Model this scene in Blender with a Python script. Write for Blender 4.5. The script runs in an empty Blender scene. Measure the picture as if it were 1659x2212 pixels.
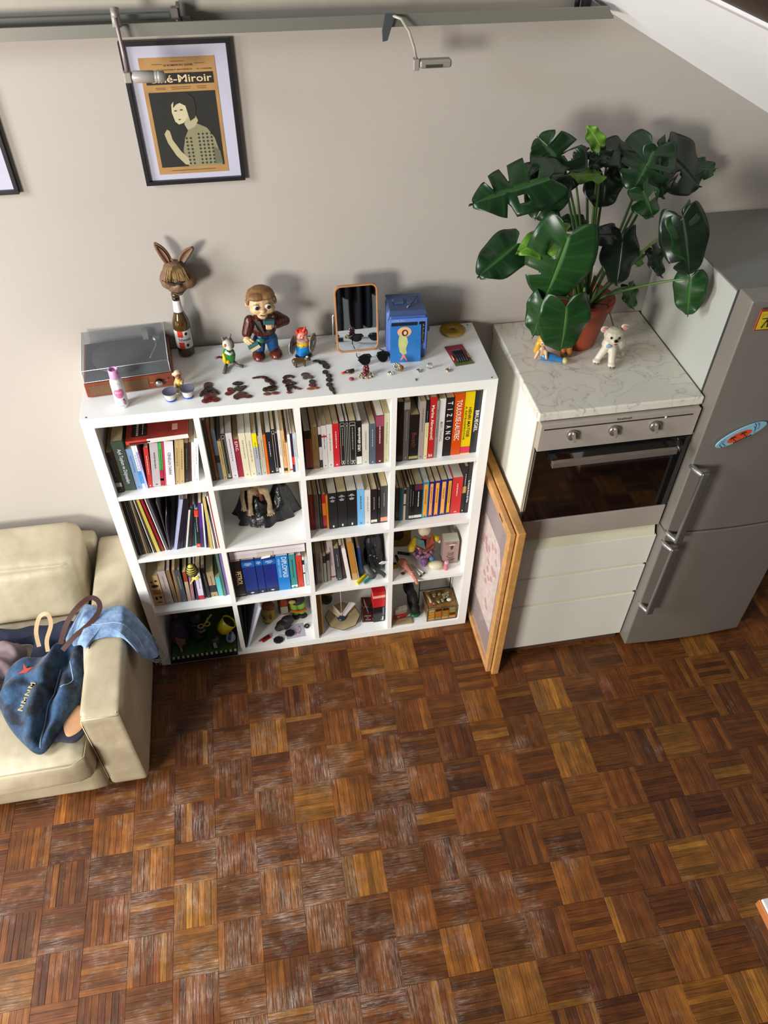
import bpy, math, random
from math import sin, cos, pi, radians as rad
from mathutils import Vector, Matrix, Euler
random.seed(7)
scn = bpy.context.scene
COL = scn.collection
# ---------------------------------------------------------------- camera
cd = bpy.data.cameras.new('camera'); cam = bpy.data.objects.new('camera', cd); COL.objects.link(cam)
cam.location = (0.64407, -2.24395, 3.16266)
cam.rotation_euler = (0.7812263, -0.0088067, -0.1756474)
cd.sensor_fit = 'VERTICAL'; cd.sensor_height = 36.0; cd.sensor_width = 27.0
cd.lens = 36.0 * 1684.714 / 2212.0
cd.clip_start = 0.05; cd.clip_end = 60
scn.camera = cam
# ---------------------------------------------------------------- world + window light
w = bpy.data.worlds.new('room_light'); scn.world = w; w.use_nodes = True
w.node_tree.nodes['Background'].inputs[0].default_value = (0.92, 0.97, 0.95, 1)
w.node_tree.nodes['Background'].inputs[1].default_value = 0.155
def area(name, loc, target, sx, sy, power, col):
    l = bpy.data.lights.new(name, 'AREA'); l.shape = 'RECTANGLE'; l.size = sx; l.size_y = sy
    l.energy = power; l.color = col
    o = bpy.data.objects.new(name, l); COL.objects.link(o); o.location = loc
    d = Vector(target) - Vector(loc); o.rotation_euler = d.to_track_quat('-Z', 'Y').to_euler()
    return o
area('window_light_side', (-3.1, -1.3, 2.5), (1.0, .2, 1.3), 1.0, 1.0, 92, (1.0, 0.90, 0.83))
area('window_light_side_sky', (-3.0, -1.3, 3.6), (1.0, .1, 0.4), 1.1, 1.0, 150, (0.80, 0.89, 1.0))
area('window_light_front', (-2.7, -3.7, 2.15), (1.0, .1, 1.0), 1.1, 1.2, 285, (1.0, 0.97, 0.90))
scn.view_settings.view_transform = 'Standard'; scn.view_settings.look = 'None'
scn.view_settings.gamma = 1.0; scn.view_settings.use_curve_mapping = False
scn.view_settings.exposure = -0.1

# ---------------------------------------------------------------- helpers
def lin(h):
    if not isinstance(h, str): return tuple(h)
    if len(h) == 3: h = ''.join(c*2 for c in h)
    r = []
    for i in (0, 2, 4):
        c = int(h[i:i+2], 16)/255
        r.append(c/12.92 if c <= .04045 else ((c+.055)/1.055)**2.4)
    return tuple(r)
MC = {}
def mat(col, rough=.5, metal=0., noise=0., nscale=30., bump=0., bscale=200., alpha=1., trans=0., coat=0., name=None, sheen=0., spec=None, ior=None):
    key = (str(col), rough, metal, noise, nscale, bump, bscale, alpha, trans, coat, sheen, spec, ior)
    if key in MC: return MC[key]
    m = bpy.data.materials.new(name or ('paint_' + str(len(MC)))); m.use_nodes = True
    nt = m.node_tree; b = nt.nodes['Principled BSDF']; c = lin(col)
    b.inputs['Base Color'].default_value = (*c, 1); b.inputs['Roughness'].default_value = rough
    b.inputs['Metallic'].default_value = metal; b.inputs['Alpha'].default_value = alpha
    b.inputs['Transmission Weight'].default_value = trans; b.inputs['Coat Weight'].default_value = coat
    if sheen: b.inputs['Sheen Weight'].default_value = sheen
    if spec is not None: b.inputs['Specular IOR Level'].default_value = spec
    if ior: b.inputs['IOR'].default_value = ior
    if noise or bump:
        tc = nt.nodes.new('ShaderNodeNewGeometry')
    if noise:
        n = nt.nodes.new('ShaderNodeTexNoise'); n.inputs['Scale'].default_value = nscale; n.inputs['Detail'].default_value = 5
        nt.links.new(tc.outputs['Position'], n.inputs['Vector'])
        mr = nt.nodes.new('ShaderNodeMapRange'); mr.inputs[3].default_value = 1-noise; mr.inputs[4].default_value = 1+noise
        mr.inputs[1].default_value = .25; mr.inputs[2].default_value = .75
        nt.links.new(n.outputs[0], mr.inputs[0])
        mx = nt.nodes.new('ShaderNodeVectorMath'); mx.operation = 'SCALE'; mx.inputs[0].default_value = c
        nt.links.new(mr.outputs[0], mx.inputs['Scale']); nt.links.new(mx.outputs[0], b.inputs['Base Color'])
    if bump:
        n2 = nt.nodes.new('ShaderNodeTexNoise'); n2.inputs['Scale'].default_value = bscale; n2.inputs['Detail'].default_value = 3
        nt.links.new(tc.outputs['Position'], n2.inputs['Vector'])
        bp = nt.nodes.new('ShaderNodeBump'); bp.inputs['Strength'].default_value = bump; bp.inputs['Distance'].default_value = .004
        nt.links.new(n2.outputs[0], bp.inputs['Height']); nt.links.new(bp.outputs[0], b.inputs['Normal'])
    MC[key] = m
    return m

class G:
    """collects faces; build() links them as ONE mesh object"""
    def __init__(s): s.v = []; s.f = []; s.sm = []; s.mi = []; s.m = 0
    def add(s, vs, fs, smooth=False, M=None):
        o = len(s.v)
        for p in vs:
            p = Vector(p)
            s.v.append(M @ p if M is not None else p)
        for f in fs: s.f.append(tuple(i+o for i in f)); s.sm.append(smooth); s.mi.append(s.m)
        return s
    def box(s, x0, x1, y0, y1, z0, z1, M=None):
        return s.add([(x0,y0,z0),(x1,y0,z0),(x1,y1,z0),(x0,y1,z0),(x0,y0,z1),(x1,y0,z1),(x1,y1,z1),(x0,y1,z1)],
            [(0,3,2,1),(4,5,6,7),(0,1,5,4),(1,2,6,5),(2,3,7,6),(3,0,4,7)], False, M)
    def lathe(s, prof, n=24, M=None, smooth=True):
        vs = []; fs = []
        for r, z in prof:
            for i in range(n): a = 2*pi*i/n; vs.append((r*cos(a), r*sin(a), z))
        for j in range(len(prof)-1):
            for i in range(n):
                k = (i+1) % n; fs.append((j*n+i, j*n+k, (j+1)*n+k, (j+1)*n+i))
        if prof[0][0] > 1e-6: fs.append(tuple(range(n-1, -1, -1)))
        if prof[-1][0] > 1e-6: fs.append(tuple((len(prof)-1)*n+i for i in range(n)))
        return s.add(vs, fs, smooth, M)
    def cyl(s, p0, p1, r0, r1=None, n=12, smooth=True):
        r1 = r0 if r1 is None else r1; p0 = Vector(p0); p1 = Vector(p1); d = p1-p0
        M = Matrix.Translation(p0) @ d.to_track_quat('Z', 'Y').to_matrix().to_4x4()
        return s.lathe([(r0, 0), (r1, d.length)], n, M, smooth)
    def tube(s, pts, r, n=8, flat=1.0, up=None):
        pts = [Vector(p) for p in pts]; N = len(pts); vs = []; fs = []
        rr = r if callable(r) else (lambda t: r)
        ref = Vector(up) if up else Vector((0.12, .3, 1)).normalized()
        for i, p in enumerate(pts):
            t = (pts[min(i+1, N-1)] - pts[max(i-1, 0)]).normalized()
            a = t.cross(ref)
            if a.length < 1e-4: a = t.cross(Vector((1, 0, 0)))
            a.normalize(); b = a.cross(t); R = rr(i/(N-1))
            for k in range(n): an = 2*pi*k/n; vs.append(p + a*cos(an)*R + b*sin(an)*R*flat)
        for i in range(N-1):
            for k in range(n): q = (k+1) % n; fs.append((i*n+k, i*n+q, (i+1)*n+q, (i+1)*n+k))
        fs.append(tuple(range(n-1, -1, -1))); fs.append(tuple((N-1)*n+k for k in range(n)))
        return s.add(vs, fs, True)
    def ball(s, c, r, n=14, M=None, rot=None):
        if not hasattr(r, '__len__'): r = (r, r, r)
        vs = [(0, 0, 1)]; fs = []; h = n//2
        for j in range(1, h):
            t = pi*j/h
            for i in range(n): a = 2*pi*i/n; vs.append((sin(t)*cos(a), sin(t)*sin(a), cos(t)))
        vs.append((0, 0, -1)); L = len(vs)-1
        for i in range(n):
            k = (i+1) % n; fs.append((0, 1+i, 1+k)); fs.append((L, 1+(h-2)*n+k, 1+(h-2)*n+i))
            for j in range(h-2): fs.append((1+j*n+i, 1+(j+1)*n+i, 1+(j+1)*n+k, 1+j*n+k))
        T = Matrix.Translation(c) @ (Euler(rot).to_matrix().to_4x4() if rot else Matrix()) @ Matrix.Diagonal((*r, 1))
        return s.add(vs, fs, True, (M @ T) if M is not None else T)
    def cap(s, p0, p1, r0, r1=None, n=10):
        r1 = r0 if r1 is None else r1
        s.cyl(p0, p1, r0, r1, n); s.ball(p0, r0, n); s.ball(p1, r1, n); return s
    def prism(s, poly, z0, z1, M=None):
        n = len(poly)
        vs = [(x, y, z0) for x, y in poly] + [(x, y, z1) for x, y in poly]
        fs = [tuple(range(n-1, -1, -1)), tuple(range(n, 2*n))] + [(i, (i+1) % n, n+(i+1) % n, n+i) for i in range(n)]
        return s.add(vs, fs, False, M)
    def grid(s, fn, nu, nv, smooth=True, skip=None):
        vs = [fn(i/nu, j/nv) for j in range(nv+1) for i in range(nu+1)]; fs = []
        for j in range(nv):
            for i in range(nu):
                if skip and skip(i, j): continue
                a = j*(nu+1)+i; fs.append((a, a+1, a+nu+2, a+nu+1))
        return s.add(vs, fs, smooth)
    def build(s, name, m, parent=None, bev=0, seg=2, sub=0, solid=0, vox=0, loc=None, rot=None, smooth=None):
        me = bpy.data.meshes.new(name); me.from_pydata([tuple(v) for v in s.v], [], s.f)
        ms = m if isinstance(m, (list, tuple)) else [m]
        for x in ms: me.materials.append(x)
        me.polygons.foreach_set('use_smooth', [bool(q) if smooth is None else smooth for q in s.sm])
        if len(ms) > 1: me.polygons.foreach_set('material_index', s.mi)
        me.update()
        o = bpy.data.objects.new(name, me); COL.objects.link(o)
        if parent: o.parent = parent
        if loc: o.location = loc
        if rot: o.rotation_euler = rot
        if solid:
            d = o.modifiers.new('s', 'SOLIDIFY'); d.thickness = solid; d.offset = 0
        if vox:
            d = o.modifiers.new('r', 'REMESH'); d.mode = 'VOXEL'; d.voxel_size = vox; d.use_smooth_shade = True
            d = o.modifiers.new('sm', 'SMOOTH'); d.iterations = 3; d.factor = .5
        if bev:
            d = o.modifiers.new('b', 'BEVEL'); d.width = bev; d.segments = seg; d.limit_method = 'ANGLE'; d.angle_limit = rad(35)
            me.polygons.foreach_set('use_smooth', [True]*len(me.polygons))
            d.harden_normals = True
        if sub:
            d = o.modifiers.new('u', 'SUBSURF'); d.levels = sub; d.render_levels = sub
        return o
def empty(name, loc=(0,0,0), rot=(0,0,0)):
    o = bpy.data.objects.new(name, None); COL.objects.link(o); o.location = loc; o.rotation_euler = rot; o.empty_display_size = .02
    return o
def tag(o, label=None, cat=None, group=None, kind=None):
    if label: o['label'] = label
    if cat: o['category'] = cat
    if group: o['group'] = group
    if kind: o['kind'] = kind
    return o
def thing(name, label, cat, loc=(0,0,0), rot=(0,0,0), group=None):
    return tag(empty(name, loc, rot), label, cat, group)
FC = {}
def text_mesh(s):
    """outline of a short string as flat mesh data, lower-left at origin, with its size"""
    if s in FC: return FC[s]
    c = bpy.data.curves.new('t', 'FONT'); c.body = s; c.resolution_u = 2; c.size = 1; c.offset = .012
    o = bpy.data.objects.new('t', c); COL.objects.link(o)
    bpy.context.view_layer.update()
    me = bpy.data.meshes.new_from_object(o.evaluated_get(bpy.context.evaluated_depsgraph_get()))
    vs = [v.co.copy() for v in me.vertices]; fs = [tuple(p.vertices) for p in me.polygons]
    bpy.data.objects.remove(o); bpy.data.curves.remove(c); bpy.data.meshes.remove(me)
    x0 = min(v.x for v in vs); x1 = max(v.x for v in vs); y0 = min(v.y for v in vs); y1 = max(v.y for v in vs)
    vs = [Vector((v.x-x0, v.y-y0, 0)) for v in vs]
    FC[s] = (vs, fs, x1-x0, y1-y0)
    return FC[s]
def put_text(g, s, M, length, height, cyl=None):
    """adds lettering to g, fitted to length x height, centred, drawn in M's xy plane"""
    vs, fs, lx, ly = text_mesh(s)
    out = []
    for v in vs:
        x = (v.x/lx-.5)*length; y = (v.y/ly-.5)*height
        if cyl: a = x/cyl; p = Vector((cyl*sin(a), y, cyl*cos(a)-cyl))
        else: p = Vector((x, y, 0))
        out.append(M @ p)
    g.add(out, fs); return g
FRONT = Matrix.Rotation(pi/2, 4, 'X')        # xy plane -> xz plane facing -y
def at_front(x, y, z, spin=0): return Matrix.Translation((x, y, z)) @ FRONT @ Matrix.Rotation(spin, 4, 'Z')
# ================================================================ ROOM
WALL_Y = 0.40
def wood_floor_mat():
    m = bpy.data.materials.new('parquet'); m.use_nodes = True; nt = m.node_tree; N = nt.nodes; L = nt.links
    b = N['Principled BSDF']; geo = N.new('ShaderNodeNewGeometry')
    at = N.new('ShaderNodeAttribute'); at.attribute_name = 'col'; ad = N.new('ShaderNodeAttribute'); ad.attribute_name = 'grain'
    def scaled(v):
        s = N.new('ShaderNodeVectorMath'); s.operation = 'MULTIPLY'; s.inputs[1].default_value = v; L.new(geo.outputs['Position'], s.inputs[0]); return s
    a = scaled((9, 150, 1)); c = scaled((150, 9, 1))
    mx = N.new('ShaderNodeMix'); mx.data_type = 'VECTOR'; L.new(ad.outputs['Fac'], mx.inputs[0]); L.new(a.outputs[0], mx.inputs[4]); L.new(c.outputs[0], mx.inputs[5])
    n = N.new('ShaderNodeTexNoise'); n.inputs['Scale'].default_value = 1; n.inputs['Detail'].default_value = 4; L.new(mx.outputs[1], n.inputs['Vector'])
    mr = N.new('ShaderNodeMapRange'); mr.inputs[1].default_value = .3; mr.inputs[2].default_value = .7; mr.inputs[3].default_value = .62; mr.inputs[4].default_value = 1.42; L.new(n.outputs[0], mr.inputs[0])
    sc = N.new('ShaderNodeVectorMath'); sc.operation = 'SCALE'; L.new(at.outputs['Color'], sc.inputs[0]); L.new(mr.outputs[0], sc.inputs['Scale'])
    # worn whitish scuffs, strongest where people walk
    p = N.new('ShaderNodeTexNoise'); p.inputs['Scale'].default_value = 5.5; p.inputs['Detail'].default_value = 6; p.inputs['Roughness'].default_value = .7; L.new(geo.outputs['Position'], p.inputs['Vector'])
    dist = N.new('ShaderNodeVectorMath'); dist.operation = 'DISTANCE'; dist.inputs[1].default_value = (0.45, -1.15, 0); L.new(geo.outputs['Position'], dist.inputs[0])
    dm = N.new('ShaderNodeMapRange'); dm.inputs[1].default_value = .3; dm.inputs[2].default_value = 1.5; dm.inputs[3].default_value = .11; dm.inputs[4].default_value = -.06; L.new(dist.outputs['Value'], dm.inputs[0])
    ad2 = N.new('ShaderNodeMath'); ad2.operation = 'ADD'; L.new(p.outputs[0], ad2.inputs[0]); L.new(dm.outputs[0], ad2.inputs[1])
    pr = N.new('ShaderNodeMapRange'); pr.inputs[1].default_value = .54; pr.inputs[2].default_value = .70; L.new(ad2.outputs[0], pr.inputs[0])
    q = N.new('ShaderNodeTexNoise'); q.inputs['Scale'].default_value = 1.6; q.inputs['Detail'].default_value = 5; q.inputs['Roughness'].default_value = .75; L.new(mx.outputs[1], q.inputs['Vector'])
    qr = N.new('ShaderNodeMapRange'); qr.inputs[1].default_value = .46; qr.inputs[2].default_value = .66; L.new(q.outputs[0], qr.inputs[0])
    mu = N.new('ShaderNodeMath'); mu.operation = 'MULTIPLY'; L.new(pr.outputs[0], mu.inputs[0]); L.new(qr.outputs[0], mu.inputs[1])
    m2 = N.new('ShaderNodeMath'); m2.operation = 'MULTIPLY'; m2.inputs[1].default_value = .72; L.new(mu.outputs[0], m2.inputs[0])
    cm = N.new('ShaderNodeMix'); cm.data_type = 'RGBA'; L.new(m2.outputs[0], cm.inputs[0]); L.new(sc.outputs[0], cm.inputs[6]); cm.inputs[7].default_value = (.47, .40, .34, 1)
    bl = N.new('ShaderNodeTexNoise'); bl.inputs['Scale'].default_value = 17; bl.inputs['Detail'].default_value = 5; L.new(geo.outputs['Position'], bl.inputs['Vector'])
    br = N.new('ShaderNodeMapRange'); br.inputs[1].default_value = .3; br.inputs[2].default_value = .7; br.inputs[3].default_value = .74; br.inputs[4].default_value = 1.26; L.new(bl.outputs[0], br.inputs[0])
    bs = N.new('ShaderNodeVectorMath'); bs.operation = 'SCALE'; L.new(cm.outputs[2], bs.inputs[0]); L.new(br.outputs[0], bs.inputs['Scale']); L.new(bs.outputs[0], b.inputs['Base Color'])
    rr = N.new('ShaderNodeMapRange'); rr.inputs[3].default_value = .33; rr.inputs[4].default_value = .6; L.new(p.outputs[0], rr.inputs[0]); L.new(rr.outputs[0], b.inputs['Roughness'])
    bp = N.new('ShaderNodeBump'); bp.inputs['Strength'].default_value = .25; bp.inputs['Distance'].default_value = .002; L.new(n.outputs[0], bp.inputs['Height']); L.new(bp.outputs[0], b.inputs['Normal'])
    b.inputs['Specular IOR Level'].default_value = .45
    return m
PARQ = wood_floor_mat()
def build_floor():
    fl = tag(empty('floor', (0, 0, 0)), kind='structure')
    g = G(); g.box(-3.2, 4.2, -4.2, WALL_Y, -.05, -.004); g.build('subfloor', mat('1c0f08', .8), fl)
    P = .1625; X0 = .552; Y0 = -.054
    pal = ['7c4218','8a4c1a','9c5c22','6c3814','84491c','aa6a26','5a2e12','c08230','7e4820','90561f','704018','623a1c']
    wt = [9, 9, 7, 7, 8, 4, 4, 1.6, 8, 7, 7, 4]
    strips = []
    for i in range(-22, 23):
        for j in range(-3, 26):
            x0 = X0+i*P; y1 = Y0-j*P; y0 = y1-P
            if x0 < -3.2 or x0+P > 4.1 or y0 < -4.1: continue
            vert = (i+j) % 2 != 0
            r = random.Random(i*977+j*31+5); n = 7
            base = r.random()
            for k in range(n):
                c = lin(r.choices(pal, wt)[0]); tb = lin(pal[int(base*len(pal))]); mixf = .40
                c = tuple(a*(1-mixf)+b2*mixf for a, b2 in zip(c, tb))
                q = r.uniform(.84, 1.16)*(.62 if vert else .48); c = tuple(a*q for a in c)  # chatoyance put into the colour: strips along y come out lighter
                d = P/n; z = r.uniform(-.0009, .0006)
                if vert: R = (x0+k*d, x0+(k+1)*d, y0, y1)
                else: R = (x0, x0+P, y0+k*d, y0+(k+1)*d)
                if R[3] > WALL_Y: R = (R[0], R[1], R[2], WALL_Y)
                if R[3]-R[2] < .004: continue
                strips.append((R, c, 1.0 if vert else 0.0, z))
    cm = cam.matrix_basis.inverted(); f = 1684.714
    def vis(R):
        p = cm @ Vector(((R[0]+R[1])/2, (R[2]+R[3])/2, 0)); u = 829.5+f*p.x/-p.z; v = 1106-f*p.y/-p.z
        return (10 < u < 1650 and 10 < v < 2205), -p.z
    ranked = sorted(range(len(strips)), key=lambda q: (not vis(strips[q][0])[0], vis(strips[q][0])[1]))
    single = set(ranked[:300])
    def emit(g, cols, gr, S):
        (x0, x1, y0, y1), c, v, z = S; e = .0003; b = .0007
        # top with chamfered edge
        vs = [(x0+e,y0+e,-.004),(x1-e,y0+e,-.004),(x1-e,y1-e,-.004),(x0+e,y1-e,-.004),
              (x0+e,y0+e,z-.0006),(x1-e,y0+e,z-.0006),(x1-e,y1-e,z-.0006),(x0+e,y1-e,z-.0006),
              (x0+e+b,y0+e+b,z),(x1-e-b,y0+e+b,z),(x1-e-b,y1-e-b,z),(x0+e+b,y1-e-b,z)]
        fs = [(0,1,5,4),(1,2,6,5),(2,3,7,6),(3,0,4,7),(4,5,9,8),(5,6,10,9),(6,7,11,10),(7,4,8,11),(8,9,10,11)]
        g.add(vs, fs); cols += [(*c, 1)]*12; gr += [v]*12
    def done(o, cols, gr):
        a = o.data.attributes.new('col', 'FLOAT_COLOR', 'POINT'); a.data.foreach_set('color', [q for c in cols for q in c])
        a = o.data.attributes.new('grain', 'FLOAT', 'POINT'); a.data.foreach_set('value', gr)
    big = G(); bc = []; bg = []
    for q, S in enumerate(strips):
        if q in single:
            g = G(); c = []; r_ = []; emit(g, c, r_, S); o = g.build('parquet_strip', PARQ, fl); done(o, c, r_)
        else: emit(big, bc, bg, S)
    o = big.build('parquet_strips', PARQ, fl); done(o, bc, bg); o['kind'] = 'stuff'
build_floor()
WALLM = mat((.415, .376, .334), .85, noise=.03, nscale=3, bump=.12, bscale=350, name='wall_paint')
def build_room():
    g = G(); g.box(-3.4, 4.4, WALL_Y, WALL_Y+.1, -.05, 4.6); tag(g.build('wall_back', WALLM), kind='structure')
    # sloping plasterboard ceiling, meets the wall along a line falling to the right
    P0 = Vector((1.857, WALL_Y, 2.53)); a = Vector((.632, 0, -.312)).normalized(); b = Vector((0, -1, .27)).normalized()
    n = a.cross(b).normalized()
    if n.z < 0: n = -n
    def pt(s, t, h=0): return P0 + a*s + b*t + n*h
    def slab(s0, s1, T0, T1, h0, h1):
        g = G(); E = [(s0, T0(s0)), (s1, T0(s1)), (s1, T1(s1)), (s0, T1(s0))]
        return g.add([pt(s, t, h) for h in (h0, h1) for s, t in E], [(0,3,2,1),(4,5,6,7),(0,1,5,4),(1,2,6,5),(2,3,7,6),(3,0,4,7)])
    WHT = mat('f2f3f2', .8, noise=.02, nscale=6, name='white_plaster')
    T = lambda s: .597+.45*s
    tag(slab(-.9, 2.4, lambda s: 0, T, 0, .008).build('ceiling', WHT), kind='structure')
    tag(slab(-.9, 2.4, lambda s: T(s)-.006, lambda s: T(s)-.003, -.004, -.0003).build('trim_1', mat('b8aeb0', .6)), kind='structure')
    tag(slab(-.9, 2.4, lambda s: T(s)+.0005, lambda s: T(s)+.9, .008, .12).build('trim_2', mat('3a2a1e', .6, noise=.35, nscale=14, name='dark_rafter_wood')), kind='structure')
build_room()
def build_beam():
    st = mat('8c8478', .5, .3, noise=.05, nscale=20, name='beam_grey'); st2 = mat('a59c8e', .6, .1, noise=.04)
    t = thing('steel_channel_beam', 'long grey metal channel running along the wall above the pictures', 'beam', (0, WALL_Y, 2.55))
    yf = -.11
    g = G(); g.add([(-3.2,yf,.0),(1.80,yf,.0),(1.80,yf+.008,.0),(-3.2,yf+.008,.0),(-3.2,yf,.032),(1.775,yf,.032),(1.775,yf+.008,.032),(-3.2,yf+.008,.032)],
        [(0,3,2,1),(4,5,6,7),(0,1,5,4),(1,2,6,5),(2,3,7,6),(3,0,4,7)]); g.build('front_lip', mat('7f7d74', .45, .4), t)
    g = G(); g.box(-3.2, 1.80, yf+.008, -.0005, .0, .006); g.build('bottom_flange', st, t)
    g = G(); g.box(-3.2, 1.74, -.012, -.0005, .006, .135); g.build('web', st2, t)
    g = G(); g.box(-3.2, 1.66, -.030, -.012, .118, .124); g.build('top_flange', st2, t)
    g = G(); g.box(-3.2, .50, -.072, -.052, .03, .046); g.box(-3.2, .50, -.09, -.05, .008, .018); g.build('cable_rail', mat('53544e', .5, .3), t)
    g = G(); g.box(.520, .528, -.075, -.02, .006, .062); g.box(.506, .524, -.080, -.05, .034, .058); g.cyl((.515,-.06,.022),(.555,-.06,.022),.013)
    g.build('rail_bracket', mat('6a625a', .5, .4), t)
    g = G(); g.cyl((1.70,-.05,.02),(1.70,-.05,.06),.008); g.box(1.72,1.735,-.07,-.03,.006,.05); g.build('end_bolt', mat('2c2024', .5, .4), t)
build_beam()
# ---------------------------------------------------------------- pictures
def picture(label, x0, x1, z0, z1, art):
    t = thing('framed_picture', label, 'picture', (x0, WALL_Y-.0005, z0)); W = x1-x0; H = z1-z0; D = -.018; fw = .0125
    g = G(); g.box(0,W,D,0,0,fw); g.box(0,W,D,0,H-fw,H); g.box(0,fw,D,0,fw,H-fw); g.box(W-fw,W,D,0,fw,H-fw)
    g.build('frame', mat('17151a', .4), t, bev=.0012)
    g = G(); g.box(fw,W-fw,-.006,-.001,fw,H-fw); g.build('mount_board', mat('c9c6d8', .9, noise=.03, nscale=8), t)
    art(t, W, H)
def art_main(t, W, H):
    y = -.0064
    px0, px1, pz0, pz1 = .047, W-.050, .030, H-.046
    g = G(); g.box(px0,px1,y-.0006,y+.0004,pz0,pz1); g.build('magazine_page', mat('b58a55', .85, noise=.14, nscale=18), t)
    y -= .001; cx_ = (px0+px1)/2; w_ = px1-px0; ink = mat('241f1c', .8)
    g = G(); g.box(px0+.012, px1-.010, y-.0003, y, pz1-.073, pz1-.042); g.build('title_band', ink, t)
    g = G(); put_text(g, 'Ciné-Miroir', at_front(cx_+.001, y-.0006, pz1-.0575), w_-.032, .021); g.build('title_lettering', mat('e0c79a', .8), t)
    g = G()
    for s, dx, dz, L, hh in (('LE ROMAN DU GOSSE', .002, -.021, .085, .0055), ('PEARLA  -  LE CONTINENT MYSTÉRIEUX  -  LE CORSAIRE', 0, -.033, w_-.022, .0045)):
        put_text(g, s, at_front(cx_+dx, y-.0003, pz1+dz), L, hh)
    for dx, dz, L in ((-.06,-.018,.03),(.065,-.018,.03),(0,-.011,.04),(-.06,-.082,.03),(0,-.081,.06),(.062,-.081,.03),(-.06,-.086,.028),(0,-.086,.055),(.062,-.086,.026),(0,-.336,.13)):
        if pz1+dz > pz0+.003: g.box(cx_+dx-L/2, cx_+dx+L/2, y-.0003, y, pz1+dz-.0006, pz1+dz+.0006)
    g.box(cx_-.07, cx_+.07, y-.0003, y, pz0+.010, pz0+.0115)
    g.build('small_print', mat('4a3826', .85), t)
    fx0, fx1, fz0, fz1 = px0+.012, px1-.011, pz0+.022, pz1-.094
    g = G(); g.box(fx0,fx1,y-.0004,y,fz0,fz1); g.build('photo_panel', mat('22211b', .7, noise=.2, nscale=14), t)
    FW = fx1-fx0; FH = fz1-fz0
    def P(poly, dy, name, c):
        g = G(); g.add([(fx0+a*FW, y-dy, fz0+b*FH) for a, b in poly], [tuple(range(len(poly)))]); g.build(name, mat(c, .75, noise=.06, nscale=60), t)
    # a generic portrait of a woman in a patterned blouse, head turned down to the left
    P([(.43,.0),(.97,.0),(.95,.18),(.90,.38),(.80,.52),(.66,.58),(.52,.52),(.44,.40),(.38,.22)], .0008, 'blouse', '8f8a68')
    P([(.50,.50),(.62,.54),(.68,.62),(.64,.72),(.52,.70),(.46,.58)], .0010, 'neck', 'b5ab86')
    P([(.30,.74),(.33,.62),(.38,.58),(.46,.60),(.54,.68),(.55,.80),(.47,.90),(.37,.90),(.31,.84)], .0013, 'face', 'cfc49c')
    P([(.33,.80),(.36,.92),(.44,.99),(.56,.99),(.66,.92),(.68,.78),(.64,.66),(.56,.62),(.54,.72),(.52,.82),(.44,.86),(.38,.84)], .0016, 'hair', '2a261e')
    P([(.13,.46),(.18,.52),(.22,.50),(.24,.38),(.34,.22),(.44,.12),(.46,.02),(.38,.03),(.26,.16),(.16,.34)], .0012, 'forearm', 'b9ae88')
    P([(.86,.26),(.96,.20),(.98,.02),(.86,.02)], .0012, 'glove', '6c6a58')
    g = G()
    for a in range(7):
        for b_ in range(9):
            u = .46+a*.065; v = .04+b_*.05
            if (a in (2,)) or u > .86 or (v > .42 and u < .6): continue
            g.add([(fx0+(u+p)*FW, y-.0014, fz0+(v+q)*FH) for p, q in ((0,-.018),(.02,0),(0,.018),(-.02,0))], [(0,1,2,3)])
    g.build('blouse_pattern', mat('35322a', .8), t)
    g = G()
    for u, v in ((.36,.76),(.45,.77)): g.add([(fx0+(u+.025*cos(k*pi/4))*FW, y-.0016, fz0+(v+.009*sin(k*pi/4))*FH) for k in range(8)], [tuple(range(8))])
    g.add([(fx0+(.40+.02*cos(k*pi/4))*FW, y-.0016, fz0+(.645+.008*sin(k*pi/4))*FH) for k in range(8)], [tuple(range(8))])
    g.build('eyes_and_mouth', mat('3a342a', .8), t)
    g = G(); g.box(.0125,W-.0125,-.0128,-.0118,.0125,H-.0125); g.build('glazing', GLASS, t)
def art_left(t, W, H):
    g = G(); g.box(.05, W-.041, -.0072, -.006, .065, H-.05); g.build('print', mat('5a6a8c', .8, noise=.25, nscale=12), t)
    g = G(); g.box(.0125,W-.0125,-.0128,-.0118,.0125,H-.0125); g.build('glazing', GLASS, t)
GLASS = mat('101010', .03, trans=0, alpha=.05, name='clear_pane', spec=.5)
picture('black framed vintage film magazine cover with a sepia portrait hanging under the beam', .338, .656, 2.103, 2.516, art_main)
picture('black framed print with white mount cut off at the left edge of the photo', -.375, -.057, 2.103, 2.516, art_left)
# ---------------------------------------------------------------- two clip lamps on the beam
LG = mat('9a938a', .45, .2, name='lamp_grey')
t = thing('picture_lamp', 'grey tubular picture lamp in front of the framed magazine cover', 'lamp', (.36, .27, 2.59))
g = G(); g.ball((0,0,.02), .010); g.cyl((0,0,-.01),(0,.02,.03),.012); g.build('clip', LG, t)
g = G(); g.tube([(0,0,.02),(.002,-.012,-.02),(.004,-.02,-.07),(.004,-.022,-.115)], .0055); g.build('arm', mat('8a7c7c', .4, .2), t)
g = G(); g.box(-.006,.014,-.036,-.006,-.14,-.113); g.build('joint', LG, t, bev=.003)
g = G(); M = Matrix.Translation((.012,-.022,-.127)) @ Matrix.Rotation(rad(92), 4, 'Y')
g.lathe([(.010,0),(.0155,.008),(.0155,.062),(.0145,.063),(.0145,.067),(.0155,.068),(.0145,.071),(.0145,.075),(.0155,.076),(.0145,.079),(.0150,.090),(.008,.094)], 20, M); g.build('lamp_head', mat('a39c96', .4, .1), t)
t = thing('picture_lamp', 'curved arm grey clip lamp hanging free right of the framed cover', 'lamp', (1.10, .28, 2.575))
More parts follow.
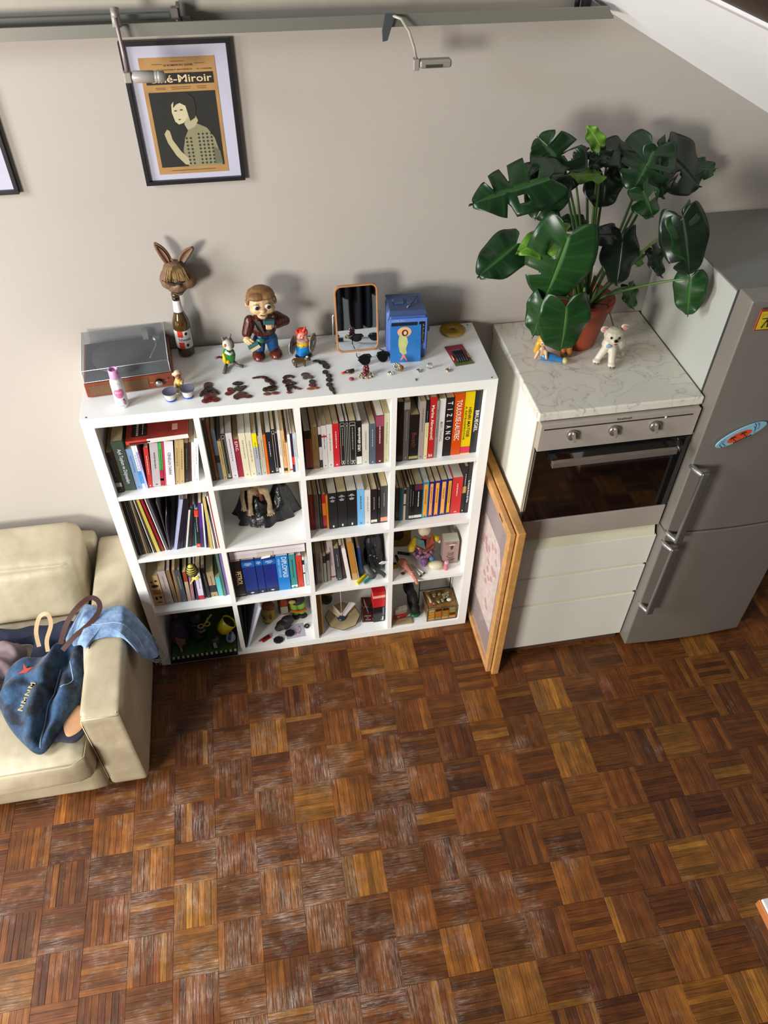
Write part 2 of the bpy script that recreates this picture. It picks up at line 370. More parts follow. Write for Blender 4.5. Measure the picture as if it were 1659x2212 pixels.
g = G(); g.prism([(0,.012),(.03,.012),(.026,.0),(.008,-.055),(-.006,-.058),(-.008,-.03)], -.004, .004, FRONT); g.build('clip', mat('4c5254', .4, .3), t)
g = G(); g.tube([(.022,0,.006),(.045,-.01,.0),(.067,-.02,-.03),(.082,-.025,-.07),(.089,-.028,-.10)], .0042); g.build('arm', mat('a8a294', .4, .2), t)
g = G(); g.box(.079,.097,-.042,-.014,-.128,-.098); g.build('joint', LG, t, bev=.003)
g = G(); g.box(.097,.195,-.044,-.012,-.124,-.100); g.build('lamp_head', mat('8f8a7e', .4, .2), t, bev=.008, seg=3)
g = G(); g.box(.115,.165,-.0455,-.044,-.120,-.112); g.build('light_slot', mat('3a3834', .5), t)
# ================================================================ BOOKCASE
T_, C_, S_ = .0412, .335, .0203; BW = 2*T_+4*C_+3*S_; BD = .388
def cellx(i): return T_+i*(C_+S_)
def cellz(r): return T_+(3-r)*(C_+S_)
WHITE = mat('eeede8', .42, noise=.012, nscale=40, name='white_foil')
def build_shelf():
    t = thing('bookcase', 'large white square bookcase with sixteen cube compartments against the wall', 'bookcase')
    g = G(); g.box(0,BW,0,BD,BW-T_,BW); g.build('top_panel', WHITE, t, bev=.001)
    g = G(); g.box(T_,BW-T_,0,BD,0,T_); g.build('bottom_panel', WHITE, t, bev=.001)
    for x in (0, BW-T_):
        g = G(); g.box(x,x+T_,0,BD,0,BW-T_); g.build('side_panel', WHITE, t, bev=.001)
    for r in range(3):
        g = G(); z = cellz(r)-S_; g.box(T_,BW-T_,.001,BD-.002,z,z+S_); g.build('shelf_board', WHITE, t, bev=.0006)
    for r in range(4):
        for i in range(3):
            g = G(); x = cellx(i)+C_; g.box(x,x+S_,.001,BD-.002,cellz(r),cellz(r)+C_); g.build('divider', WHITE, t)
    for x, y in ((.022,.012),(BW-.022,.012),(BW-.022,.372)):
        g = G(); g.lathe([(.0035,0),(.0035,.0006)], 12, Matrix.Translation((x,y,BW))); g.build('screw_hole', mat('4a4640', .6), t)
build_shelf()
CELLN = {0: 'top', 1: 'second', 2: 'third', 3: 'bottom'}
ORD = ['first','second','third','fourth','fifth','sixth','seventh','eighth','ninth','tenth','eleventh','twelfth','13th','14th','15th','16th','17th','18th','19th','20th','21st','22nd','23rd','24th','25th','26th','27th','28th','29th','30th','31st','32nd']
COLN = ['first','second','third','last']
PAGE = mat('cdbb92', .9, noise=.1, nscale=120, name='page_edges'); PAGEW = mat('d8d2c4', .9, noise=.06, nscale=150)
def book(r, c, idx, x0, x1, yf, h, lean, col, desc, ex, depth, kind='book'):
    rng = random.Random(r*1000+c*100+idx)
    cx0 = cellx(c); cx1 = cx0+C_; z = cellz(r)
    x0 = max(x0, cx0+.001); x1 = min(x1, cx1-.001); h = min(h, C_-.006)
    th = math.atan(lean) if abs(lean) > .03 else 0.
    w_ = (x1-x0-.0006)*cos(th)
    if th > 0:
        while x1 + h*math.tan(th) > cx1-.001 and th > 0: th -= .004
        th = max(th, 0)
    if th < 0:
        while x0 - h*math.tan(-th) < cx0+.001 and th < 0: th += .004
        th = min(th, 0)
    nm = 'record_sleeve' if kind == 'record' else 'book'
    place = '%s from left in the %s row, %s compartment' % (ORD[idx], CELLN[r], COLN[c])
    noun = 'record sleeve' if kind == 'record' else 'book'
    d0 = desc.split(',')[0]
    lab = '%s %s, %s' % (d0, noun, place) if ' with ' not in d0 and ' spine' not in d0 else '%s %s, %s' % (noun, ('with ' if ' spine' in d0 and not d0.startswith('with') else '')+d0, place)
    ws = lab.split()
    if len(ws) > 16:
        lab = '%s %s, %s' % (d0.split(' with ')[0].replace(' spine', ''), noun, place)
    grp = ('records and magazines' if kind == 'record' else 'books') + ' in the %s row, %s compartment' % (CELLN[r], COLN[c])
    piv = x1-.0003 if th > 0 else x0+.0003
    t = thing(nm, lab, 'record' if kind == 'record' else 'book', (piv, yf, z+.0002), (0, th, 0), grp)
    a = -w_ if th > 0 else 0.; b = a+w_
    depth = min(depth*rng.uniform(.94, 1.04), BD-yf-.008)
    gl = rng.uniform(.25, .5)
    cm = mat(col, round(gl, 1), noise=.04, nscale=40)
    g = G(); bt = .0012 if w_ > .008 else .0006
    g.box(a,b,0,bt*1.2,0,h); g.box(a,a+bt,bt,depth,0,h); g.box(b-bt,b,bt,depth,0,h)
    g.build('cover', cm, t)
    pm = PAGE if rng.random() < .7 and kind == 'book' else PAGEW
    if kind == 'book' or w_ > .006:
        g = G(); ins = .0015 if h > .15 else .001
        g.box(a+bt,b-bt,bt*1.3,depth-.002,ins,h-.0006 if 'hardback' not in desc else h-.004); g.build('page_block', pm, t)
    else:
        g = G(); g.box(a+bt,b-bt,bt,depth-.003,.001,h-.002); g.build('disc_edge' if kind == 'record' else 'page_block', mat('141214', .4), t)
    y = -.0004
    for q in ex.get('b', []):
        g = G(); i_ = q[3]*w_ if len(q) > 3 else -.00005; g.box(a+i_,b-i_,y,.0002,q[0]*h,q[1]*h); g.build('spine_band', mat(q[2], .45), t)
    if 'o' in ex:
        g = G(); m_ = .0018; l = .0011
        for zz0, zz1 in ((.008, .1*h), (.1*h+.002, .9*h), (.9*h+.002, h-.006)):
            g.box(a+m_,b-m_,y,0,zz0,zz0+l); g.box(a+m_,b-m_,y,0,zz1-l,zz1); g.box(a+m_,a+m_+l,y,0,zz0,zz1); g.box(b-m_-l,b-m_,y,0,zz0,zz1)
        g.build('ruled_outline', mat(ex['o'], .5), t)
    y2 = -.0009; cxm = (a+b)/2
    for key in ('t', 'u'):
        if key not in ex: continue
        e = ex[key]; s, tc, f0, f1, fr, dr = e[:6]; xo = a+w_*e[6] if len(e) > 6 else cxm
        L = (f1-f0)*h; zc = (f0+f1)/2*h; H = fr*w_
        g = G()
        if dr == 'h': put_text(g, s, at_front(xo, y2, zc), w_*.62, L)
        elif dr == 's':
            ch = s.split(' '); st = L/len(ch)
            for q, ch_ in enumerate(ch): put_text(g, ch_, at_front(xo, y2, f1*h-st*(q+.5), -pi/2), st*(.5 if ch_ != 'I' else .1), H)
        else: put_text(g, s, at_front(xo, y2, zc, -pi/2 if dr == 'd' else (pi/2 if len(s) > 1 else 0)), L if len(s) > 1 else w_*.5, H if len(s) > 1 else L)
        g.build('title_lettering', mat(tc, .5), t)
    if 'm' in ex:      # unreadable small print
        g = G(); zz = h*rng.uniform(.78, .88); zend = h*rng.uniform(.35, .5); hw = max(.0006, w_*.055)
        while zz > zend:
            l = rng.uniform(.004, .012); g.box(cxm-hw,cxm+hw,y2,y2+.0003,zz-l,zz); zz -= l+rng.uniform(.0015, .004)
        if w_ > .012: g.box(cxm-w_*.12,cxm+w_*.12,y2,y2+.0003,h*.04,h*.065)
        g.build('small_print', mat(ex['m'], .5), t)
    if 'c' in ex:      # centred short title lines near the head and a publisher's mark at the foot
        g = G()
        for q, (zz, ww) in enumerate(((.905,.3),(.875,.62),(.835,.08),(.80,.5),(.77,.4))):
            if 'e' in ex: zz = .90-.028*q; ww = (.5,.62,.3,.0,.0)[q]
            if ww: g.box(cxm-w_*ww/2,cxm+w_*ww/2,y2,y2+.0003,h*zz-.0011,h*zz+.0011)
        if 'e' in ex:
            g.add([(cxm+w_*.16*cos(k*pi/7), y2, h*.055+w_*.10*sin(k*pi/7)) for k in range(8)]+[(cxm-w_*.03, y2, h*.05),(cxm, y2, h*.02),(cxm+w_*.03, y2, h*.05)], [tuple(range(11))])
        else: g.box(cxm-.003,cxm+.003,y2,y2+.0003,h*.04,h*.10)
        g.build('title_print', mat(ex['c'], .5), t)
    if 'i' in ex:
        g = G()
        for fx, fz, rx, rz in ((.3,.8,.10,.03),(.7,.82,.13,.03),(.5,.66,.32,.05),(.32,.26,.13,.06),(.72,.28,.13,.045),(.5,.12,.28,.018)):
            g.add([(a+w_*(fx+rx*cos(k*pi/6)), y2, h*(fz+rz*sin(k*pi/6))) for k in range(12)], [tuple(range(12))])
        g.build('printed_icon', mat('1e1a16', .6), t)
        g = G()
        for fz in (.46, .51, .41): g.box(a+w_*.14,b-w_*.14,y2,y2+.0003,h*fz-.003,h*fz+.003)
        g.build('red_print', mat('9a4a2c', .6), t)
    if 'sp' in ex:
        g = G()
        for q in range(28): g.box(a-.001,b+.001,-.003,.001,h*(.02+q*.034),h*(.02+q*.034)+.0025)
        g.build('spiral_binding', mat('e8e2de', .4), t)
    return t
# row, column, place, x0, x1, spine y, height, lean, colour, look, spine print
BOOKS = [
(0,0,0,0.0348,0.0647,0.0280,0.1990,0.004,'1c1f20','black spine with a white label near its foot',{'b': [(0.15, 0.25, 'b8b4a8')], 'm': '888'}),
(0,0,1,0.0654,0.0672,0.0306,0.2037,0.002,'7a4a16','very thin brown-orange spine',{}),
(0,0,2,0.0679,0.1103,0.0344,0.2410,0.009,'3a4c40','thick dark green',{'t': ('Açık Toplum ve Düşmanları', 'dde', 0.15, 0.85, 0.42, 'd')}),
(0,0,3,0.1109,0.1335,0.0372,0.1982,-0.002,'7d9cc6','light blue',{'m': '5a76a0'}),
(0,0,4,0.1342,0.1453,0.0362,0.2111,0.010,'e8eaf0','thin white spine with a blue band',{'b': [(0.12, 0.42, '3f9be0')], 'm': '556'}),
(0,0,5,0.1462,0.1545,0.0344,0.2138,0.030,'b4b6e6','lavender spine with white head',{'b': [(0.85, 0.99, 'f0f0f4')], 'm': '8888c0'}),
(0,0,6,0.1545,0.1713,0.0372,0.1962,0.102,'b92a28','red',{'m': 'f0d8d0'}),
(0,0,7,0.1713,0.2013,0.0378,0.2153,0.131,'b3a9ad','pinkish grey',{'m': '555'}),
(0,0,8,0.2013,0.2143,0.0385,0.2134,0.133,'3fa04c','green and crimson',{'b': [(0.01, 0.38, 'a8203e'), (0.13, 0.18, 'a0a050')], 'm': '1c4020'}),
(0,0,9,0.2143,0.2216,0.0398,0.2149,0.135,'c93a56','thin rose-pink',{}),
(0,0,10,0.2222,0.2549,0.0373,0.2159,0.137,'d6d6da','thick white',{'t': ('CENELLIN TARIHI', '667', 0.25, 0.75, 0.3, 'd')}),
(0,0,11,0.2562,0.2720,0.0400,0.2166,0.154,'b39a6c','tan',{'m': '8a744c'}),
(0,0,12,0.2720,0.2899,0.0393,0.2168,0.154,'b89f70','tan',{'m': '8a744c'}),
(0,0,13,0.2899,0.3075,0.0461,0.1918,0.155,'2f2722','dark brown',{'m': '776', 'p': 1}),
(0,0,14,0.3075,0.3181,0.0477,0.1924,0.153,'48241f','thin maroon-brown',{'p': 1}),
(0,0,15,0.3181,0.3287,0.0459,0.1921,0.146,'e4dedd','thin off-white with pink print',{'m': 'c99'}),
(0,0,16,0.3294,0.3445,0.0416,0.2126,0.142,'eef0ee','tall white',{'m': '667'}),
(0,1,0,0.3938,0.4112,0.0369,0.2938,0.020,'4a3c34','tall mottled brown',{'m': '887'}),
(0,1,1,0.4117,0.4214,0.0378,0.2758,0.004,'a8623a','rust-brown thin',{}),
(0,1,2,0.4227,0.4376,0.0385,0.2456,0.004,'4d5a6a','slate blue',{'b': [(0.35, 0.5, '15171a')]}),
(0,1,3,0.4386,0.4534,0.0387,0.1904,-0.005,'b09a6a','tan short',{'m': '776040'}),
(0,1,4,0.4546,0.4716,0.0377,0.2223,-0.004,'26221c','black with white ruled outline',{'o': 'c8c4b4', 't': ('A', 'dcd8c8', 0.03, 0.1, 0.6, 'u')}),
(0,1,5,0.4727,0.4958,0.0390,0.2227,-0.006,'d9cfd6','white-pink',{'m': '889'}),
(0,1,6,0.4971,0.5178,0.0410,0.1870,-0.015,'8e1f36','crimson',{'t': ('E.M.C.', 'f0e4e4', 0.7, 0.95, 0.5, 'd')}),
(0,1,7,0.5183,0.5434,0.0380,0.2168,-0.000,'d9d2b4','cream',{'m': 'a8a080'}),
(0,1,8,0.5442,0.5666,0.0378,0.2161,-0.002,'d6cfb2','cream',{'m': 'a8a080'}),
(0,1,9,0.5673,0.5848,0.0372,0.2121,-0.002,'a4a9b2','grey with a yellow head',{'b': [(0.68, 0.99, 'e8d400')], 'm': '667'}),
(0,1,10,0.5854,0.5915,0.0404,0.1936,-0.009,'dcd9c0','thin white',{'m': '554'}),
(0,1,11,0.5918,0.6068,0.0382,0.2099,-0.005,'b4b29c','grey-beige with red lettering',{'m': 'c0503c'}),
(0,1,12,0.6073,0.6173,0.0386,0.1981,0.001,'d8651c','thin orange',{}),
(0,1,13,0.6179,0.6387,0.0402,0.2059,-0.002,'14161e','black with small white print',{'m': 'ccc'}),
(0,1,14,0.6395,0.6535,0.0415,0.2161,-0.007,'191715','tall black with white ruled outline',{'o': 'd0ccc0', 't': ('A', 'dcd8c8', 0.03, 0.1, 0.6, 'u')}),
(0,1,15,0.6535,0.6613,0.0363,0.2009,0.006,'1f1d2c','thin black with white foot',{'b': [(0.01, 0.14, 'e6e2d8')]}),
(0,1,16,0.6612,0.6730,0.0351,0.2156,0.010,'dcd8ca','off-white',{'m': '998'}),
(0,1,17,0.6734,0.6868,0.0351,0.2118,-0.000,'d4a870','yellow-tan',{'m': 'a07840', 'b': [(0.05, 0.12, '30241a')]}),
(0,1,18,0.6871,0.6962,0.0359,0.1502,0.009,'e2b888','short peach',{}),
(0,1,19,0.6967,0.7069,0.0355,0.1884,0.001,'eceae4','white with a red emblem',{'b': [(0.05, 0.09, 'd04030')]}),
(0,1,20,0.7069,0.7166,0.0354,0.1926,0.007,'2e1c30','navy and red',{'b': [(0.2, 0.4, 'd83020')]}),
(0,1,21,0.7166,0.7270,0.0348,0.1926,0.005,'a8b8c0','pale blue-grey',{'m': '667'}),
(0,1,22,0.7272,0.7328,0.0344,0.1966,0.007,'d8ccb0','very thin cream',{}),
(0,1,23,0.7332,0.7395,0.0333,0.2063,0.005,'4c3020','thin brown with white foot',{'b': [(0.01, 0.35, 'e4dfcc')]}),
(0,2,0,0.7601,0.7862,0.0398,0.1936,-0.002,'26201e','dark with a rust-red panel',{'b': [(0.05, 0.8, '8a3a20')]}),
(0,2,1,0.7873,0.8128,0.0397,0.2070,0.007,'6d5434','dull brown',{'m': '5a4428'}),
(0,2,2,0.8140,0.8253,0.0413,0.2057,-0.005,'c9bfc4','thin white and black',{'b': [(0.01, 0.2, '22252c'), (0.52, 0.82, '1c1e24')]}),
(0,2,3,0.8256,0.8451,0.0399,0.2106,-0.012,'d3ccc8','white with a thin red band',{'b': [(0.73, 0.77, 'b02040')], 'm': '667'}),
(0,2,4,0.8456,0.8679,0.0399,0.2134,-0.008,'d4cec8','plain white with orange print',{'m': 'b08060'}),
(0,2,5,0.8682,0.8933,0.0384,0.2142,-0.003,'bf1c28','bright red',{'m': 'f0e0d8'}),
(0,2,6,0.8953,0.9167,0.0399,0.2202,0.003,'211e20','wide black with silver outline, first of the black trio',{'o': 'c8c0b4', 't': ('A', 'dcd8c8', 0.03, 0.1, 0.45, 'u'), 'm': '998'}),
(0,2,7,0.9177,0.9298,0.0390,0.2200,0.003,'1d1a1a','narrow black with silver outline, between the wide pair',{'o': 'c8c0b4'}),
(0,2,8,0.9307,0.9578,0.0376,0.2206,0.001,'1c1f1e','wide black with silver outline, last of the black trio',{'o': 'c8c0b4', 't': ('A', 'dcd8c8', 0.03, 0.1, 0.4, 'u'), 'm': '998'}),
(0,2,9,0.9581,0.9792,0.0366,0.2183,-0.001,'16181c','black over white with bold white title',{'b': [(0.01, 0.19, 'dcd8d0')], 't': ('URSS abbandonata', 'f4f2ea', 0.32, 0.86, 0.55, 'u')}),
(0,2,10,0.9800,1.0069,0.0349,0.2013,-0.002,'cfc9bb','cream',{'m': '998'}),
(0,2,11,1.0082,1.0327,0.0310,0.2017,-0.007,'515e6b','slate blue-grey',{'m': 'b0b8c0'}),
(0,2,12,1.0333,1.0642,0.0304,0.2385,-0.004,'4e1a22','tall burgundy with rose head',{'b': [(0.78, 0.99, '94405a')], 'm': 'e0c8b8'}),
(0,2,13,1.0649,1.0912,0.0305,0.2458,-0.003,'b0b08c','tall pale green hardback',{'m': '8c8c6a'}),
(0,3,0,1.1161,1.1391,0.0274,0.2940,-0.007,'101414','tall black, first',{'m': '2c3838'}),
(0,3,1,1.1404,1.1635,0.0289,0.2961,-0.003,'57504c','tall taupe',{'b': [(0.86, 0.97, '8d8480')], 'm': '8a8480'}),
(0,3,2,1.1645,1.2004,0.0281,0.2261,-0.003,'14110f','thick black with dull red title',{'t': ('Bosch', '6a3020', 0.3, 0.62, 0.5, 'd'), 'b': [(0.03, 0.09, 'a89860')]}),
(0,3,3,1.2016,1.2231,0.0263,0.2878,-0.023,'9e928c','grey-beige',{'m': '6c6460'}),
(0,3,4,1.2236,1.2378,0.0260,0.2913,-0.021,'15161a','black with a long cream band',{'b': [(0.005, 0.63, 'dccf98')], 'm': '888'}),
(0,3,5,1.2390,1.2648,0.0262,0.2999,-0.021,'b4201c','bright red with white name',{'t': ('Marina Abramović', 'f0e8e0', 0.32, 0.88, 0.5, 'd'), 'u': ('RA', 'f0e8e0', 0.03, 0.08, 0.6, 'h')}),
(0,3,6,1.2651,1.2759,0.0259,0.2821,-0.018,'8c8884','grey',{'m': '1a1a1a'}),
(0,3,7,1.2767,1.3003,0.0286,0.2885,-0.016,'d6d3d0','tall white',{'t': ('MARC CHAGALL', '888070', 0.28, 0.62, 0.45, 'd')}),
(0,3,8,1.3015,1.3343,0.0302,0.2886,-0.015,'100f10','wide black with spaced white capitals',{'t': ('T I Z I A N O', 'e8e4dc', 0.27, 0.96, 0.62, 's')}),
(0,3,9,1.3350,1.3733,0.0308,0.3037,-0.018,'cf4a0c','wide orange',{'t': ('TOULOUSE-LAUTREC', 'ece4d8', 0.25, 0.9, 0.55, 'd')}),
(0,3,10,1.3742,1.4134,0.0327,0.3049,-0.009,'e2c20a','wide yellow with pink-red foot',{'b': [(0.01, 0.12, 'd03048')], 't': ('HENRI MATISSE', '1a1808', 0.28, 0.76, 0.3, 'd', 0.62), 'u': ('A RETROSPECTIVE', '1a1808', 0.24, 0.78, 0.16, 'd', 0.22)}),
(0,3,11,1.4149,1.4424,0.0322,0.3056,0.002,'262c2e','charcoal with bold white capitals',{'t': ('BRUEGEL', 'f0ece4', 0.36, 0.7, 0.55, 'd')}),
(1,0,0,0.0443,0.0507,0.0258,0.3109,-0.014,'1e1c1e','black',{}),
(1,0,1,0.0524,0.0579,0.0272,0.3099,-0.015,'6a6668','grey',{}),
(1,0,2,0.0596,0.0652,0.0283,0.3084,-0.020,'141417','black',{}),
(1,0,3,0.0663,0.0724,0.0292,0.3073,-0.024,'2a2622','near-black',{}),
(1,0,4,0.0735,0.0803,0.0305,0.3059,-0.030,'8a7658','tan',{}),
(1,0,5,0.0819,0.0892,0.0310,0.3053,-0.037,'5a4a3c','brown',{}),
(1,0,6,0.0909,0.0971,0.0311,0.3053,-0.043,'38342a','olive-black',{}),
(1,0,7,0.1033,0.1072,0.0306,0.3061,-0.053,'d8d4c8','white',{}),
(1,0,8,0.1089,0.1157,0.0309,0.3058,-0.061,'3a3630','dark grey',{}),
(1,0,9,0.1173,0.1320,0.0326,0.3041,-0.077,'c9b24e','wide yellow',{}),
(1,0,10,0.1337,0.1376,0.0338,0.3029,-0.092,'2c2a28','black',{}),
(1,0,11,0.1387,0.1483,0.0343,0.3034,-0.090,'8e1c20','deep red',{}),
(1,0,12,0.1523,0.1568,0.0358,0.3022,-0.082,'e0dcd4','white',{}),
(1,0,13,0.1579,0.1664,0.0362,0.3021,-0.080,'55535a','grey plastic',{}),
(1,0,14,0.1863,0.1988,0.0313,0.2884,0.261,'a8aed2','pale lilac',{}),
(1,0,15,0.2004,0.2103,0.0346,0.2848,0.252,'24222a','black',{}),
(1,0,16,0.2118,0.2231,0.0365,0.2827,0.235,'1c1c30','midnight blue',{}),
(1,0,17,0.2260,0.2322,0.0389,0.2799,0.218,'2a2830','charcoal',{}),
(1,0,18,0.2339,0.2419,0.0386,0.2167,0.221,'d4d2cc','shorter white',{}),
(1,0,19,0.2431,0.2587,0.0388,0.2230,0.194,'262428','shorter black',{}),
(1,0,20,0.2602,0.2730,0.0421,0.2376,0.157,'22222a','black glossy',{}),
(1,0,21,0.2739,0.2785,0.0418,0.2365,0.140,'4aa0a8','thin teal',{}),
(1,0,22,0.2801,0.2961,0.0313,0.2162,0.101,'1e1c1e','black with a red head',{'b': [(0.82, 0.99, 'd84020'), (0.01, 0.1, 'd83a30')], 'm': 'ccc'}),
(1,0,23,0.2969,0.3109,0.0276,0.2553,0.102,'54307e','purple',{'b': [(0.01, 0.45, '3a3060')]}),
(1,0,24,0.3120,0.3183,0.0247,0.2529,0.097,'e0e0e4','thin white',{}),
(1,0,25,0.3194,0.3245,0.0228,0.1761,0.085,'202e5c','shorter navy',{}),
(1,0,26,0.3274,0.3342,0.0213,0.2606,0.093,'7a6048','brown',{}),
(1,0,27,0.3355,0.3468,0.0112,0.2970,0.041,'c8b468','straw yellow',{}),
(1,0,28,0.3488,0.3554,0.0108,0.2994,0.034,'e4e2dc','white',{}),
(1,0,29,0.3569,0.3637,0.0108,0.3006,0.029,'6e5a4c','brown-grey',{}),
(1,0,30,0.3654,0.3700,0.0107,0.3016,0.023,'eceae6','white',{}),
(1,0,31,0.3717,0.3769,0.0112,0.3036,0.017,'c05048','thin red',{}),
(1,2,0,0.7571,0.7771,0.0502,0.2073,0.013,'8e1a18','red',{'m': 'c08070'}),
(1,2,1,0.7788,0.7978,0.0545,0.1991,0.009,'7c7064','dull grey-beige',{}),
(1,2,2,0.7991,0.8104,0.0499,0.2049,0.010,'1a1a1c','black',{'m': '776'}),
(1,2,3,0.8118,0.8268,0.0506,0.1997,0.001,'a02028','red with an orange block',{'b': [(0.4, 0.75, 'c86a1c'), (0.01, 0.07, '2a2048')]}),
(1,2,4,0.8270,0.8359,0.0486,0.1947,0.002,'c07a20','thin orange',{}),
(1,2,5,0.8365,0.8727,0.0438,0.2081,0.000,'1b1d1f','wide black, first of three',{'c': 'ddd'}),
(1,2,6,0.8740,0.9135,0.0463,0.2079,-0.005,'1a1c1e','wide black, middle of three',{'c': 'ddd'}),
(1,2,7,0.9144,0.9555,0.0464,0.2079,-0.003,'181a1c','wide black, last of three',{'c': 'eee'}),
(1,2,8,0.9570,0.9880,0.0474,0.2079,-0.001,'76b4e2','sky blue',{'m': '2a5a8a'}),
(1,2,9,0.9885,1.0137,0.0461,0.2008,0.002,'d6d4ce','white',{'m': '998'}),
(1,2,10,1.0151,1.0421,0.0450,0.2017,0.002,'1c1418','black-brown hardback',{'m': '998', 'b': [(0.04, 0.12, 'd8d4c8')]}),
(1,2,11,1.0442,1.0550,0.0447,0.1955,-0.002,'101010','thin black with salmon edges',{'m': 'ccc'}),
(1,2,12,1.0563,1.0926,0.0449,0.2141,-0.004,'3a3c3a','tall dark grey with salmon foot',{'b': [(0.04, 0.15, 'e8906c')], 'm': '889'}),
(1,3,0,1.1208,1.1352,0.0460,0.1920,0.003,'35312e','charcoal',{'m': '665'}),
(1,3,1,1.1359,1.1536,0.0446,0.1919,-0.002,'22606c','teal',{'m': '508890'}),
(1,3,2,1.1541,1.1641,0.0435,0.1845,0.001,'bfae9c','thin beige with black bars',{'b': [(0.85, 0.99, '1c1c1c'), (0.48, 0.52, '1c1c1c')]}),
(1,3,3,1.1649,1.1784,0.0431,0.1933,-0.001,'35403e','green-grey',{'m': '667'}),
(1,3,4,1.1787,1.1891,0.0419,0.2061,-0.006,'151515','thin black, left of two',{'b': [(0.04, 0.12, 'd8d8d0')], 'm': 'aaa'}),
(1,3,5,1.1896,1.1989,0.0413,0.2052,-0.002,'171717','thin black, right of two',{'b': [(0.04, 0.12, 'd8d8d0')], 'm': 'aaa'}),
(1,3,6,1.2000,1.2348,0.0425,0.2034,-0.004,'141414','wide black with plum head',{'b': [(0.84, 0.99, '5c2440'), (0.04, 0.12, 'e0e0d8')], 'm': 'e0dcd4'}),
(1,3,7,1.2352,1.2610,0.0428,0.2086,-0.003,'0a88b4','cyan with orange panel',{'b': [(0.04, 0.95, 'eea030', 0.18)], 'm': '7a5a20'}),
(1,3,8,1.2621,1.2837,0.0443,0.2066,-0.005,'35206a','violet with pale orange panel',{'b': [(0.04, 0.95, 'f0a060', 0.2)], 'm': '7a5a20'}),
(1,3,9,1.2846,1.3110,0.0447,0.2074,-0.012,'2a2070','indigo with orange panel, beside the violet one',{'b': [(0.04, 0.95, 'f0a440', 0.22)], 'm': '7a5a20'}),
(1,3,10,1.3117,1.3406,0.0468,0.2078,-0.011,'1e2470','navy with orange panel, second of its set',{'b': [(0.04, 0.95, 'f0a850', 0.22)], 'm': '7a5a20'}),
(1,3,11,1.3411,1.3627,0.0485,0.2074,-0.013,'1c2464','navy with amber panel, beside the big red volume',{'b': [(0.04, 0.95, 'eaa420', 0.2)], 'm': '7a5a20'}),
(1,3,12,1.3628,1.4071,0.0470,0.2125,-0.011,'c92c2c','very wide red',{'m': 'eac0b8'}),
(1,3,13,1.4078,1.4241,0.0455,0.2710,-0.018,'181818','tall black with white and gold print',{'m': 'ddd', 'b': [(0.44, 0.58, 'b08a30')]}),
(1,3,14,1.4244,1.4423,0.0431,0.2927,0.002,'1c1c1c','tallest black with bold white title',{'t': ('La Grande Storia del Vino', 'f0f0ea', 0.22, 0.66, 0.5, 'd')}),
(2,0,0,0.0352,0.0896,0.0402,0.2046,0.014,'b8986a','wide kraft-coloured with printed icons',{'i': 1}),
(2,0,1,0.0909,0.1232,0.0435,0.2230,0.023,'b8a8a8','pinkish white',{'m': '876'}),
(2,0,2,0.1260,0.1423,0.0459,0.2187,0.025,'7d6748','worn brown',{}),
(2,0,3,0.1429,0.1570,0.0454,0.2193,0.035,'8a6a48','worn brown thin',{}),
(2,0,4,0.1584,0.1829,0.0450,0.2130,0.025,'434b54','blue-grey hardback',{'m': 'b0a060'}),
(2,0,5,0.1846,0.2007,0.0455,0.2006,0.040,'b49c80','beige with brick-red head',{'b': [(0.66, 0.99, '8c3a20')]}),
(2,0,6,0.2013,0.2148,0.0452,0.1951,0.074,'a87a84','dusty pink',{'m': '766'}),
(2,0,7,0.2233,0.2332,0.0449,0.1911,0.057,'3c2a54','purple-navy',{}),
(2,0,8,0.2338,0.2573,0.0429,0.1885,0.041,'d2cede','white with red foot',{'b': [(0.01, 0.16, 'c41c24')], 'm': '889'}),
(2,0,9,0.2580,0.2668,0.0530,0.1784,0.026,'3a2028','dark plum',{}),
(2,0,10,0.2702,0.2867,0.0499,0.2020,0.029,'18161a','black with a round emblem',{'m': '888'}),
(2,0,11,0.2888,0.3187,0.0525,0.1733,0.018,'a89070','cream with black band',{'b': [(0.18, 0.45, '1c1e24')], 'm': '554'}),
(2,0,12,0.3210,0.3424,0.0515,0.1300,0.026,'58b4b4','short turquoise',{}),
(2,0,13,0.3443,0.3563,0.0479,0.2800,0.023,'4a6a60','leaning green-grey',{}),
(2,0,14,0.3581,0.3697,0.0522,0.2778,0.013,'7a64a0','leaning violet',{}),
(2,1,0,0.3983,0.4437,0.0310,0.2386,0.020,'120f14','wide black with gold capitals',{'t': ('PETROL', 'c8b080', 0.34, 0.72, 0.55, 'd', 0.62), 'b': [(0.04, 0.07, '605848')]}),
(2,1,1,0.4445,0.5009,0.0345,0.2369,0.027,'16307c','wide royal blue, first of three',{'b': [(0.8, 0.94, '1560a8'), (0.01, 0.12, '181c34')], 'c': 'cde', 'e': 1}),
(2,1,2,0.5025,0.5347,0.0366,0.2362,0.021,'16307c','narrower royal blue, middle of three',{'b': [(0.8, 0.94, '1560a8'), (0.01, 0.12, '181c34')], 'c': 'cde', 'e': 1}),
(2,1,3,0.5361,0.5914,0.0375,0.2330,0.015,'15297a','wide royal blue, last of three',{'b': [(0.8, 0.94, '1560a8'), (0.01, 0.12, '181c34')], 'c': 'cde', 'e': 1}),
(2,1,4,0.5925,0.6457,0.0379,0.2319,0.008,'1a7ccc','wide bright blue',{'t': ('DIPLOMASI', 'd4e4f0', 0.38, 0.96, 0.42, 'd', 0.68), 'u': ('HENRY KISSINGER', 'a0c8e8', 0.38, 0.92, 0.2, 'd', 0.25)}),
(2,1,5,0.6485,0.6772,0.0402,0.2278,0.010,'388a8c','teal green',{'m': '244', 'b': [(0.04, 0.1, 'd0e8e0')]}),
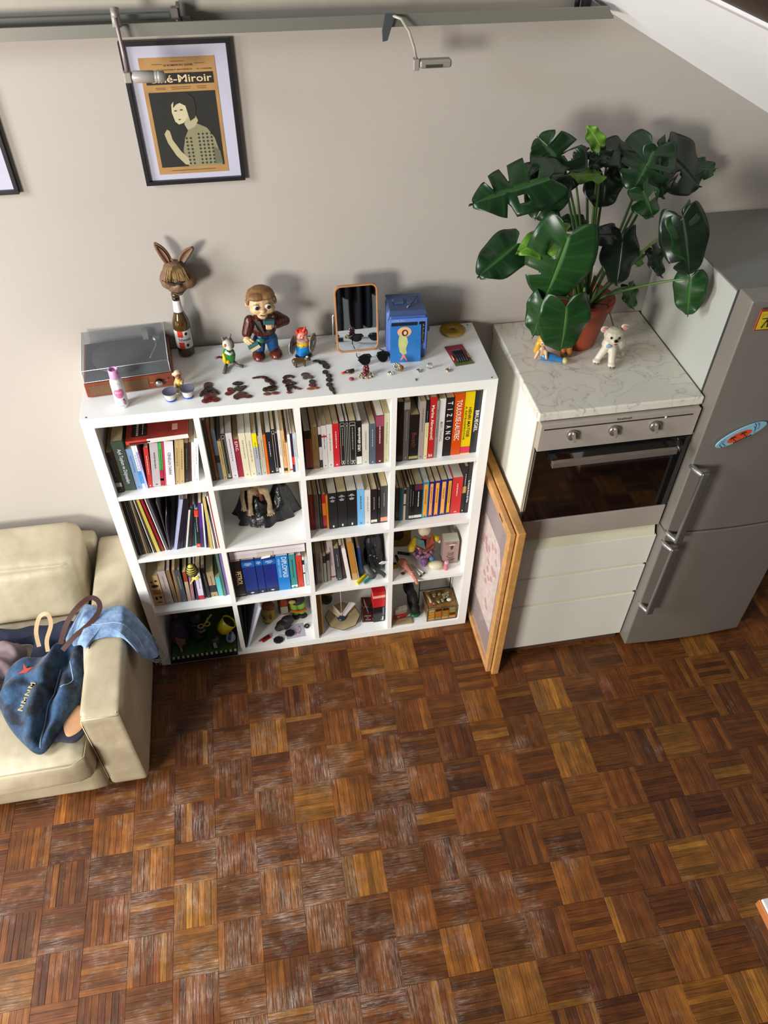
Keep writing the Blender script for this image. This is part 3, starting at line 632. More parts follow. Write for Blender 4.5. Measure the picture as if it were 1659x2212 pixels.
(2,1,6,0.6792,0.7047,0.0418,0.2149,0.005,'bc3c2c','brick red',{'m': '8c2c20'}),
(2,1,7,0.7068,0.7154,0.0431,0.1999,0.015,'d8d4cc','thin white with black bars',{'b': [(0.75, 0.9, '1c1c1c'), (0.44, 0.48, '1c1c1c')]}),
(2,1,8,0.7161,0.7374,0.0418,0.1974,0.013,'a8b4b8','pale blue-grey',{'m': '667'}),
(2,2,0,0.7597,0.7655,0.0418,0.2109,0.001,'4a4048','thin dark plum',{}),
(2,2,1,0.7672,0.7970,0.0497,0.2044,-0.008,'9a9084','warm grey',{'m': '665'}),
(2,2,2,0.7991,0.8115,0.0494,0.1924,-0.019,'807a6c','grey with black head label',{'b': [(0.7, 0.95, '1a1818')]}),
(2,2,3,0.8127,0.8287,0.0553,0.1907,-0.030,'78726a','worn grey with black head label',{'b': [(0.75, 0.98, '1a1416')]}),
(2,2,4,0.8303,0.8562,0.0619,0.2568,-0.042,'b8a8a8','tall pinkish',{'m': '766', 'b': [(0.06, 0.09, '7a2430')]}),
(2,2,5,0.8599,0.8839,0.0512,0.2182,-0.055,'3c3e44','dark grey glossy',{'m': 'aab'}),
(2,2,6,0.8866,0.9025,0.0583,0.2277,-0.064,'3a1e28','dark maroon',{}),
(2,2,7,0.9055,0.9219,0.0431,0.2279,-0.104,'d8d0cc','white spiral pad',{'sp': 1}),
(2,2,8,0.9281,0.9546,0.0419,0.2612,-0.092,'b07a30','golden-brown cardboard',{'b': [(0.01, 0.18, 'b89868')]}),
(2,2,9,0.9551,0.9607,0.0441,0.2492,-0.102,'dcc8a0','thin cream',{}),
(2,2,10,0.9638,0.9783,0.0606,0.1940,-0.056,'1c4c8a','deep blue',{}),
]
DEPTH = {'00': 0.15, '01': 0.17, '02': 0.17, '03': 0.26, '10': 0.31, '12': 0.15, '13': 0.16, '20': 0.15, '21': 0.17, '22': 0.17}
for B_ in BOOKS:
    book(*B_[:3], *B_[3:], DEPTH['%d%d' % B_[:2]], 'record' if B_[:2] == (1, 0) and 'head' not in B_[9] and 'purple' not in B_[9] else 'book')
# ================================================================ KITCHEN UNIT
def marble_mat():
    m = bpy.data.materials.new('marble_laminate'); m.use_nodes = True; nt = m.node_tree; N = nt.nodes; L = nt.links; b = N['Principled BSDF']
    geo = N.new('ShaderNodeNewGeometry')
    n = N.new('ShaderNodeTexNoise'); n.inputs['Scale'].default_value = 7; n.inputs['Detail'].default_value = 8; n.inputs['Distortion'].default_value = 1.6; L.new(geo.outputs['Position'], n.inputs['Vector'])
    r = N.new('ShaderNodeValToRGB'); e = r.color_ramp.elements
    e[0].position = .44; e[0].color = (*lin('dad5c8'), 1); e[1].position = .56; e[1].color = (*lin('ddd8cc'), 1)
    x = r.color_ramp.elements.new(.497); x.color = (*lin('a8a296'), 1); x = r.color_ramp.elements.new(.488); x.color = (*lin('d4cfc2'), 1); x = r.color_ramp.elements.new(.506); x.color = (*lin('d6d1c4'), 1)
    L.new(n.outputs[0], r.inputs[0]); L.new(r.outputs[0], b.inputs['Base Color']); b.inputs['Roughness'].default_value = .38
    return m
MARB = marble_mat()
STEEL = mat('b8aea4', .42, .3, noise=.05, nscale=9, name='brushed_steel')
CREAM = mat('e6e4da', .4, noise=.01, name='cream_lacquer')
t = thing('worktop', 'pale marbled worktop carrying the potted plant and white bear', 'worktop', (1.577, -.2, 1.4255))
g = G(); g.box(0, .627, 0, .598, 0, .0365); g.build('slab', MARB, t, bev=.007, seg=4)
t = thing('kitchen_cabinet', 'tall cream kitchen cabinet with three drawers below the oven', 'cabinet', (1.582, -.19, 0))
g = G(); g.box(0, .016, 0, .585, .052, 1.425); g.build('side_panel', CREAM, t, bev=.001)
g = G(); g.box(.602, .618, 0, .585, .052, 1.425); g.build('side_panel', CREAM, t, bev=.001)
g = G(); g.box(.016, .602, .57, .585, .052, 1.425); g.build('back_panel', mat('8f8a80', .7), t)
g = G(); g.box(.016, .602, .0, .57, .80, .812); g.build('oven_shelf', mat('1a1612', .5), t)
g = G(); g.box(.006, .612, -.012, .02, .0, .05); g.build('plinth', mat('5c4438', .3, noise=.1), t)
g = G(); g.box(-.004, .0, -.002, .003, .82, 1.42); g.build('edge_strip', mat('b8a88a', .5), t)
for z0, z1 in ((.052, .362), (.379, .558), (.573, .752)):
    g = G(); g.box(.004, .620, -.030, -.011, z0, z1); d = g.build('drawer', CREAM, t, bev=.003)
    g = G(); f0 = z1; f1 = z1+.022 if z1 < .7 else .80
    g.add([(.004, -.013, f0-.012), (.610, -.013, f0-.012), (.610, -.002, f1), (.004, -.002, f1), (.004, -.0285, f0-.001), (.610, -.0285, f0-.001), (.610,-.006,f1),(.004,-.006,f1)], [(0,1,2,3),(4,7,6,5),(3,2,6,7),(0,4,5,1),(0,3,7,4),(1,5,6,2)]); g.build('finger_groove', mat('d8d4b8', .4), d)
g = G(); g.tube([(-.002,.02,.835),(-.014,.018,.83),(-.014,.018,.815)], .0022, 6); g.build('hinge_pin', mat('8a7a68', .3, .8), t)
# oven
t = thing('built_in_oven', 'stainless steel built-in oven with three knobs and a dark glass door', 'oven', (1.587, -.19, .812))
g = G(); g.box(.014, .594, 0, .5, 0, .60); g.build('oven_body', mat('2a2826', .5, .4), t)
g = G(); g.box(.0, .608, -.026, -.001, .487, .610); pn = g.build('control_panel', STEEL, t, bev=.002)
g = G(); g.box(.012, .580, -.0275, -.0265, .586, .5905); g.build('indicator_slot', mat('241c18', .4), pn)
g = G()
for q in range(7): g.box(.285+.008*q,.291+.008*q,-.0268,-.0262,.598,.604 if q % 3 else .606)
g.build('panel_print', mat('5a5048', .4), pn)
g = G(); g.cyl((.475,-.0268,.588),(.475,-.030,.588),.005); g.build('indicator_lamp', mat('d8d0b0', .3), pn)
for x in (.125, .283, .441):
    g = G(); g.lathe([(.022,0),(.021,.010),(.018,.012)], 24, Matrix.Translation((x,-.026,.553)) @ Matrix.Rotation(pi/2, 4, 'X'))
    kb = g.build('knob', mat('9a948a', .3, .8), pn)
    g = G(); g.prism([(-.006,-.02),(0,-.024),(.006,-.02),(.006,.02),(0,.024),(-.006,.02)], .012, .022, Matrix.Translation((x,-.026,.553)) @ Matrix.Rotation(pi/2, 4, 'X') @ Matrix.Rotation(.25, 4, 'Z')); g.build('knob_grip', mat('c8c4ba', .25, .8), kb, bev=.002)
g = G(); g.box(.0, .608, -.024, -.001, .118, .480); dr = g.build('door_glass', mat('0b0a0a', .04, spec=.8, name='dark_oven_glass', coat=.6), t, bev=.002)
g = G(); g.box(.0, .608, -.026, -.001, .002, .116); g.build('lower_trim', STEEL, t, bev=.002)
g = G(); g.box(.0, .608, -.004, -.001, .480, .487); g.build('shadow_gap', mat('0c0b0b', .5), t)
hn = G(); hn.box(.045, .53, -.084, -.066, .450, .474); h_ = hn.build('handle', mat('a39a92', .3, .85), t, bev=.002)
for x in (.045, .505):
    g = G(); g.box(x, x+.025, -.066, -.024, .452, .478); g.build('handle_bracket', mat('101010', .35), h_, bev=.002)
g = G(); g.box(.07, .505, -.034, -.024, .470, .479); g.build('handle_rail', mat('101010', .35), h_)
# ================================================================ FRIDGE
t = thing('fridge_freezer', 'tall grey two-door fridge freezer with bar handles right of the oven', 'fridge', (2.208, -.16, 0))
g = G(); g.box(0, .592, 0, .55, .03, 1.86); g.build('body', mat('a9aaa2', .4, noise=.02, nscale=8, name='fridge_side'), t, bev=.004)  # body colour darkened to stand in for the plant's shadow
g = G(); g.box(-.001, .593, -.001, .551, 1.8602, 1.866); g.build('top_panel', mat('6b6a64', .5, noise=.05), t)
g = G(); g.box(0.01, .58, 0.0, .5, .0, .03); g.build('base', mat('1c1a18', .6), t)
FD = mat('7d776f', .4, .2, noise=.04, nscale=5, bump=.03, bscale=900, name='fridge_door_grey')
def fdoor(z0, z1, y0, y1, name='door'):
    g = G(); n = 8; W = .592
    vs = []
    for z, y in ((z0, y0), (z1, y1)):
        for i in range(n+1):
            x = W*i/n; vs.append((x, y-.012*sin(pi*i/n), z))
        vs += [(W, -.006, z), (0, -.006, z)]
    m = n+3
    fs = [tuple(range(m)), tuple(range(2*m-1, m-1, -1))] + [(i, m+i, m+(i+1) % m, (i+1) % m) for i in range(m)]
    g.add(vs, fs); return g.build(name, FD, t, bev=.006, seg=3)
def fhandle(d, z0, z1):
    g = G(); g.box(.012, .044, -.168, -.150, z0, z1); h = g.build('handle', mat('8c8a86', .3, .8), d, bev=.006, seg=3)
    for z in (z0, z1-.026):
        g = G(); g.tube([(.004,-.095,z+.013),(.008,-.125,z+.013),(.018,-.148,z+.013),(.028,-.158,z+.013)], .013, 8, .8); g.build('handle_end', mat('c4c4c0', .25, .8), h)
d1 = fdoor(.806, 1.875, -.105, -.092); fhandle(d1, .80, 1.19)
d2 = fdoor(.03, .797, -.115, -.105); fhandle(d2, .325, .765)
g = G(); g.box(-.002, .592, -.008, -.001, .03, 1.865); g.build('door_seal', mat('3c3e3e', .5), t)
t = thing('fridge_magnet', 'blue surfboard shaped magnet with an orange sunset and palm trees', 'magnet', (2.352, -.272, 1.327), (0, rad(-28), 0))
g = G(); P_ = [(.098*cos(a)*(1-.1*sin(a)), .030*sin(a)) for a in [2*pi*k/28 for k in range(28)]]; g.prism(P_, 0, .005, FRONT); g.build('board', mat('8ab8cc', .35, noise=.08, nscale=40), t, bev=.001)
g = G(); g.prism([(-.008+.048*cos(2*pi*k/20), -.004+.020*sin(2*pi*k/20)) for k in range(20)], .0052, .0058, FRONT); g.build('sunset', mat('d8502c', .4, noise=.1, nscale=60), t)
for sx, sy in ((-.06, .0), (-.072, -.002), (.055, .010), (.066, .006), (.05, -.004)):
    g = G(); g.tube([(sx-.006,-.0056,sy-.018),(sx-.012 if sx<0 else sx+.004,-.0056,sy),(sx,-.0056,sy+.016)], .0018, 6, .3); g.build('wave_stripe', mat('2c6296', .4), t)
for px in (-.032, .008):
    g = G(); g.tube([(px+.008,-.0062,-.020),(px+.002,-.0062,-.008),(px,-.0062,.004)], .0011, 6)
    for a in (-.4, .5, 1.2, 2., 2.8, 3.6): g.tube([(px,-.0062,.004),(px+.008*cos(a),-.0062,.004+.006*sin(a)),(px+.013*cos(a),-.0062,.002+.007*sin(a))], .0012, 5)
    g.build('palm_tree', mat('241412', .5), t)
g = G()
for q in range(10): g.box(-.035+.007*q,-.030+.007*q,-.0064,-.0056,-.027,-.022)
g.build('lettering', mat('16202c', .5), t)
t = thing('fridge_magnet', 'small framed yellow magnet with a dark dancing figure, near the fridge top', 'magnet', (2.236, -.265, 1.775))
g = G(); g.box(0, .075, -.006, 0, 0, .078); g.build('frame', mat('8a3a28', .5), t, bev=.002)
g = G(); g.box(.006, .069, -.0072, -.006, .006, .072); g.build('picture', mat('c9b020', .5, noise=.25, nscale=70), t)
g = G(); g.box(.03, .069, -.0078, -.0072, .05, .072); g.build('blue_patch', mat('5a86b8', .5), t)
g = G(); g.tube([(.022,-.0078,.012),(.028,-.0078,.03),(.034,-.0078,.036)], .002, 6); g.tube([(.042,-.0078,.012),(.04,-.0078,.03),(.034,-.0078,.036)], .002, 6); g.tube([(.034,-.0078,.036),(.036,-.0078,.05)], .004, 6); g.ball((.036,-.0078,.056), .0035, 8); g.tube([(.014,-.0078,.046),(.03,-.0078,.047)], .0016, 6)
g.build('dancing_figure', mat('1c100c', .5), t)
g = G(); g.ball((.05,-.0078,.04), (.013,.001,.009), 10); g.build('red_cape', mat('b03428', .5), t)
# ================================================================ WOODEN FRAME (old window) between bookcase and cabinet
OW = mat('bd8a4c', .6, noise=.22, nscale=22, bump=.25, bscale=60, name='old_pine'); OW2 = mat('c4925a', .55, noise=.2, nscale=30, bump=.25, bscale=70)
t = thing('window_frame', 'old wooden window frame with glass standing between bookcase and kitchen cabinet', 'frame', (1.532, -.315, 0))
DY = .62; HZ = .972
g = G(); g.box(0,.034,0,.052,0,HZ); g.build('stile', OW, t, bev=.004)
g = G(); g.box(0,.034,DY-.05,DY,0,HZ); g.build('stile', OW, t, bev=.004)
g = G(); g.box(0,.034,.052,DY-.05,HZ-.052,HZ-.001); g.build('rail', OW, t, bev=.003)
g = G(); g.box(0,.034,.052,DY-.05,0.0,.05); g.build('rail', OW, t, bev=.003)
g = G(); g.box(-.026,-.004,.012,.050,.012,HZ-.012); g.build('inner_stile', OW2, t, bev=.003)
g = G(); g.box(-.026,-.004,DY-.05,DY-.012,.012,HZ-.012); g.build('inner_stile', OW2, t, bev=.003)
g = G(); g.box(-.026,-.004,.05,DY-.05,HZ-.055,HZ-.012); g.build('inner_rail', OW2, t, bev=.003)
g = G(); g.box(-.026,-.004,.05,DY-.05,.012,.045); g.build('inner_rail', OW2, t, bev=.003)
g = G(); g.box(-.0265,-.012,.11,.16,HZ-.044,HZ-.034); g.build('latch_slot', mat('4a2a14', .7), t)
g = G(); g.cyl((-.004,.02,.2),(-.010,.02,.2),.005); g.cyl((-.004,.02,.03),(-.010,.02,.03),.003); g.build('catch', mat('5c4030', .5, .5), t)
g = G(); g.box(-.014,-.011,.05,DY-.05,.045,HZ-.055); g.build('glass', mat('f4f0f0', .05, alpha=.16, name='frame_glass', spec=.6), t)
g = G(); g.box(-.004,-.002,.05,DY-.05,.045,HZ-.055); g.build('backing_board', mat('6a3c2a', .7, noise=.2, nscale=7), t)
g = G(); g.add([(-.006,.10,.20),(-.006,.40,.20),(-.006,.40,.66),(-.006,.36,.74),(-.006,.14,.74),(-.006,.10,.66)], [(0,1,2,3,4,5)])
g.build('printed_sheet', mat('c9b0a4', .8, noise=.3, nscale=40), t)
for q in range(26):
    r = random.Random(q); g = G(); g.ball((-.0068,.12+.26*r.random(),.24+.46*r.random()), (.0006,.014,.018), 8, rot=(r.random()*3,0,0))
    if q == 0: first = g
    else: first.add(g.v, g.f)
tag(first.build('printed_flowers', mat('b05a4a', .8, noise=.4, nscale=50), t), kind='stuff')
# ================================================================ BENCH at the right edge
t = thing('side_table', 'orange wood edge of a side table cut off at the right border', 'table', (2.067, -1.562, 0))
WO = mat('b56c38', .5, noise=.12, nscale=14, name='orange_wood')
g = G(); g.box(0,.218,-.8,0,.36,.40); g.build('table_top', WO, t, bev=.004)
for y in (-.78, -.36):
    g = G(); g.box(.19,.215,y,y+.03,0,.36); g.build('leg', WO, t)
t = thing('white_tray', 'flat white tray lying on the orange edged side table', 'tray', (2.072, -1.566, .4005))
g = G(); g.box(0,.19,-.73,0,0,.012); g.build('tray_body', mat('e4e8ea', .6), t, bev=.002)
g = G(); g.box(.004,.186,-.726,-.004,.012,.0125); g.build('tray_surface', mat('e4e8ea', .6), t, bev=.003)
t = thing('added_base_cabinet', 'unseen low white cabinet right of the side table, added for the oven door reflection', 'cabinet', (2.42, -2.02, 0))  # out-of-view cabinet, added to give the oven glass something pale to reflect
g = G(); g.box(0,.62,0,.64,.06,.27); g.build('cabinet_body', mat('dcdcd6', .5), t, bev=.002)
g = G(); g.box(.02,.60,.02,.62,0,.06); g.build('plinth', mat('9a5a30', .5), t)
g = G(); g.box(-.0,.63,-.01,.65,.27,.29); g.build('cabinet_top', mat('dcdcd6', .5), t, bev=.002)
# dark clothes rail added out of view to darken the small table mirror's reflection
t = thing('added_clothes_rail', 'unseen clothes rail of dark coats, added to darken the reflection in the table mirror', 'clothes rail', (.75, -3.5, 0))
g = G(); g.cyl((0,0,1.75),(1.7,0,1.75),.014); g.cyl((.03,0,0),(.03,0,1.75),.014); g.cyl((1.67,0,0),(1.67,0,1.75),.014); g.cyl((.03,-.25,.02),(.03,.25,.02),.014); g.cyl((1.67,-.25,.02),(1.67,.25,.02),.014); g.build('rail', mat('2a2a2c', .4, .5), t)
rc = random.Random(31)
for k in range(19):
    x = .10+.084*k; c = ['15161c','20242e','101013','2a2a34','1a2030','332c30'][k % 6]; Lg = rc.uniform(1.0, 1.5)
    g = G(); g.grid(lambda u, v: (x+.045*cos(2*pi*u)*(.6+.4*v)+.008*sin(9*v+5*u), .22*sin(2*pi*u)*(.75+.25*v)*(1 if v > .08 else .5+6*v*.5), 1.72-Lg*v), 20, 16); g.cyl((x,0,1.72),(x,0,1.755),.004)
    ct = g.build('coat', mat(c, .85, noise=.3, nscale=20), t)
# ================================================================ SOFA
def leather():
    m = bpy.data.materials.new('cream_leather'); m.use_nodes = True; nt = m.node_tree; N = nt.nodes; L = nt.links; b = N['Principled BSDF']
    geo = N.new('ShaderNodeNewGeometry'); n = N.new('ShaderNodeTexNoise'); n.inputs['Scale'].default_value = 5; n.inputs['Detail'].default_value = 5; L.new(geo.outputs['Position'], n.inputs['Vector'])
    r = N.new('ShaderNodeValToRGB'); r.color_ramp.elements[0].color = (*lin('a2957a'), 1); r.color_ramp.elements[1].color = (*lin('bdb197'), 1); r.color_ramp.elements[0].position = .3; r.color_ramp.elements[1].position = .65
    L.new(n.outputs[0], r.inputs[0]); L.new(r.outputs[0], b.inputs['Base Color']); b.inputs['Roughness'].default_value = .42
    v = N.new('ShaderNodeTexVoronoi'); v.inputs['Scale'].default_value = 380; L.new(geo.outputs['Position'], v.inputs['Vector'])
    bp = N.new('ShaderNodeBump'); bp.inputs['Strength'].default_value = .12; bp.inputs['Distance'].default_value = .001; L.new(v.outputs['Distance'], bp.inputs['Height'])
    n3 = N.new('ShaderNodeTexNoise'); n3.inputs['Scale'].default_value = 9; L.new(geo.outputs['Position'], n3.inputs['Vector'])
    bp2 = N.new('ShaderNodeBump'); bp2.inputs['Strength'].default_value = .35; bp2.inputs['Distance'].default_value = .02; L.new(n3.outputs[0], bp2.inputs['Height']); L.new(bp.outputs[0], bp2.inputs['Normal']); L.new(bp2.outputs[0], b.inputs['Normal'])
    return m
LEA = leather()
def cushion(name, x0, x1, y0, y1, z0, z1, parent, bulge=(0,0,0), r=.03, lean=0., nx=14):
    """soft box: subdivided, edges rounded, faces bulged"""
    g = G(); cx_, cy_, cz_ = (x0+x1)/2, (y0+y1)/2, (z0+z1)/2; hx, hy, hz = (x1-x0)/2, (y1-y0)/2, (z1-z0)/2
    def P(u, v, w_):   # -1..1 each
        px, py, pz = u*hx, v*hy, w_*hz
        q = [px, py, pz]; H = (hx, hy, hz)
        inn = [max(-(H[i]-r), min(H[i]-r, q[i])) for i in range(3)]
        d = Vector([q[i]-inn[i] for i in range(3)])
        if d.length > 0: d = d.normalized()*r
        o = Vector(inn)+d
        o.x += bulge[0]*(1-v*v)*(1-w_*w_)*u; o.y += bulge[1]*(1-u*u)*(1-w_*w_)*v; o.z += bulge[2]*(1-u*u)*(1-v*v)*w_
        o.y += lean*(o.z+hz)
        return (o.x+cx_, o.y+cy_, o.z+cz_)
    def spread(t): 
        s = 2*t-1; return math.copysign(abs(s)**.55, s) if s else 0
    n = nx
    for ax in range(3):
        for sg in (-1, 1):
            def F(a, b, ax=ax, sg=sg):
                a = spread(a); b = spread(b)*(sg if ax != 1 else -sg)
                return P(*( (sg, a, b) if ax == 0 else (a, sg, b) if ax == 1 else (a, b, sg)))
            g.grid(F, n, n)
    o = g.build(name, LEA, parent)
    d = o.modifiers.new('w', 'WELD'); d.merge_threshold = .0008
    return o
t = thing('sofa', 'cream leather sofa with a wide flat arm beside the bookcase', 'sofa', (0, 0, 0))
def seam(pts, parent=None, name='piping', r=.0018, c='c8bd9c'):
    g = G(); g.tube(pts, r, 6); return g.build(name, mat(c, .5), parent or t)
ar = cushion('armrest', -.192, -.036, -.585, .36, .025, .562, t, (.004, .0, .006), .022)
seam([(-.185,-.583,.545),(-.05,-.583,.545)], ar); seam([(-.055,-.578,.556),(-.055,.3,.560)], ar); seam([(-.182,-.57,.555),(-.186,-.588,.53),(-.186,-.588,.1)], ar)
cushion('base', -1.75, -.196, -.60, .36, .03, .215, t, (0,.004,0), .02)
sc = cushion('seat_cushion', -1.74, -.198, -.665, .1, .205, .405, t, (.0,.02,.022), .055)
seam([(-1.7,-.672,.385),(-.9,-.69,.388),(-.26,-.674,.384),(-.208,-.64,.386),(-.203,-.56,.392)], sc); seam([(-1.7,-.664,.235),(-.9,-.672,.235),(-.26,-.664,.24),(-.21,-.63,.25)], sc, 'stitching', .0016, 'b8a684')
bc_ = cushion('back_cushion', -1.72, -.232, .02, .30, .40, .70, t, (.0,.03,.012), .06, .22)
seam([(-1.7,.075,.688),(-.9,.070,.705),(-.29,.075,.69),(-.25,.13,.66)], bc_)
cushion('back_frame', -1.75, -.196, .29, .385, .03, .60, t, (0,0,0), .03)
for x, y in ((-.25,-.55),(-1.6,-.55),(-.25,.3),(-1.6,.3)):
    g = G(); g.cyl((x,y,0),(x,y,.035),.022,.026,16); g.build('foot', mat('b8bcc4', .25, .9), t)
# ---- things on the sofa
def fold(x, y, s, seed=0):
    r = random.Random(seed); z = 0
    for k in range(4):
        a = r.uniform(0, pi); f = s*r.uniform(.6, 1.6); z += sin((x*cos(a)+y*sin(a))*f+r.uniform(0, 6))*.5/(1+.4*k)
    return z
def drop(o, pts, dz=.003):
    from mathutils.bvhtree import BVHTree
    b = BVHTree.FromPolygons([v.co for v in o.data.vertices], [tuple(p.vertices) for p in o.data.polygons])
    out = []
    for p in pts:
        h = b.ray_cast(Vector((p[0], p[1], 2)), Vector((0, 0, -1)))[0]
        out.append(Vector((p[0], p[1], (h.z if h else p[2])+dz)))
    return out
def along(pts, k=5):
    return [Vector(pts[i]).lerp(Vector(pts[i+1]), j/k) for i in range(len(pts)-1) for j in range(k)]+[Vector(pts[-1])]
def pouch(name, outline, zfun, H, m, parent, amp=.012, fs=38, seed=1, n=64, rings=20, flat=.5, mod=None):
    cx_ = sum(p[0] for p in outline)/len(outline); cy_ = sum(p[1] for p in outline)/len(outline); K = len(outline)
    def out(t):
        q = t*K; i = int(q) % K; f = q-int(q); p0, p1, p2, p3 = (outline[(i+d) % K] for d in (-1, 0, 1, 2))
        def cr(a, b, c, d): return .5*((2*b)+(-a+c)*f+(2*a-5*b+4*c-d)*f*f+(-a+3*b-3*c+d)*f**3)
        return cr(p0[0],p1[0],p2[0],p3[0]), cr(p0[1],p1[1],p2[1],p3[1])
    def F(u, v):
        ox, oy = out(u); r = 1-v; x = cx_+(ox-cx_)*r; y = cy_+(oy-cy_)*r
        pr = (1-r**2.6)**flat if r < 1 else 0
        fd = fold(x, y, fs, seed)*amp*min(1, pr*2)*(.35+.65*r)
        if mod: fd += mod(x, y)*min(1, pr*1.6)
        return (x, y, max(zfun(x, y), zfun(x, y)+H*pr+fd))
    g = G(); g.grid(F, n, rings)
    def B(u, v):
        ox, oy = out(u); r = v; x = cx_+(ox-cx_)*r; y = cy_+(oy-cy_)*r; return (x, y, zfun(x, y)-.001)
    g.grid(B, n, 4)
    return g.build(name, m, parent)
def denim(c1, c2, seed=0.):
    m = bpy.data.materials.new('denim'); m.use_nodes = True; nt = m.node_tree; N = nt.nodes; L = nt.links; b = N['Principled BSDF']
    geo = N.new('ShaderNodeNewGeometry'); n = N.new('ShaderNodeTexNoise'); n.inputs['Scale'].default_value = 13; n.inputs['Detail'].default_value = 7; n.inputs['Roughness'].default_value = .65; L.new(geo.outputs['Position'], n.inputs['Vector'])
    r = N.new('ShaderNodeValToRGB'); r.color_ramp.elements[0].color = (*lin(c1), 1); r.color_ramp.elements[1].color = (*lin(c2), 1); r.color_ramp.elements[0].position = .38; r.color_ramp.elements[1].position = .66
    L.new(n.outputs[0], r.inputs[0]); L.new(r.outputs[0], b.inputs['Base Color']); b.inputs['Roughness'].default_value = .85; b.inputs['Sheen Weight'].default_value = .15
    n2 = N.new('ShaderNodeTexNoise'); n2.inputs['Scale'].default_value = 55; L.new(geo.outputs['Position'], n2.inputs['Vector'])
    bp = N.new('ShaderNodeBump'); bp.inputs['Strength'].default_value = .5; bp.inputs['Distance'].default_value = .006; L.new(n2.outputs[0], bp.inputs['Height']); L.new(bp.outputs[0], b.inputs['Normal'])
    return m
DEN_D = denim('081222', '2f5478'); DEN_L = denim('4a648c', '8faccc'); SEAT = lambda x, y: .432
t = thing('denim_bag', 'dark blue denim tote bag with a red star lying on the sofa seat', 'bag', (0, 0, 0))
bo = [(-.352,-.630),(-.29,-.54),(-.238,-.45),(-.208,-.34),(-.205,-.24),(-.235,-.165),(-.30,-.150),(-.345,-.205),(-.40,-.215),(-.475,-.215),(-.52,-.27),(-.542,-.36),(-.512,-.45),(-.44,-.555)]
def bag_mod(x, y):
    d1 = (x+.354)-(y+.62)*.165; d2 = (x+.262)+(y+.33)*.25; d3 = (y+.345)-(x+.43)*-.55
    z = -.045*math.exp(-d1*d1/.00045)*(1 if y < -.33 else math.exp(-(y+.33)**2/.004))+.016*math.exp(-(d1-.045)**2/.0006)+.014*math.exp(-(d1+.045)**2/.0008)
    z += -.032*math.exp(-d2*d2/.0004)*math.exp(-(y+.30)**2/.010)
    return z-.022*math.exp(-d3*d3/.0003)*math.exp(-(x+.40)**2/.006)
bag = pouch('bag_body', bo, SEAT, .105, DEN_D, t, .030, 40, 5, flat=.42, n=110, rings=40, mod=bag_mod)
def bz(x, y): return .432+.103
g = G(); st = []
for k in range(8): a = pi/4*k+.3; r = .034 if k % 2 == 0 else .010; st.append((r*cos(a)*.9, r*sin(a)))
g.prism(st, 0, .003, Matrix.Translation(drop(bag, [(-.425,-.305,.545)], .002)[0]) @ Matrix.Rotation(.25, 4, 'X')); g.build('star_patch', mat('a83c34', .8), t)
for q, ch in enumerate('MNMN'):
    g = G(); put_text(g, ch, Matrix.Translation(drop(bag, [(-.385-.011*q, -.390-.027*q, .55)], .004)[0]) @ Matrix.Rotation(rad(68), 4, 'Z'), .024, .020); g.build('letter_patch', mat('b8a67c', .8), t, solid=.003)
g = G(); g.tube(drop(bag, along([(-.300,-.30,.545),(-.310,-.36,.556),(-.330,-.46,.548),(-.345,-.56,.520),(-.351,-.615,.462)]), .001), .0026, 6, .6); g.build('front_seam', mat('6c86a0', .8), t)
g = G(); g.tube(drop(bag, along([(-.265,-.27,.535),(-.252,-.31,.54),(-.245,-.36,.538),(-.262,-.39,.542),(-.285,-.40,.545)]), .001), .0022, 6, .6); g.build('pocket_stitching', mat('8aa6c4', .8), t)
def strap(pts, w_, c, parent, name='handle', th=.0022, up=(.25,-.6,.75)):
    pts = [Vector(p) for p in pts]; sm = []
    for i in range(len(pts)-1):
        p0 = pts[max(i-1, 0)]; p1 = pts[i]; p2 = pts[i+1]; p3 = pts[min(i+2, len(pts)-1)]
        for k in range(6):
            f = k/6; sm.append(.5*((2*p1)+(-p0+p2)*f+(2*p0-5*p1+4*p2-p3)*f*f+(-p0+3*p1-3*p2+p3)*f**3))
    sm.append(pts[-1]); n = len(sm); g = G(); vs = []; upv = Vector(up)
    for i, p in enumerate(sm):
        tt = (sm[min(i+1, n-1)]-sm[max(i-1, 0)]).normalized(); b = tt.cross(upv)
        b = b.normalized() if b.length > 1e-4 else Vector((1, 0, 0)); a = b.cross(tt)
        vs += [p+b*w_/2+a*th/2, p-b*w_/2+a*th/2, p-b*w_/2-a*th/2, p+b*w_/2-a*th/2]
    fs = [(4*i+k, 4*i+(k+1) % 4, 4*i+4+(k+1) % 4, 4*i+4+k) for i in range(n-1) for k in range(4)] + [(3,2,1,0), (4*n-4, 4*n-3, 4*n-2, 4*n-1)]
    g.add(vs, fs); return g.build(name, mat(c, .5), parent)
strap([(-.300,-.205,.535),(-.265,-.165,.60),(-.215,-.12,.645),(-.165,-.085,.655),(-.135,-.095,.64),(-.135,-.125,.615),(-.175,-.17,.595),(-.235,-.21,.575),(-.285,-.245,.545)], .020, '4a2c28', t)
strap([(-.385,-.20,.53),(-.385,-.165,.585),(-.365,-.125,.625),(-.335,-.12,.63),(-.325,-.15,.60),(-.345,-.20,.565),(-.345,-.235,.535)], .016, 'c8aa84', t)
def arm_z(x, y):
    if x < -.20: return .455 + (.575-.455)*max(0, 1-(-.20-x)/.10)
    if x > -.045: return .575-(x+.045)*1.15-(x+.045)**2*6
    return .575
t = thing('denim_jacket', 'light blue denim jacket with frayed hem draped over the sofa arm', 'jacket', (0, 0, 0))
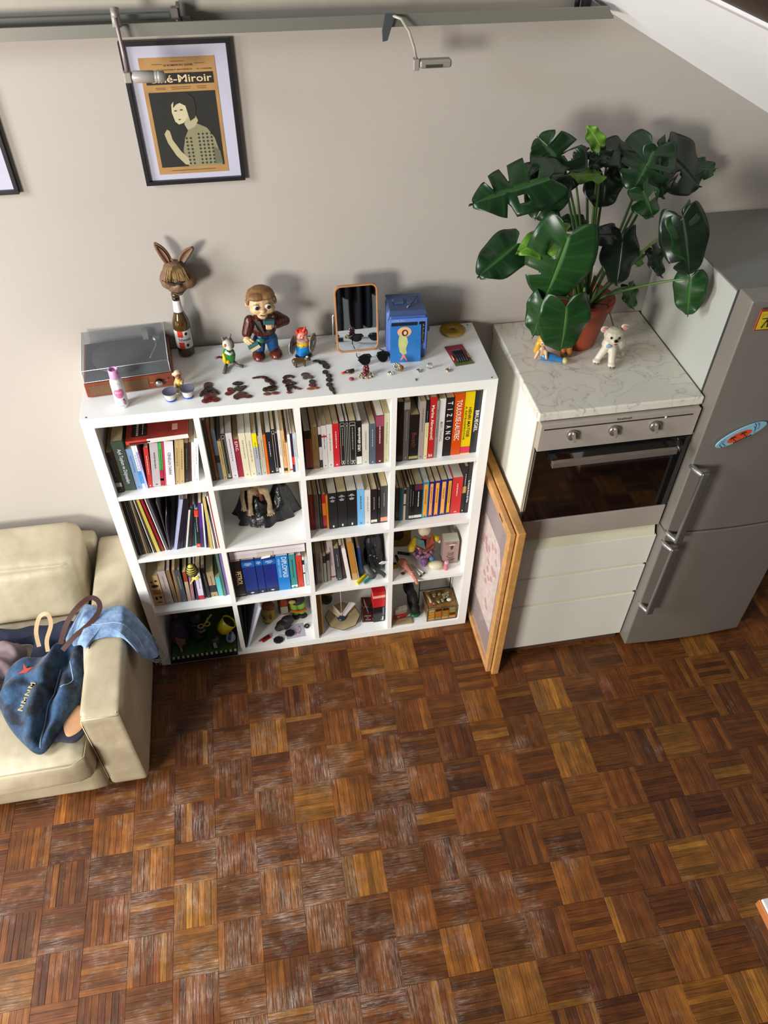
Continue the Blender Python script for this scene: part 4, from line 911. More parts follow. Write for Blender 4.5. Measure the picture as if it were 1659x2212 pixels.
jo = [(-.185,-.275),(-.155,-.240),(-.09,-.235),(-.03,-.255),(.012,-.29),(.038,-.27),(.060,-.22),(.052,-.165),(.005,-.115),(-.07,-.075),(-.14,-.085),(-.19,-.055),(-.24,-.045),(-.285,-.08),(-.31,-.125),(-.27,-.19),(-.215,-.24)]
jk = pouch('jacket_body', jo, arm_z, .020, DEN_L, t, .010, 42, 9, n=96, rings=20, flat=.35)
g = G(); g.tube(drop(jk, along([(-.20,-.165,.5),(-.14,-.175,.602),(-.08,-.175,.602),(-.03,-.195,.597),(.01,-.23,.535),(.022,-.262,.505)]), .0005), .0022, 6, .5); g.build('seam', mat('b4bccc', .8), t)
g = G(); g.tube(drop(jk, along([(-.28,-.10,.50),(-.25,-.075,.535),(-.235,-.06,.555)]), .0005), .0022, 6, .5); g.tube(drop(jk, along([(-.262,-.13,.515),(-.235,-.10,.55),(-.225,-.085,.57)]), .0005), .0022, 6, .5); g.build('pocket_seams', mat('26344e', .8), t)
g = G(); r = random.Random(3)
for k in range(46):
    f = k/45; x = .030+.035*sin(pi*f)+r.uniform(-.004,.004); y = -.285+.13*f; z = arm_z(x, y)+.006
    g.tube([(x,y,z),(x+.012,y+r.uniform(-.008,.008),z-.012),(x+.018+r.uniform(-.004,.006),y+r.uniform(-.012,.012),z-.030)], .0011, 4)
tag(g.build('frayed_hem', mat('8a8e90', .9), t), kind='stuff')
strap([(-.185,-.265,.575),(-.197,-.32,.50),(-.198,-.38,.46),(-.200,-.43,.45),(-.196,-.455,.45)], .02, 'c9c2b6', t, 'sleeve_edge')
t = thing('shirt', 'crumpled mauve shirt at the left edge of the sofa seat', 'shirt', (0, 0, 0))
pouch('shirt_body', [(-.60,-.12),(-.52,-.10),(-.475,-.125),(-.47,-.17),(-.49,-.215),(-.50,-.26),(-.56,-.31),(-.66,-.36),(-.74,-.28),(-.72,-.16)], SEAT, .075, mat('7c6a6e', .9, noise=.25, nscale=14), t, .045, 62, 12)
t = thing('blue_jeans', 'dark navy jeans folded along the sofa back behind the bag', 'trousers', (0, 0, 0))
pouch('jeans_body', [(-.66,.0),(-.50,-.015),(-.36,-.01),(-.27,-.02),(-.235,-.06),(-.30,-.115),(-.345,-.125),(-.38,-.19),(-.455,-.195),(-.455,-.10),(-.58,-.08)], lambda x, y: .420, .045, mat('1a2236', .9, noise=.3, nscale=16), t, .016, 40, 21)
t = thing('black_garment', 'black garment between the mauve shirt and the denim bag', 'clothes', (0, 0, 0))
pouch('garment_body', [(-.475,-.20),(-.455,-.205),(-.44,-.212),(-.50,-.24),(-.53,-.285),(-.552,-.36),(-.57,-.42),(-.60,-.38),(-.56,-.32),(-.505,-.26)], SEAT, .02, mat('16141a', .9, noise=.2), t, .006, 50, 2)
t = thing('leather_pouch', 'tan leather flap of a navy pouch under the denim bag', 'pouch', (0, 0, 0))
pouch('pouch_body', [(-.36,-.585),(-.30,-.585),(-.235,-.60),(-.20,-.565),(-.205,-.53),(-.26,-.50),(-.31,-.53)], lambda x, y: .43, .010, mat('1c1e30', .8), t, .002, 40, 3)
pouch('leather_flap', [(-.262,-.575),(-.212,-.555),(-.203,-.50),(-.205,-.47),(-.235,-.445),(-.28,-.50)], lambda x, y: .441, .006, mat('b98a64', .6, noise=.08), t, .001, 40, 4)
# ================================================================ ON TOP OF THE BOOKCASE
TZ = BW+.0003
def blob(t, name, parts, c, vox=.0016, rough=.4, M=None, **k):
    """organic part: overlapping balls and capsules fused into one smooth skin"""
    g = G()
    for p in parts:
        if len(p) == 2: g.ball(p[0], p[1], 12)
        elif len(p) == 3: g.ball(p[0], p[1], 12, rot=p[2])
        else: g.cap(p[0], p[1], p[2], p[3])
    m = c if not isinstance(c, str) else mat(c, rough, **k)
    return g.build(name, m, t, vox=vox)
def dots(t, name, pts, r, c, rough=.3):
    for p in pts:
        g = G(); g.ball(p, r, 8); g.build(name, mat(c, rough), t)
# --- record player
t = thing('record_player', 'brown wooden record player with a clear dust cover', 'record player', (.020, .118, TZ), (0, 0, rad(5)))
RW, RD = .305, .262
BRN = mat('7a3a20', .45, noise=.15, nscale=25, name='reddish_wood')
g = G(); g.box(0,RW,0,RD,.004,.060); g.build('body', BRN, t, bev=.004)
for x in (.02, RW-.03):
    for y in (.02, RD-.03): g = G(); g.cyl((x,y,0),(x,y,.004),.008); g.build('foot', mat('1a1a1a', .6), t)
g = G(); g.box(.008,RW-.008,.01,RD-.01,.0602,.064); g.build('deck', mat('2e2c2e', .5), t)
g = G(); g.lathe([(.098,.064),(.1,.068),(.1,.072),(.02,.0725)], 40, Matrix.Translation((.13,.135,0))); g.build('platter', mat('3a383a', .4), t)
g = G(); g.tube([(.262,.215,.078),(.258,.15,.082),(.235,.08,.08)], .003, 8); g.cyl((.262,.215,.064),(.262,.215,.08),.014); g.build('tonearm', mat('a8a4a0', .3, .8), t)
grl = mat('6a4c30', .8, noise=.5, nscale=420, name='speaker_cloth')
for x0, x1 in ((.014,.115),(.125,.215)):
    g = G(); g.box(x0,x1,-.0012,.0,.012,.050); g.build('speaker_grille', grl, t, bev=.001)
g = G(); g.lathe([(.0125,0),(.012,.012),(.010,.015)], 20, Matrix.Translation((.250,0,.030)) @ Matrix.Rotation(pi/2, 4, 'X')); g.build('volume_knob', mat('1c1a1c', .25, .3), t)
g = G(); g.lathe([(.0128,.013),(.0118,.0155)], 20, Matrix.Translation((.250,0,.030)) @ Matrix.Rotation(pi/2, 4, 'X')); g.build('knob_ring', mat('c8c8c8', .2, .9), t)
g = G(); g.cyl((.284,0,.04),(.284,-.003,.04),.0025); g.build('status_lamp', mat('3a2018', .4), t)
g = G()
for x, z in ((.225,.030),(.275,.030),(.25,.012)): g.box(x-.006,x+.006,-.0005,0,z-.0005,z+.0005)
g.build('dial_print', mat('d8c8b0', .5), t)
CL = mat('7c8288', .06, alpha=.22, name='dust_cover_acrylic', spec=.6)
g = G(); a, b, c, d, e, f_ = .004, RW-.008, .004, RD-.004, .0645, .112; th = .0025
g.box(a,b,c,d,f_-th,f_); g.box(a,b,c,c+th,e,f_-th); g.box(a,b,d-th,d,e,f_-th); g.box(a,a+th,c+th,d-th,e,f_-th); g.box(b-th,b,c+th,d-th,e,f_-th); g.build('dust_cover', CL, t)
g = G(); ED = mat('e8ecf0', .2); r_ = .0009
for p in (((a,c,f_),(b,c,f_)),((a,c,e),(b,c,e)),((a,c,e),(a,c,f_)),((b,c,e),(b,c,f_)),((b,c,f_),(b,d,f_)),((a,c,f_),(a,d,f_))): g.cyl(p[0],p[1],r_,r_,6)
tag(g.build('cover_edges', ED, t), kind='stuff')
g = G(); g.box(.215,.235,.225,.25,.066,.10); g.build('hinge', mat('8c8a88', .5), t)
# --- spray can
t = thing('spray_can', 'white and pink spray can in front of the record player', 'spray can', (.142, .062, TZ), (0, 0, 0))
g = G(); g.lathe([(.020,0),(.0218,.004),(.0218,.098),(.0205,.108),(.017,.116),(.0165,.118)], 28); g.build('can', mat('e6e2e4', .25), t)
g = G(); g.lathe([(.0165,.1165),(.0172,.118),(.0168,.150),(.0145,.1515),(.0135,.1505),(.0135,.138),(.0,.138)], 28); cp = g.build('cap', mat('d49ac4', .3), t)
g = G(); g.ball((0,.002,.1385), (.009,.009,.008), 12); g.build('spray_button', mat('c060a0', .35), cp)
g = G(); g.cyl((.012,-.010,.140),(.0135,-.0115,.140),.0025); g.build('nozzle_hole', mat('7a3a60', .4), cp)
def curved_patch(R, ang0, z0, rx, rz, n=24, ccut=None):
    g = G(); K = 8
    def F(u, v):
        a = 2*pi*u; x = rx*v*cos(a); z = rz*v*sin(a); th = ang0+x/R; return (R*sin(th), -R*cos(th), z0+z)
    g.grid(F, n, K); return g
g = curved_patch(.0221, .12, .064, .0185, .020); g.build('pink_disc', mat('d4719a', .35), t)
g = curved_patch(.0222, -.1, .093, .015, .013); g.build('white_disc', mat('e8e6e6', .25), t)
g = curved_patch(.0222, .62, .036, .0035, .0035); g.build('seal_mark', mat('6a2448', .35), t)
g = curved_patch(.0222, .72, .024, .006, .010); g.build('flower_print', mat('b888a0', .35), t)
g = G(); put_text(g, 'EEZ', Matrix.Rotation(.05, 4, 'Z') @ at_front(0, -.0224, .068), .022, .006, .0224); g.build('lettering', mat('f2dce8', .4), t)
g = G()
for z, w_ in ((.060,.016),(.056,.018),(.052,.013)):
    for k in range(6): a = -.2-w_/.045+w_/.0225*k/6; g.add([(.0224*sin(a+q), -.0224*cos(a+q), z+s) for q, s in ((0,-.0007),(w_/.16,-.0007),(w_/.16,.0007),(0,.0007))], [(0,1,2,3)])
for k in range(8): a = -.4+.1*k; g.add([(.0223*sin(a+q), -.0223*cos(a+q), .012+s) for q, s in ((0,-.0008),(.1,-.0008),(.1,.0008),(0,.0008))], [(0,1,2,3)])
g.build('small_print', mat('a88ca0', .4), t)
# --- bottle with rabbit head
t = thing('beer_bottle', 'brown beer bottle with red and white label, beside the record player', 'bottle', (.362, .352, TZ))
BG = mat('4a3208', .06, alpha=.86, name='brown_glass', spec=.8, coat=.5)
g = G(); g.lathe([(.0,.001),(.026,.0),(.0305,.004),(.031,.012),(.031,.125),(.029,.145),(.022,.165),(.0165,.180),(.0145,.200),(.0130,.238),(.0145,.240),(.0145,.250),(.012,.253)], 32); g.build('bottle_glass', BG, t)
g = G(); g.lathe([(.029,.003),(.0295,.012),(.0295,.115)], 28); g.build('beer', mat('1c1206', .3), t)
def wrap(R0, R1, z0, z1, a0, a1, c, name, off=.0003):
    g = G(); g.grid(lambda u, v: ((R0+(R1-R0)*v+off)*sin(a0+(a1-a0)*u), -(R0+(R1-R0)*v+off)*cos(a0+(a1-a0)*u), z0+(z1-z0)*v), 20, 3); return g.build(name, mat(c, .45), t)
wrap(.031, .031, .038, .112, -1.3, 1.3, 'd8d4ce', 'label'); wrap(.0312, .0312, .038, .112, -.62, .05, 'c83820', 'label_red_stripe')
wrap(.0312, .0312, .066, .086, -.75, 1.15, 'e0dcd6', 'label_band', .0004)
wrap(.0165, .0135, .181, .226, -1.7, 1.7, 'dcd8d8', 'neck_label')
g = G(); put_text(g, 'Ichnusa', Matrix.Rotation(.20, 4, 'Z') @ at_front(0, -.0321, .077), .046, .013, .0321); g.build('label_lettering', mat('181418', .5), t)
g = G()
for s, z, a in ((1,.100,.42),(1,.052,.42)):
    g2 = curved_patch(.0320, a, z, .0055, .0065); g.add(g2.v, g2.f); g3 = curved_patch(.0322, a, z+.002, .0058, .0012); 
g.build('head_emblem', mat('20181a', .5), t)
g = G()
for k in range(5):
    a = -.35; z = .19+.007*k
    for q in range(6): th = a+.12*q; R = .0158-.003*(z-.181)/.045+.0008; g.add([(R*sin(th+x), -R*cos(th+x), z+s) for x, s in ((0,0),(.1,0),(.1,.0012),(0,.0012))], [(0,1,2,3)])
g.build('neck_print', mat('8a8488', .6), t)
g = G(); g.lathe([(.0142,.2405),(.0142,.2495)], 20); g.lathe([(.0135,.226),(.0132,.2385)], 20); g.build('dark_rim', mat('1c0c08', .2), t)
t = thing('rabbit_head_puppet', 'brown rubber rabbit head puppet stuck on the beer bottle', 'puppet', (.378, .350, TZ+.2540)); t.scale = (1.12,)*3
RB = mat('6e5138', .7, noise=.15, nscale=60, bump=.3, bscale=260, name='brown_rubber')
blob(t, 'head', [((0,0,.008),(-.002,0,.03),.018,.034),((0,0,.054),(.050,.040,.040)),((-.022,-.010,.052),(.030,.032,.032)),((.034,-.006,.046),(.030,.032,.028)),((0,-.018,.034),(.034,.026,.026)),((0,0,.080),(.038,.034,.028))], RB, .0022)
def ear(p0, p1, p2, w_, c=RB):
    g = G(); a, b, d = Vector(p0), Vector(p1), Vector(p2)
    side = (d-a).cross(Vector((0, 1, 0))).normalized()
    def F(u, v):
        p = a*(1-v)**2+b*2*v*(1-v)+d*v*v; wd = w_*sin(pi*min(1, .16+.84*v))**.6 if v < 1 else 0
        s = 2*u-1; return p+side*s*wd+Vector((0, -.006*(1-s*s)*-1, 0))
    g.grid(F, 10, 14); return g
ear((-.014,0,.098),(-.022,-.004,.135),(-.044,-.002,.168),.0135).build('ear', RB, t, solid=.006)
ear((.020,0,.094),(.038,-.004,.130),(.066,-.004,.146),.0120).build('ear', RB, t, solid=.006)
g = ear((-.015,-.006,.104),(-.023,-.008,.135),(-.041,-.006,.160),.0075); g.build('ear_lining', mat('7a5644', .8), t, solid=.001)
HR = mat('8a6e42', .8, noise=.3, nscale=160, name='straw_hair')
g = G(); r = random.Random(5)
for k in range(70):
    a = r.uniform(-1.5, 1.5); q = r.uniform(.6, 1.1)
    g.tube([(.004+.008*sin(a),-.006,.102),(.004+.024*sin(a)*q,-.030-.006*cos(a),.096),(.004+.034*sin(a)*q,-.040-.004*cos(a),.070-.012*r.random())], .0016, 5)
for k in range(10): g.tube([(0,0,.100),(-.004+.004*r.uniform(-1,1),.0,.112+.004*r.random())], .0018, 5)
tag(g.build('hair_fringe', HR, t), kind='stuff')
g = G(); g.tube([(-.040,-.028,.060),(-.022,-.042,.056),(-.006,-.043,.050),(.012,-.042,.054),(.026,-.036,.058)], .0042, 6); g.tube([(-.02,-.036,.022),(0,-.041,.018),(.018,-.036,.022)], .0018, 6); g.build('face_creases', mat('2a1c10', .8), t)
blob(t, 'nose', [((.004,-.042,.044),(.010,.007,.008)),((-.006,-.038,.038),(.007,.006,.006))], mat('7a6240', .6), .0014)
# --- boy figurine
t = thing('boy_figurine', 'large painted boy figurine in plaid jacket and blue trousers holding a box', 'figurine', (.660, .282, TZ), (0, 0, rad(4))); t.scale = (1.08, 1.04, 1.0)
SK = 'c8a47a'
for s in (-1, 1):
    blob(t, 'shoe', [((s*.030,-.014,.017),(.0235,.034,.019)),((s*.028,.008,.020),(.021,.022,.022))], '5a2418', .002, .22)
blob(t, 'trousers', [((-.024,.002,.034),(-.020,.004,.075),.020,.023),((.024,.002,.034),(.020,.004,.075),.020,.023),((0,.004,.085),(.040,.028,.024))], mat('164a7c', .3, noise=.25, nscale=90), .002)
PL = bpy.data.materials.new('plaid'); PL.use_nodes = True
def plaid(m, c1, c2, c3, s):
    nt = m.node_tree; N = nt.nodes; L = nt.links; b = N['Principled BSDF']; tc = N.new('ShaderNodeTexCoord')
    w1 = N.new('ShaderNodeTexWave'); w1.bands_direction = 'X'; w1.inputs['Scale'].default_value = s; w1.inputs['Distortion'].default_value = 1.5
    w2 = N.new('ShaderNodeTexWave'); w2.bands_direction = 'Z'; w2.inputs['Scale'].default_value = s*.8; w2.inputs['Distortion'].default_value = 1.5
    L.new(tc.outputs['Object'], w1.inputs[0]); L.new(tc.outputs['Object'], w2.inputs[0])
    m1 = N.new('ShaderNodeMix'); m1.data_type = 'RGBA'; m1.inputs[6].default_value = (*lin(c1), 1); m1.inputs[7].default_value = (*lin(c2), 1); L.new(w1.outputs[1], m1.inputs[0])
    m2 = N.new('ShaderNodeMix'); m2.data_type = 'RGBA'; m2.inputs[7].default_value = (*lin(c3), 1); L.new(m1.outputs[2], m2.inputs[6])
    mu = N.new('ShaderNodeMath'); mu.operation = 'MULTIPLY'; mu.inputs[1].default_value = .6; L.new(w2.outputs[1], mu.inputs[0]); L.new(mu.outputs[0], m2.inputs[0])
    L.new(m2.outputs[2], b.inputs['Base Color']); b.inputs['Roughness'].default_value = .35
plaid(PL, '2c0e0c', '6a2018', '20100c', 32)
blob(t, 'jacket', [((0,.004,.125),(.046,.032,.044)),((0,.004,.155),(.044,.028,.026)),((-.044,.0,.160),(-.060,-.006,.112),.020,.018),((.044,.0,.164),(.072,-.010,.148),.020,.018),((.072,-.010,.148),(.040,-.036,.150),.017,.013)], PL, .0022)
g = G()
for s in (-1, 1): g.add([(s*.034,-.022,.176),(s*.012,-.032,.170),(s*.004,-.037,.118),(s*.026,-.0375,.142)], [(0,1,2,3)] if s < 0 else [(3,2,1,0)])
g.build('lapels', mat('2c2822', .5), t, solid=.004)
blob(t, 'hand', [((.018,-.046,.158),(.015,.010,.013)),((.006,-.050,.150),(.020,-.052,.150),.0045,.004),((.006,-.052,.157),(.020,-.055,.157),.0045,.004),((.006,-.051,.164),(.020,-.053,.164),.0045,.004)], SK, .0015, .35)
blob(t, 'hand', [((-.062,-.020,.094),(.015,.012,.016)),((-.066,-.030,.092),(-.058,-.036,.084),.0045,.004),((-.058,-.032,.096),(-.050,-.037,.088),.0045,.004),((-.050,-.030,.100),(-.043,-.034,.093),.0045,.004)], SK, .0015, .35)
g = G(); g.box(-.018,.018,-.008,.008,-.007,.009, Matrix.Translation((.014,-.052,.176)) @ Matrix.Rotation(.1, 4, 'Y')); g.build('mouth_organ', mat('2e5a60', .35), t, bev=.002)
g = G(); g.box(-.020,.020,-.010,.010,-.012,.010, Matrix.Translation((-.042,-.040,.078)) @ Matrix.Rotation(-.5, 4, 'Y')); g.build('held_box', mat('2e5a58', .35), t, bev=.002)
g = G(); g.box(-.018,.018,-.0125,-.0105,-.010,.002, Matrix.Translation((-.042,-.040,.078)) @ Matrix.Rotation(-.5, 4, 'Y')); g.build('box_label', mat('c8b48a', .5), t)
g = G(); g.ball((-.018,-.038,.096), (.018,.010,.012), 6); g.build('green_package', mat('2c6056', .3), t)
blob(t, 'head', [((0,0,.232),(.046,.040,.042)),((-.016,-.018,.212),(.026,.022,.020)),((.018,-.018,.212),(.026,.022,.020)),((0,-.030,.200),(.018,.014,.012)),((-.046,.002,.226),(.008,.008,.012)),((.046,.002,.226),(.008,.008,.012)),((0,-.040,.216),(.010,.010,.008)),((0,0,.19),(0,0,.175),.018,.02)], SK, .0022, .4)
blob(t, 'hair', [((0,.008,.250),(.049,.042,.036)),((-.014,-.022,.262),(.030,.020,.014)),((.018,-.020,.262),(.028,.020,.013)),((0,.018,.232),(.047,.032,.036)),((-.044,-.006,.238),(.008,.012,.014)),((.044,-.006,.240),(.007,.012,.012))], mat('7a5630', .6, noise=.15, nscale=90), .0022)
for x in (-.019, .019):
    g = G(); g.ball((x,-.0380,.230), (.0108,.005,.0100), 14); g.build('eye_white', mat('c8b8a0', .3), t)
    g = G(); g.ball((x+.001,-.0420,.2295), (.0070,.0030,.0072), 12); g.build('iris', mat('241c2c', .15), t)
    g = G(); g.tube([(x-.010,-.040,.242),(x,-.043,.246),(x+.010,-.040,.243)], .0010, 5); g.build('eyebrow', mat('5a3a20', .5), t)
g = G(); g.tube([(-.012,-.044,.203),(-.004,-.046,.200),(.004,-.045,.200)], .0014, 6); g.build('mouth', mat('5a2c24', .5), t)
# --- green tin animal
t = thing('tin_animal_toy', 'small green wind-up tin animal with grey ears left of the boy figurine', 'toy', (.522, .245, TZ), (0, 0, rad(10))); t.scale = (1.22,)*3
blob(t, 'body', [((0,0,.036),(.020,.017,.028)),((0,0,.026),(.018,.016,.018))], '2c7a26', .0015, .22)
g = G(); g.ball((-.016,-.008,.030), (.007,.010,.016), 10); g.ball((-.008,-.014,.022), (.006,.005,.008), 8); g.ball((-.017,-.006,.044), (.005,.008,.006), 8); g.build('yellow_paint', mat('d8b418', .25), t, vox=.0012)
blob(t, 'head', [((0,-.002,.076),(.016,.016,.016)),((.002,-.014,.070),(.010,.010,.008))], 'c4bfb0', .0014, .3)
blob(t, 'hood', [((.002,.006,.080),(.016,.013,.016)),((-.010,.002,.092),(-.012,.0,.100),.005,.003),((.008,.004,.094),(.014,.004,.102),.005,.003),((.014,.0,.072),(.006,.010,.014))], '6c6862', .0014, .4)
g = G(); g.ball((-.010,-.014,.080), (.004,.003,.006), 10); g.build('eye_ring', mat('c87828', .3), t)
g = G(); g.tube([(-.012,-.012,.058),(.0,-.018,.050),(.010,-.014,.052)], .0045, 8); g.build('white_scarf', mat('d4d0c4', .4), t)
g = G(); g.tube([(-.018,0,.030),(-.030,0,.036),(-.042,-.002,.036)], .0036, 8); g.build('tail', mat('4a1c20', .3), t)
for s in (-1, 1):
    g = G(); g.tube([(s*.010,-.002,.012),(s*.018,-.016,.006),(s*.020+(-.008 if s < 0 else .012),-.040+(.014 if s > 0 else 0),.005)], .0055, 8, .9); g.build('leg', mat('5c5850', .4), t)
# --- cymbal toy
t = thing('cymbal_toy', 'small clockwork toy figure with red hair between two tin discs', 'toy', (.795, .268, TZ), (0, 0, rad(3))); t.scale = (1.1,)*3
g = G(); g.lathe([(.021,.004),(.0235,.010),(.0225,.040),(.021,.044)], 24); g.build('blue_trousers', mat('0e7ec8', .25), t)
blob(t, 'torso', [((0,0,.052),(.021,.018,.014)),((-.012,0,.058),(.010,.010,.010)),((.012,0,.058),(.010,.010,.010))], 'b09a84', .0015, .4)
g = G(); g.lathe([(.0218,.0425),(.0222,.050),(.0200,.055)], 24); g.build('yellow_waistcoat', mat('d8b01c', .25), t)
g = G(); g.ball((0,-.0215,.048), (.003,.0015,.003), 8); g.build('green_button', mat('3a7a3a', .3), t)
blob(t, 'head', [((0,-.001,.082),(.018,.016,.016)),((-.009,-.008,.077),(.009,.009,.009)),((.009,-.008,.077),(.009,.009,.009)),((0,-.016,.078),(.005,.005,.004))], 'd8806e', .0014, .35)
blob(t, 'hair', [((0,.004,.092),(.019,.015,.012)),((-.014,-.006,.094),(-.019,-.004,.106),.004,.002),((.006,-.006,.098),(.012,-.004,.108),.005,.004),((.015,0,.088),(.006,.010,.012)),((-.016,0,.088),(.005,.009,.010))], 'c83420', .0014, .4)
dots(t, 'eye', [(-.006,-.0155,.085),(.006,-.0155,.085)], .0017, '241418')
g = G(); g.ball((0,-.021,.079), .0018, 8); g.build('nose', mat('a03028', .3), t)
for s in (-1, 1):
    R = Matrix.Translation((s*.034,-.006,.048)) @ Matrix.Rotation(rad(-30), 4, 'Z') @ Matrix.Rotation(pi/2, 4, 'Y')
    for r0, r1, c in (((0,.033,'b0aca4'),(0,.027,'b82c20'),(0,.023,'c89a20'),(0,.018,'3c7aa0'),(0,.012,'4a9a50'),(0,.008,'c8c4b8')) if s > 0 else ((0,.033,'b0aca4'),(0,.030,'6a625a'))):
        h = .0012+ (0.033-r1)*.06
        g = G(); g.lathe([(r1,-.0008),(r1,h*1.0),(0,h*1.0+.0004)], 32, R); g.build('tin_disc' if r1 == .033 else 'painted_ring', mat(c, .22, .5 if r1 == .033 else 0), t)
    g = G(); g.tube([(s*.018,-.002,.056),(s*.028,-.006,.050),(s*.034,-.006,.048)], .0035, 8); g.build('arm', mat('7a2c20', .4), t)
g = G(); g.ball((0,-.008,.004), (.030,.022,.005), 16); g.build('feet', mat('16161a', .3), t)
# --- small brown animal in front
t = thing('dog_figurine', 'small brown animal figurine standing before the toy with tin discs', 'figurine', (.776, .200, TZ), (0, 0, rad(4))); t.scale = (1.15,)*3
blob(t, 'body', [((-.016,0,.019),(.012,0,.020),.0105,.0095),((-.018,.004,.014),(-.018,.004,.003),.0045,.004),((-.014,-.006,.014),(-.014,-.007,.003),.0045,.004),((.012,.004,.014),(.013,.004,.003),.0042,.004),((.014,-.006,.014),(.014,-.007,.003),.0042,.004),((.024,-.004,.026),(.009,.008,.008)),((.030,-.006,.023),(.006,.005,.005))], mat('4e3a20', .3, noise=.35, nscale=90), .0013)
g = G(); g.ball((.024,-.006,.034), (.005,.004,.003), 10); g.build('white_tuft', mat('c8c4bc', .3), t)
# --- flat painted cut-out figures
def cut(label, x, y, rot, shapes, h=.005):
    t = thing('cutout_figure', label, 'figurine', (x, y, TZ), (0, 0, rot), 'flat glossy cut-out figures'); t.scale = (1.08, 1.2, 1.0)
    for nm, c, bl in shapes:
        g = G()
        for (bx, by, rx, ry, a) in bl: g.ball((bx*1.2, by*1.22, h*.55), (rx*1.2, ry*1.22, h*.62), 14, rot=(0, 0, a))
        g.build(nm, mat(c, .18, noise=.3, nscale=120, coat=.4), t, vox=.0012)
    return t
DB = '2c1c12'
cut('flat glossy figure in a wide red skirt, leftmost of the cut-outs', .440, .090, .05, [('skirt', '5a1414', [(0,-.024,.018,.020,0),(-.012,-.036,.012,.010,0),(.014,-.036,.014,.010,0)]), ('upper_body', '241816', [(0,.006,.016,.016,0),(-.018,-.004,.007,.016,-.5),(.018,-.004,.007,.016,.5)]), ('head', '4a3220', [(0,.028,.013,.012,0),(-.008,.022,.006,.010,0)])])
cut('flat glossy figure with black hat and outstretched red coat, second cut-out', .540, .084, .0, [('coat', '5c1818', [(-.018,0,.010,.014,.5),(-.026,-.012,.010,.008,0)]), ('upper_body', '2a2420', [(.004,.004,.014,.012,0),(.016,.008,.012,.007,.4)]), ('hat', '181210', [(.002,.026,.016,.009,0)]), ('skirt', '4a1c16', [(.010,-.022,.018,.014,0),(.024,-.030,.016,.008,-.2),(-.004,-.028,.010,.012,0)])])
cut('flat glossy gnome with a long drooping pointed cap, third cut-out', .648, .092, .0, [('cap', '3c2818', [(.004,.020,.013,.010,-.6),(-.006,.034,.014,.007,-.5),(-.022,.038,.014,.0045,0),(-.034,.037,.008,.003,.1),(.014,.008,.009,.012,0)]), ('body', DB, [(.008,-.014,.017,.012,0),(-.008,-.016,.008,.010,0),(.016,-.010,.010,.010,0)]), ('boots', '6a3418', [(-.004,-.034,.012,.006,0),(.018,-.034,.012,.006,0)])])
cut('flat glossy striding gnome with flapped hat, fourth cut-out', .726, .090, .0, [('hat', '3a201a', [(0,.032,.014,.006,0),(-.012,.026,.005,.006,0),(.012,.027,.006,.005,0)]), ('body', '3a2418', [(-.006,.010,.014,.012,0),(.010,.002,.012,.006,-.3)]), ('trousers', '241014', [(0,-.010,.014,.009,-.3),(.014,-.018,.010,.006,-.5),(-.004,-.022,.006,.012,0)]), ('boots', '64301c', [(.024,-.024,.009,.004,-.2),(-.004,-.036,.009,.004,0)])])
cut('flat glossy gnome in dark green jacket seen from behind, fifth cut-out', .796, .092, .0, [('cap', '4a4238', [(-.006,.030,.013,.010,0),(.006,.018,.011,.008,0),(-.008,.016,.008,.006,0)]), ('jacket', '20301e', [(.010,-.002,.010,.010,0)]), ('trousers', '5a1a18', [(.009,-.016,.012,.008,0)]), ('boots', '8a4a28', [(.002,-.030,.012,.005,0),(.018,-.029,.009,.005,0)])])
cut('flat glossy black twisted figure with curved hat, tallest of the cut-outs', .868, .105, .0, [('hat', '141a18', [(-.006,.066,.014,.010,-.5),(-.022,.076,.012,.006,-.1),(.002,.050,.011,.014,.1)]), ('body', '14181a', [(-.004,.024,.009,.010,0),(.004,.008,.009,.010,0),(.002,-.010,.010,.010,0)]), ('leg', '2a1a1a', [(.000,-.030,.010,.010,0),(.004,-.048,.008,.014,.2),(.008,-.064,.005,.008,0)])])
# --- cups and monkey
for x, y, lab in ((.308, .070, 'left of two small white buckets with a blue foot, in front of the monkey figurine'), (.368, .078, 'right of two small white buckets with a blue foot, beside the monkey figurine')):
    t = thing('egg_cup', lab, 'cup', (x, y-.004, TZ), group='small white buckets'); t.scale = (1.3,)*3
    g = G(); g.lathe([(.012,0),(.0135,.002),(.0165,.022),(.0195,.027),(.0180,.0275),(.0150,.022),(.0125,.006),(0,.005)], 28); g.build('bowl', mat('d4d0c4', .25), t)
    g = G(); g.lathe([(.0137,.0012),(.0146,.0065)], 28); g.build('blue_foot', mat('2850b8', .3), t)
    g = G(); g.lathe([(.0198,.0262),(.0202,.0275),(.0194,.0285),(.0185,.0275)], 28); g.build('rim', mat('5a5c70', .3), t)
t = thing('monkey_figurine', 'tiny seated monkey figurine in yellow behind the two small buckets', 'figurine', (.340, .126, TZ), (0, 0, rad(5))); t.scale = (1.35,)*3
blob(t, 'body', [((0,0,.022),(.012,.011,.018)),((-.009,-.004,.026),(-.012,-.012,.016),.0045,.004),((.009,-.004,.028),(.006,-.014,.026),.0045,.004),((-.006,-.006,.008),(-.008,-.020,.007),.0055,.005),((.006,-.006,.008),(.008,-.020,.007),.0055,.005)], 'c4aa88', .0013, .4)
g = G(); g.ball((0,-.006,.024), (.010,.007,.012), 12); g.build('yellow_vest', mat('d0b050', .4), t)
blob(t, 'head', [((0,0,.048),(.011,.010,.0115)),((-.011,0,.048),(.004,.003,.005)),((.011,0,.048),(.004,.003,.005))], 'c8b498', .0012, .4)
blob(t, 'face', [((0,-.007,.046),(.0075,.005,.007)),((0,-.010,.042),(.005,.004,.004))], '9a5a34', .0010, .4)
dots(t, 'eye', [(-.003,-.012,.049),(.003,-.012,.049)], .0012, '1c100c')
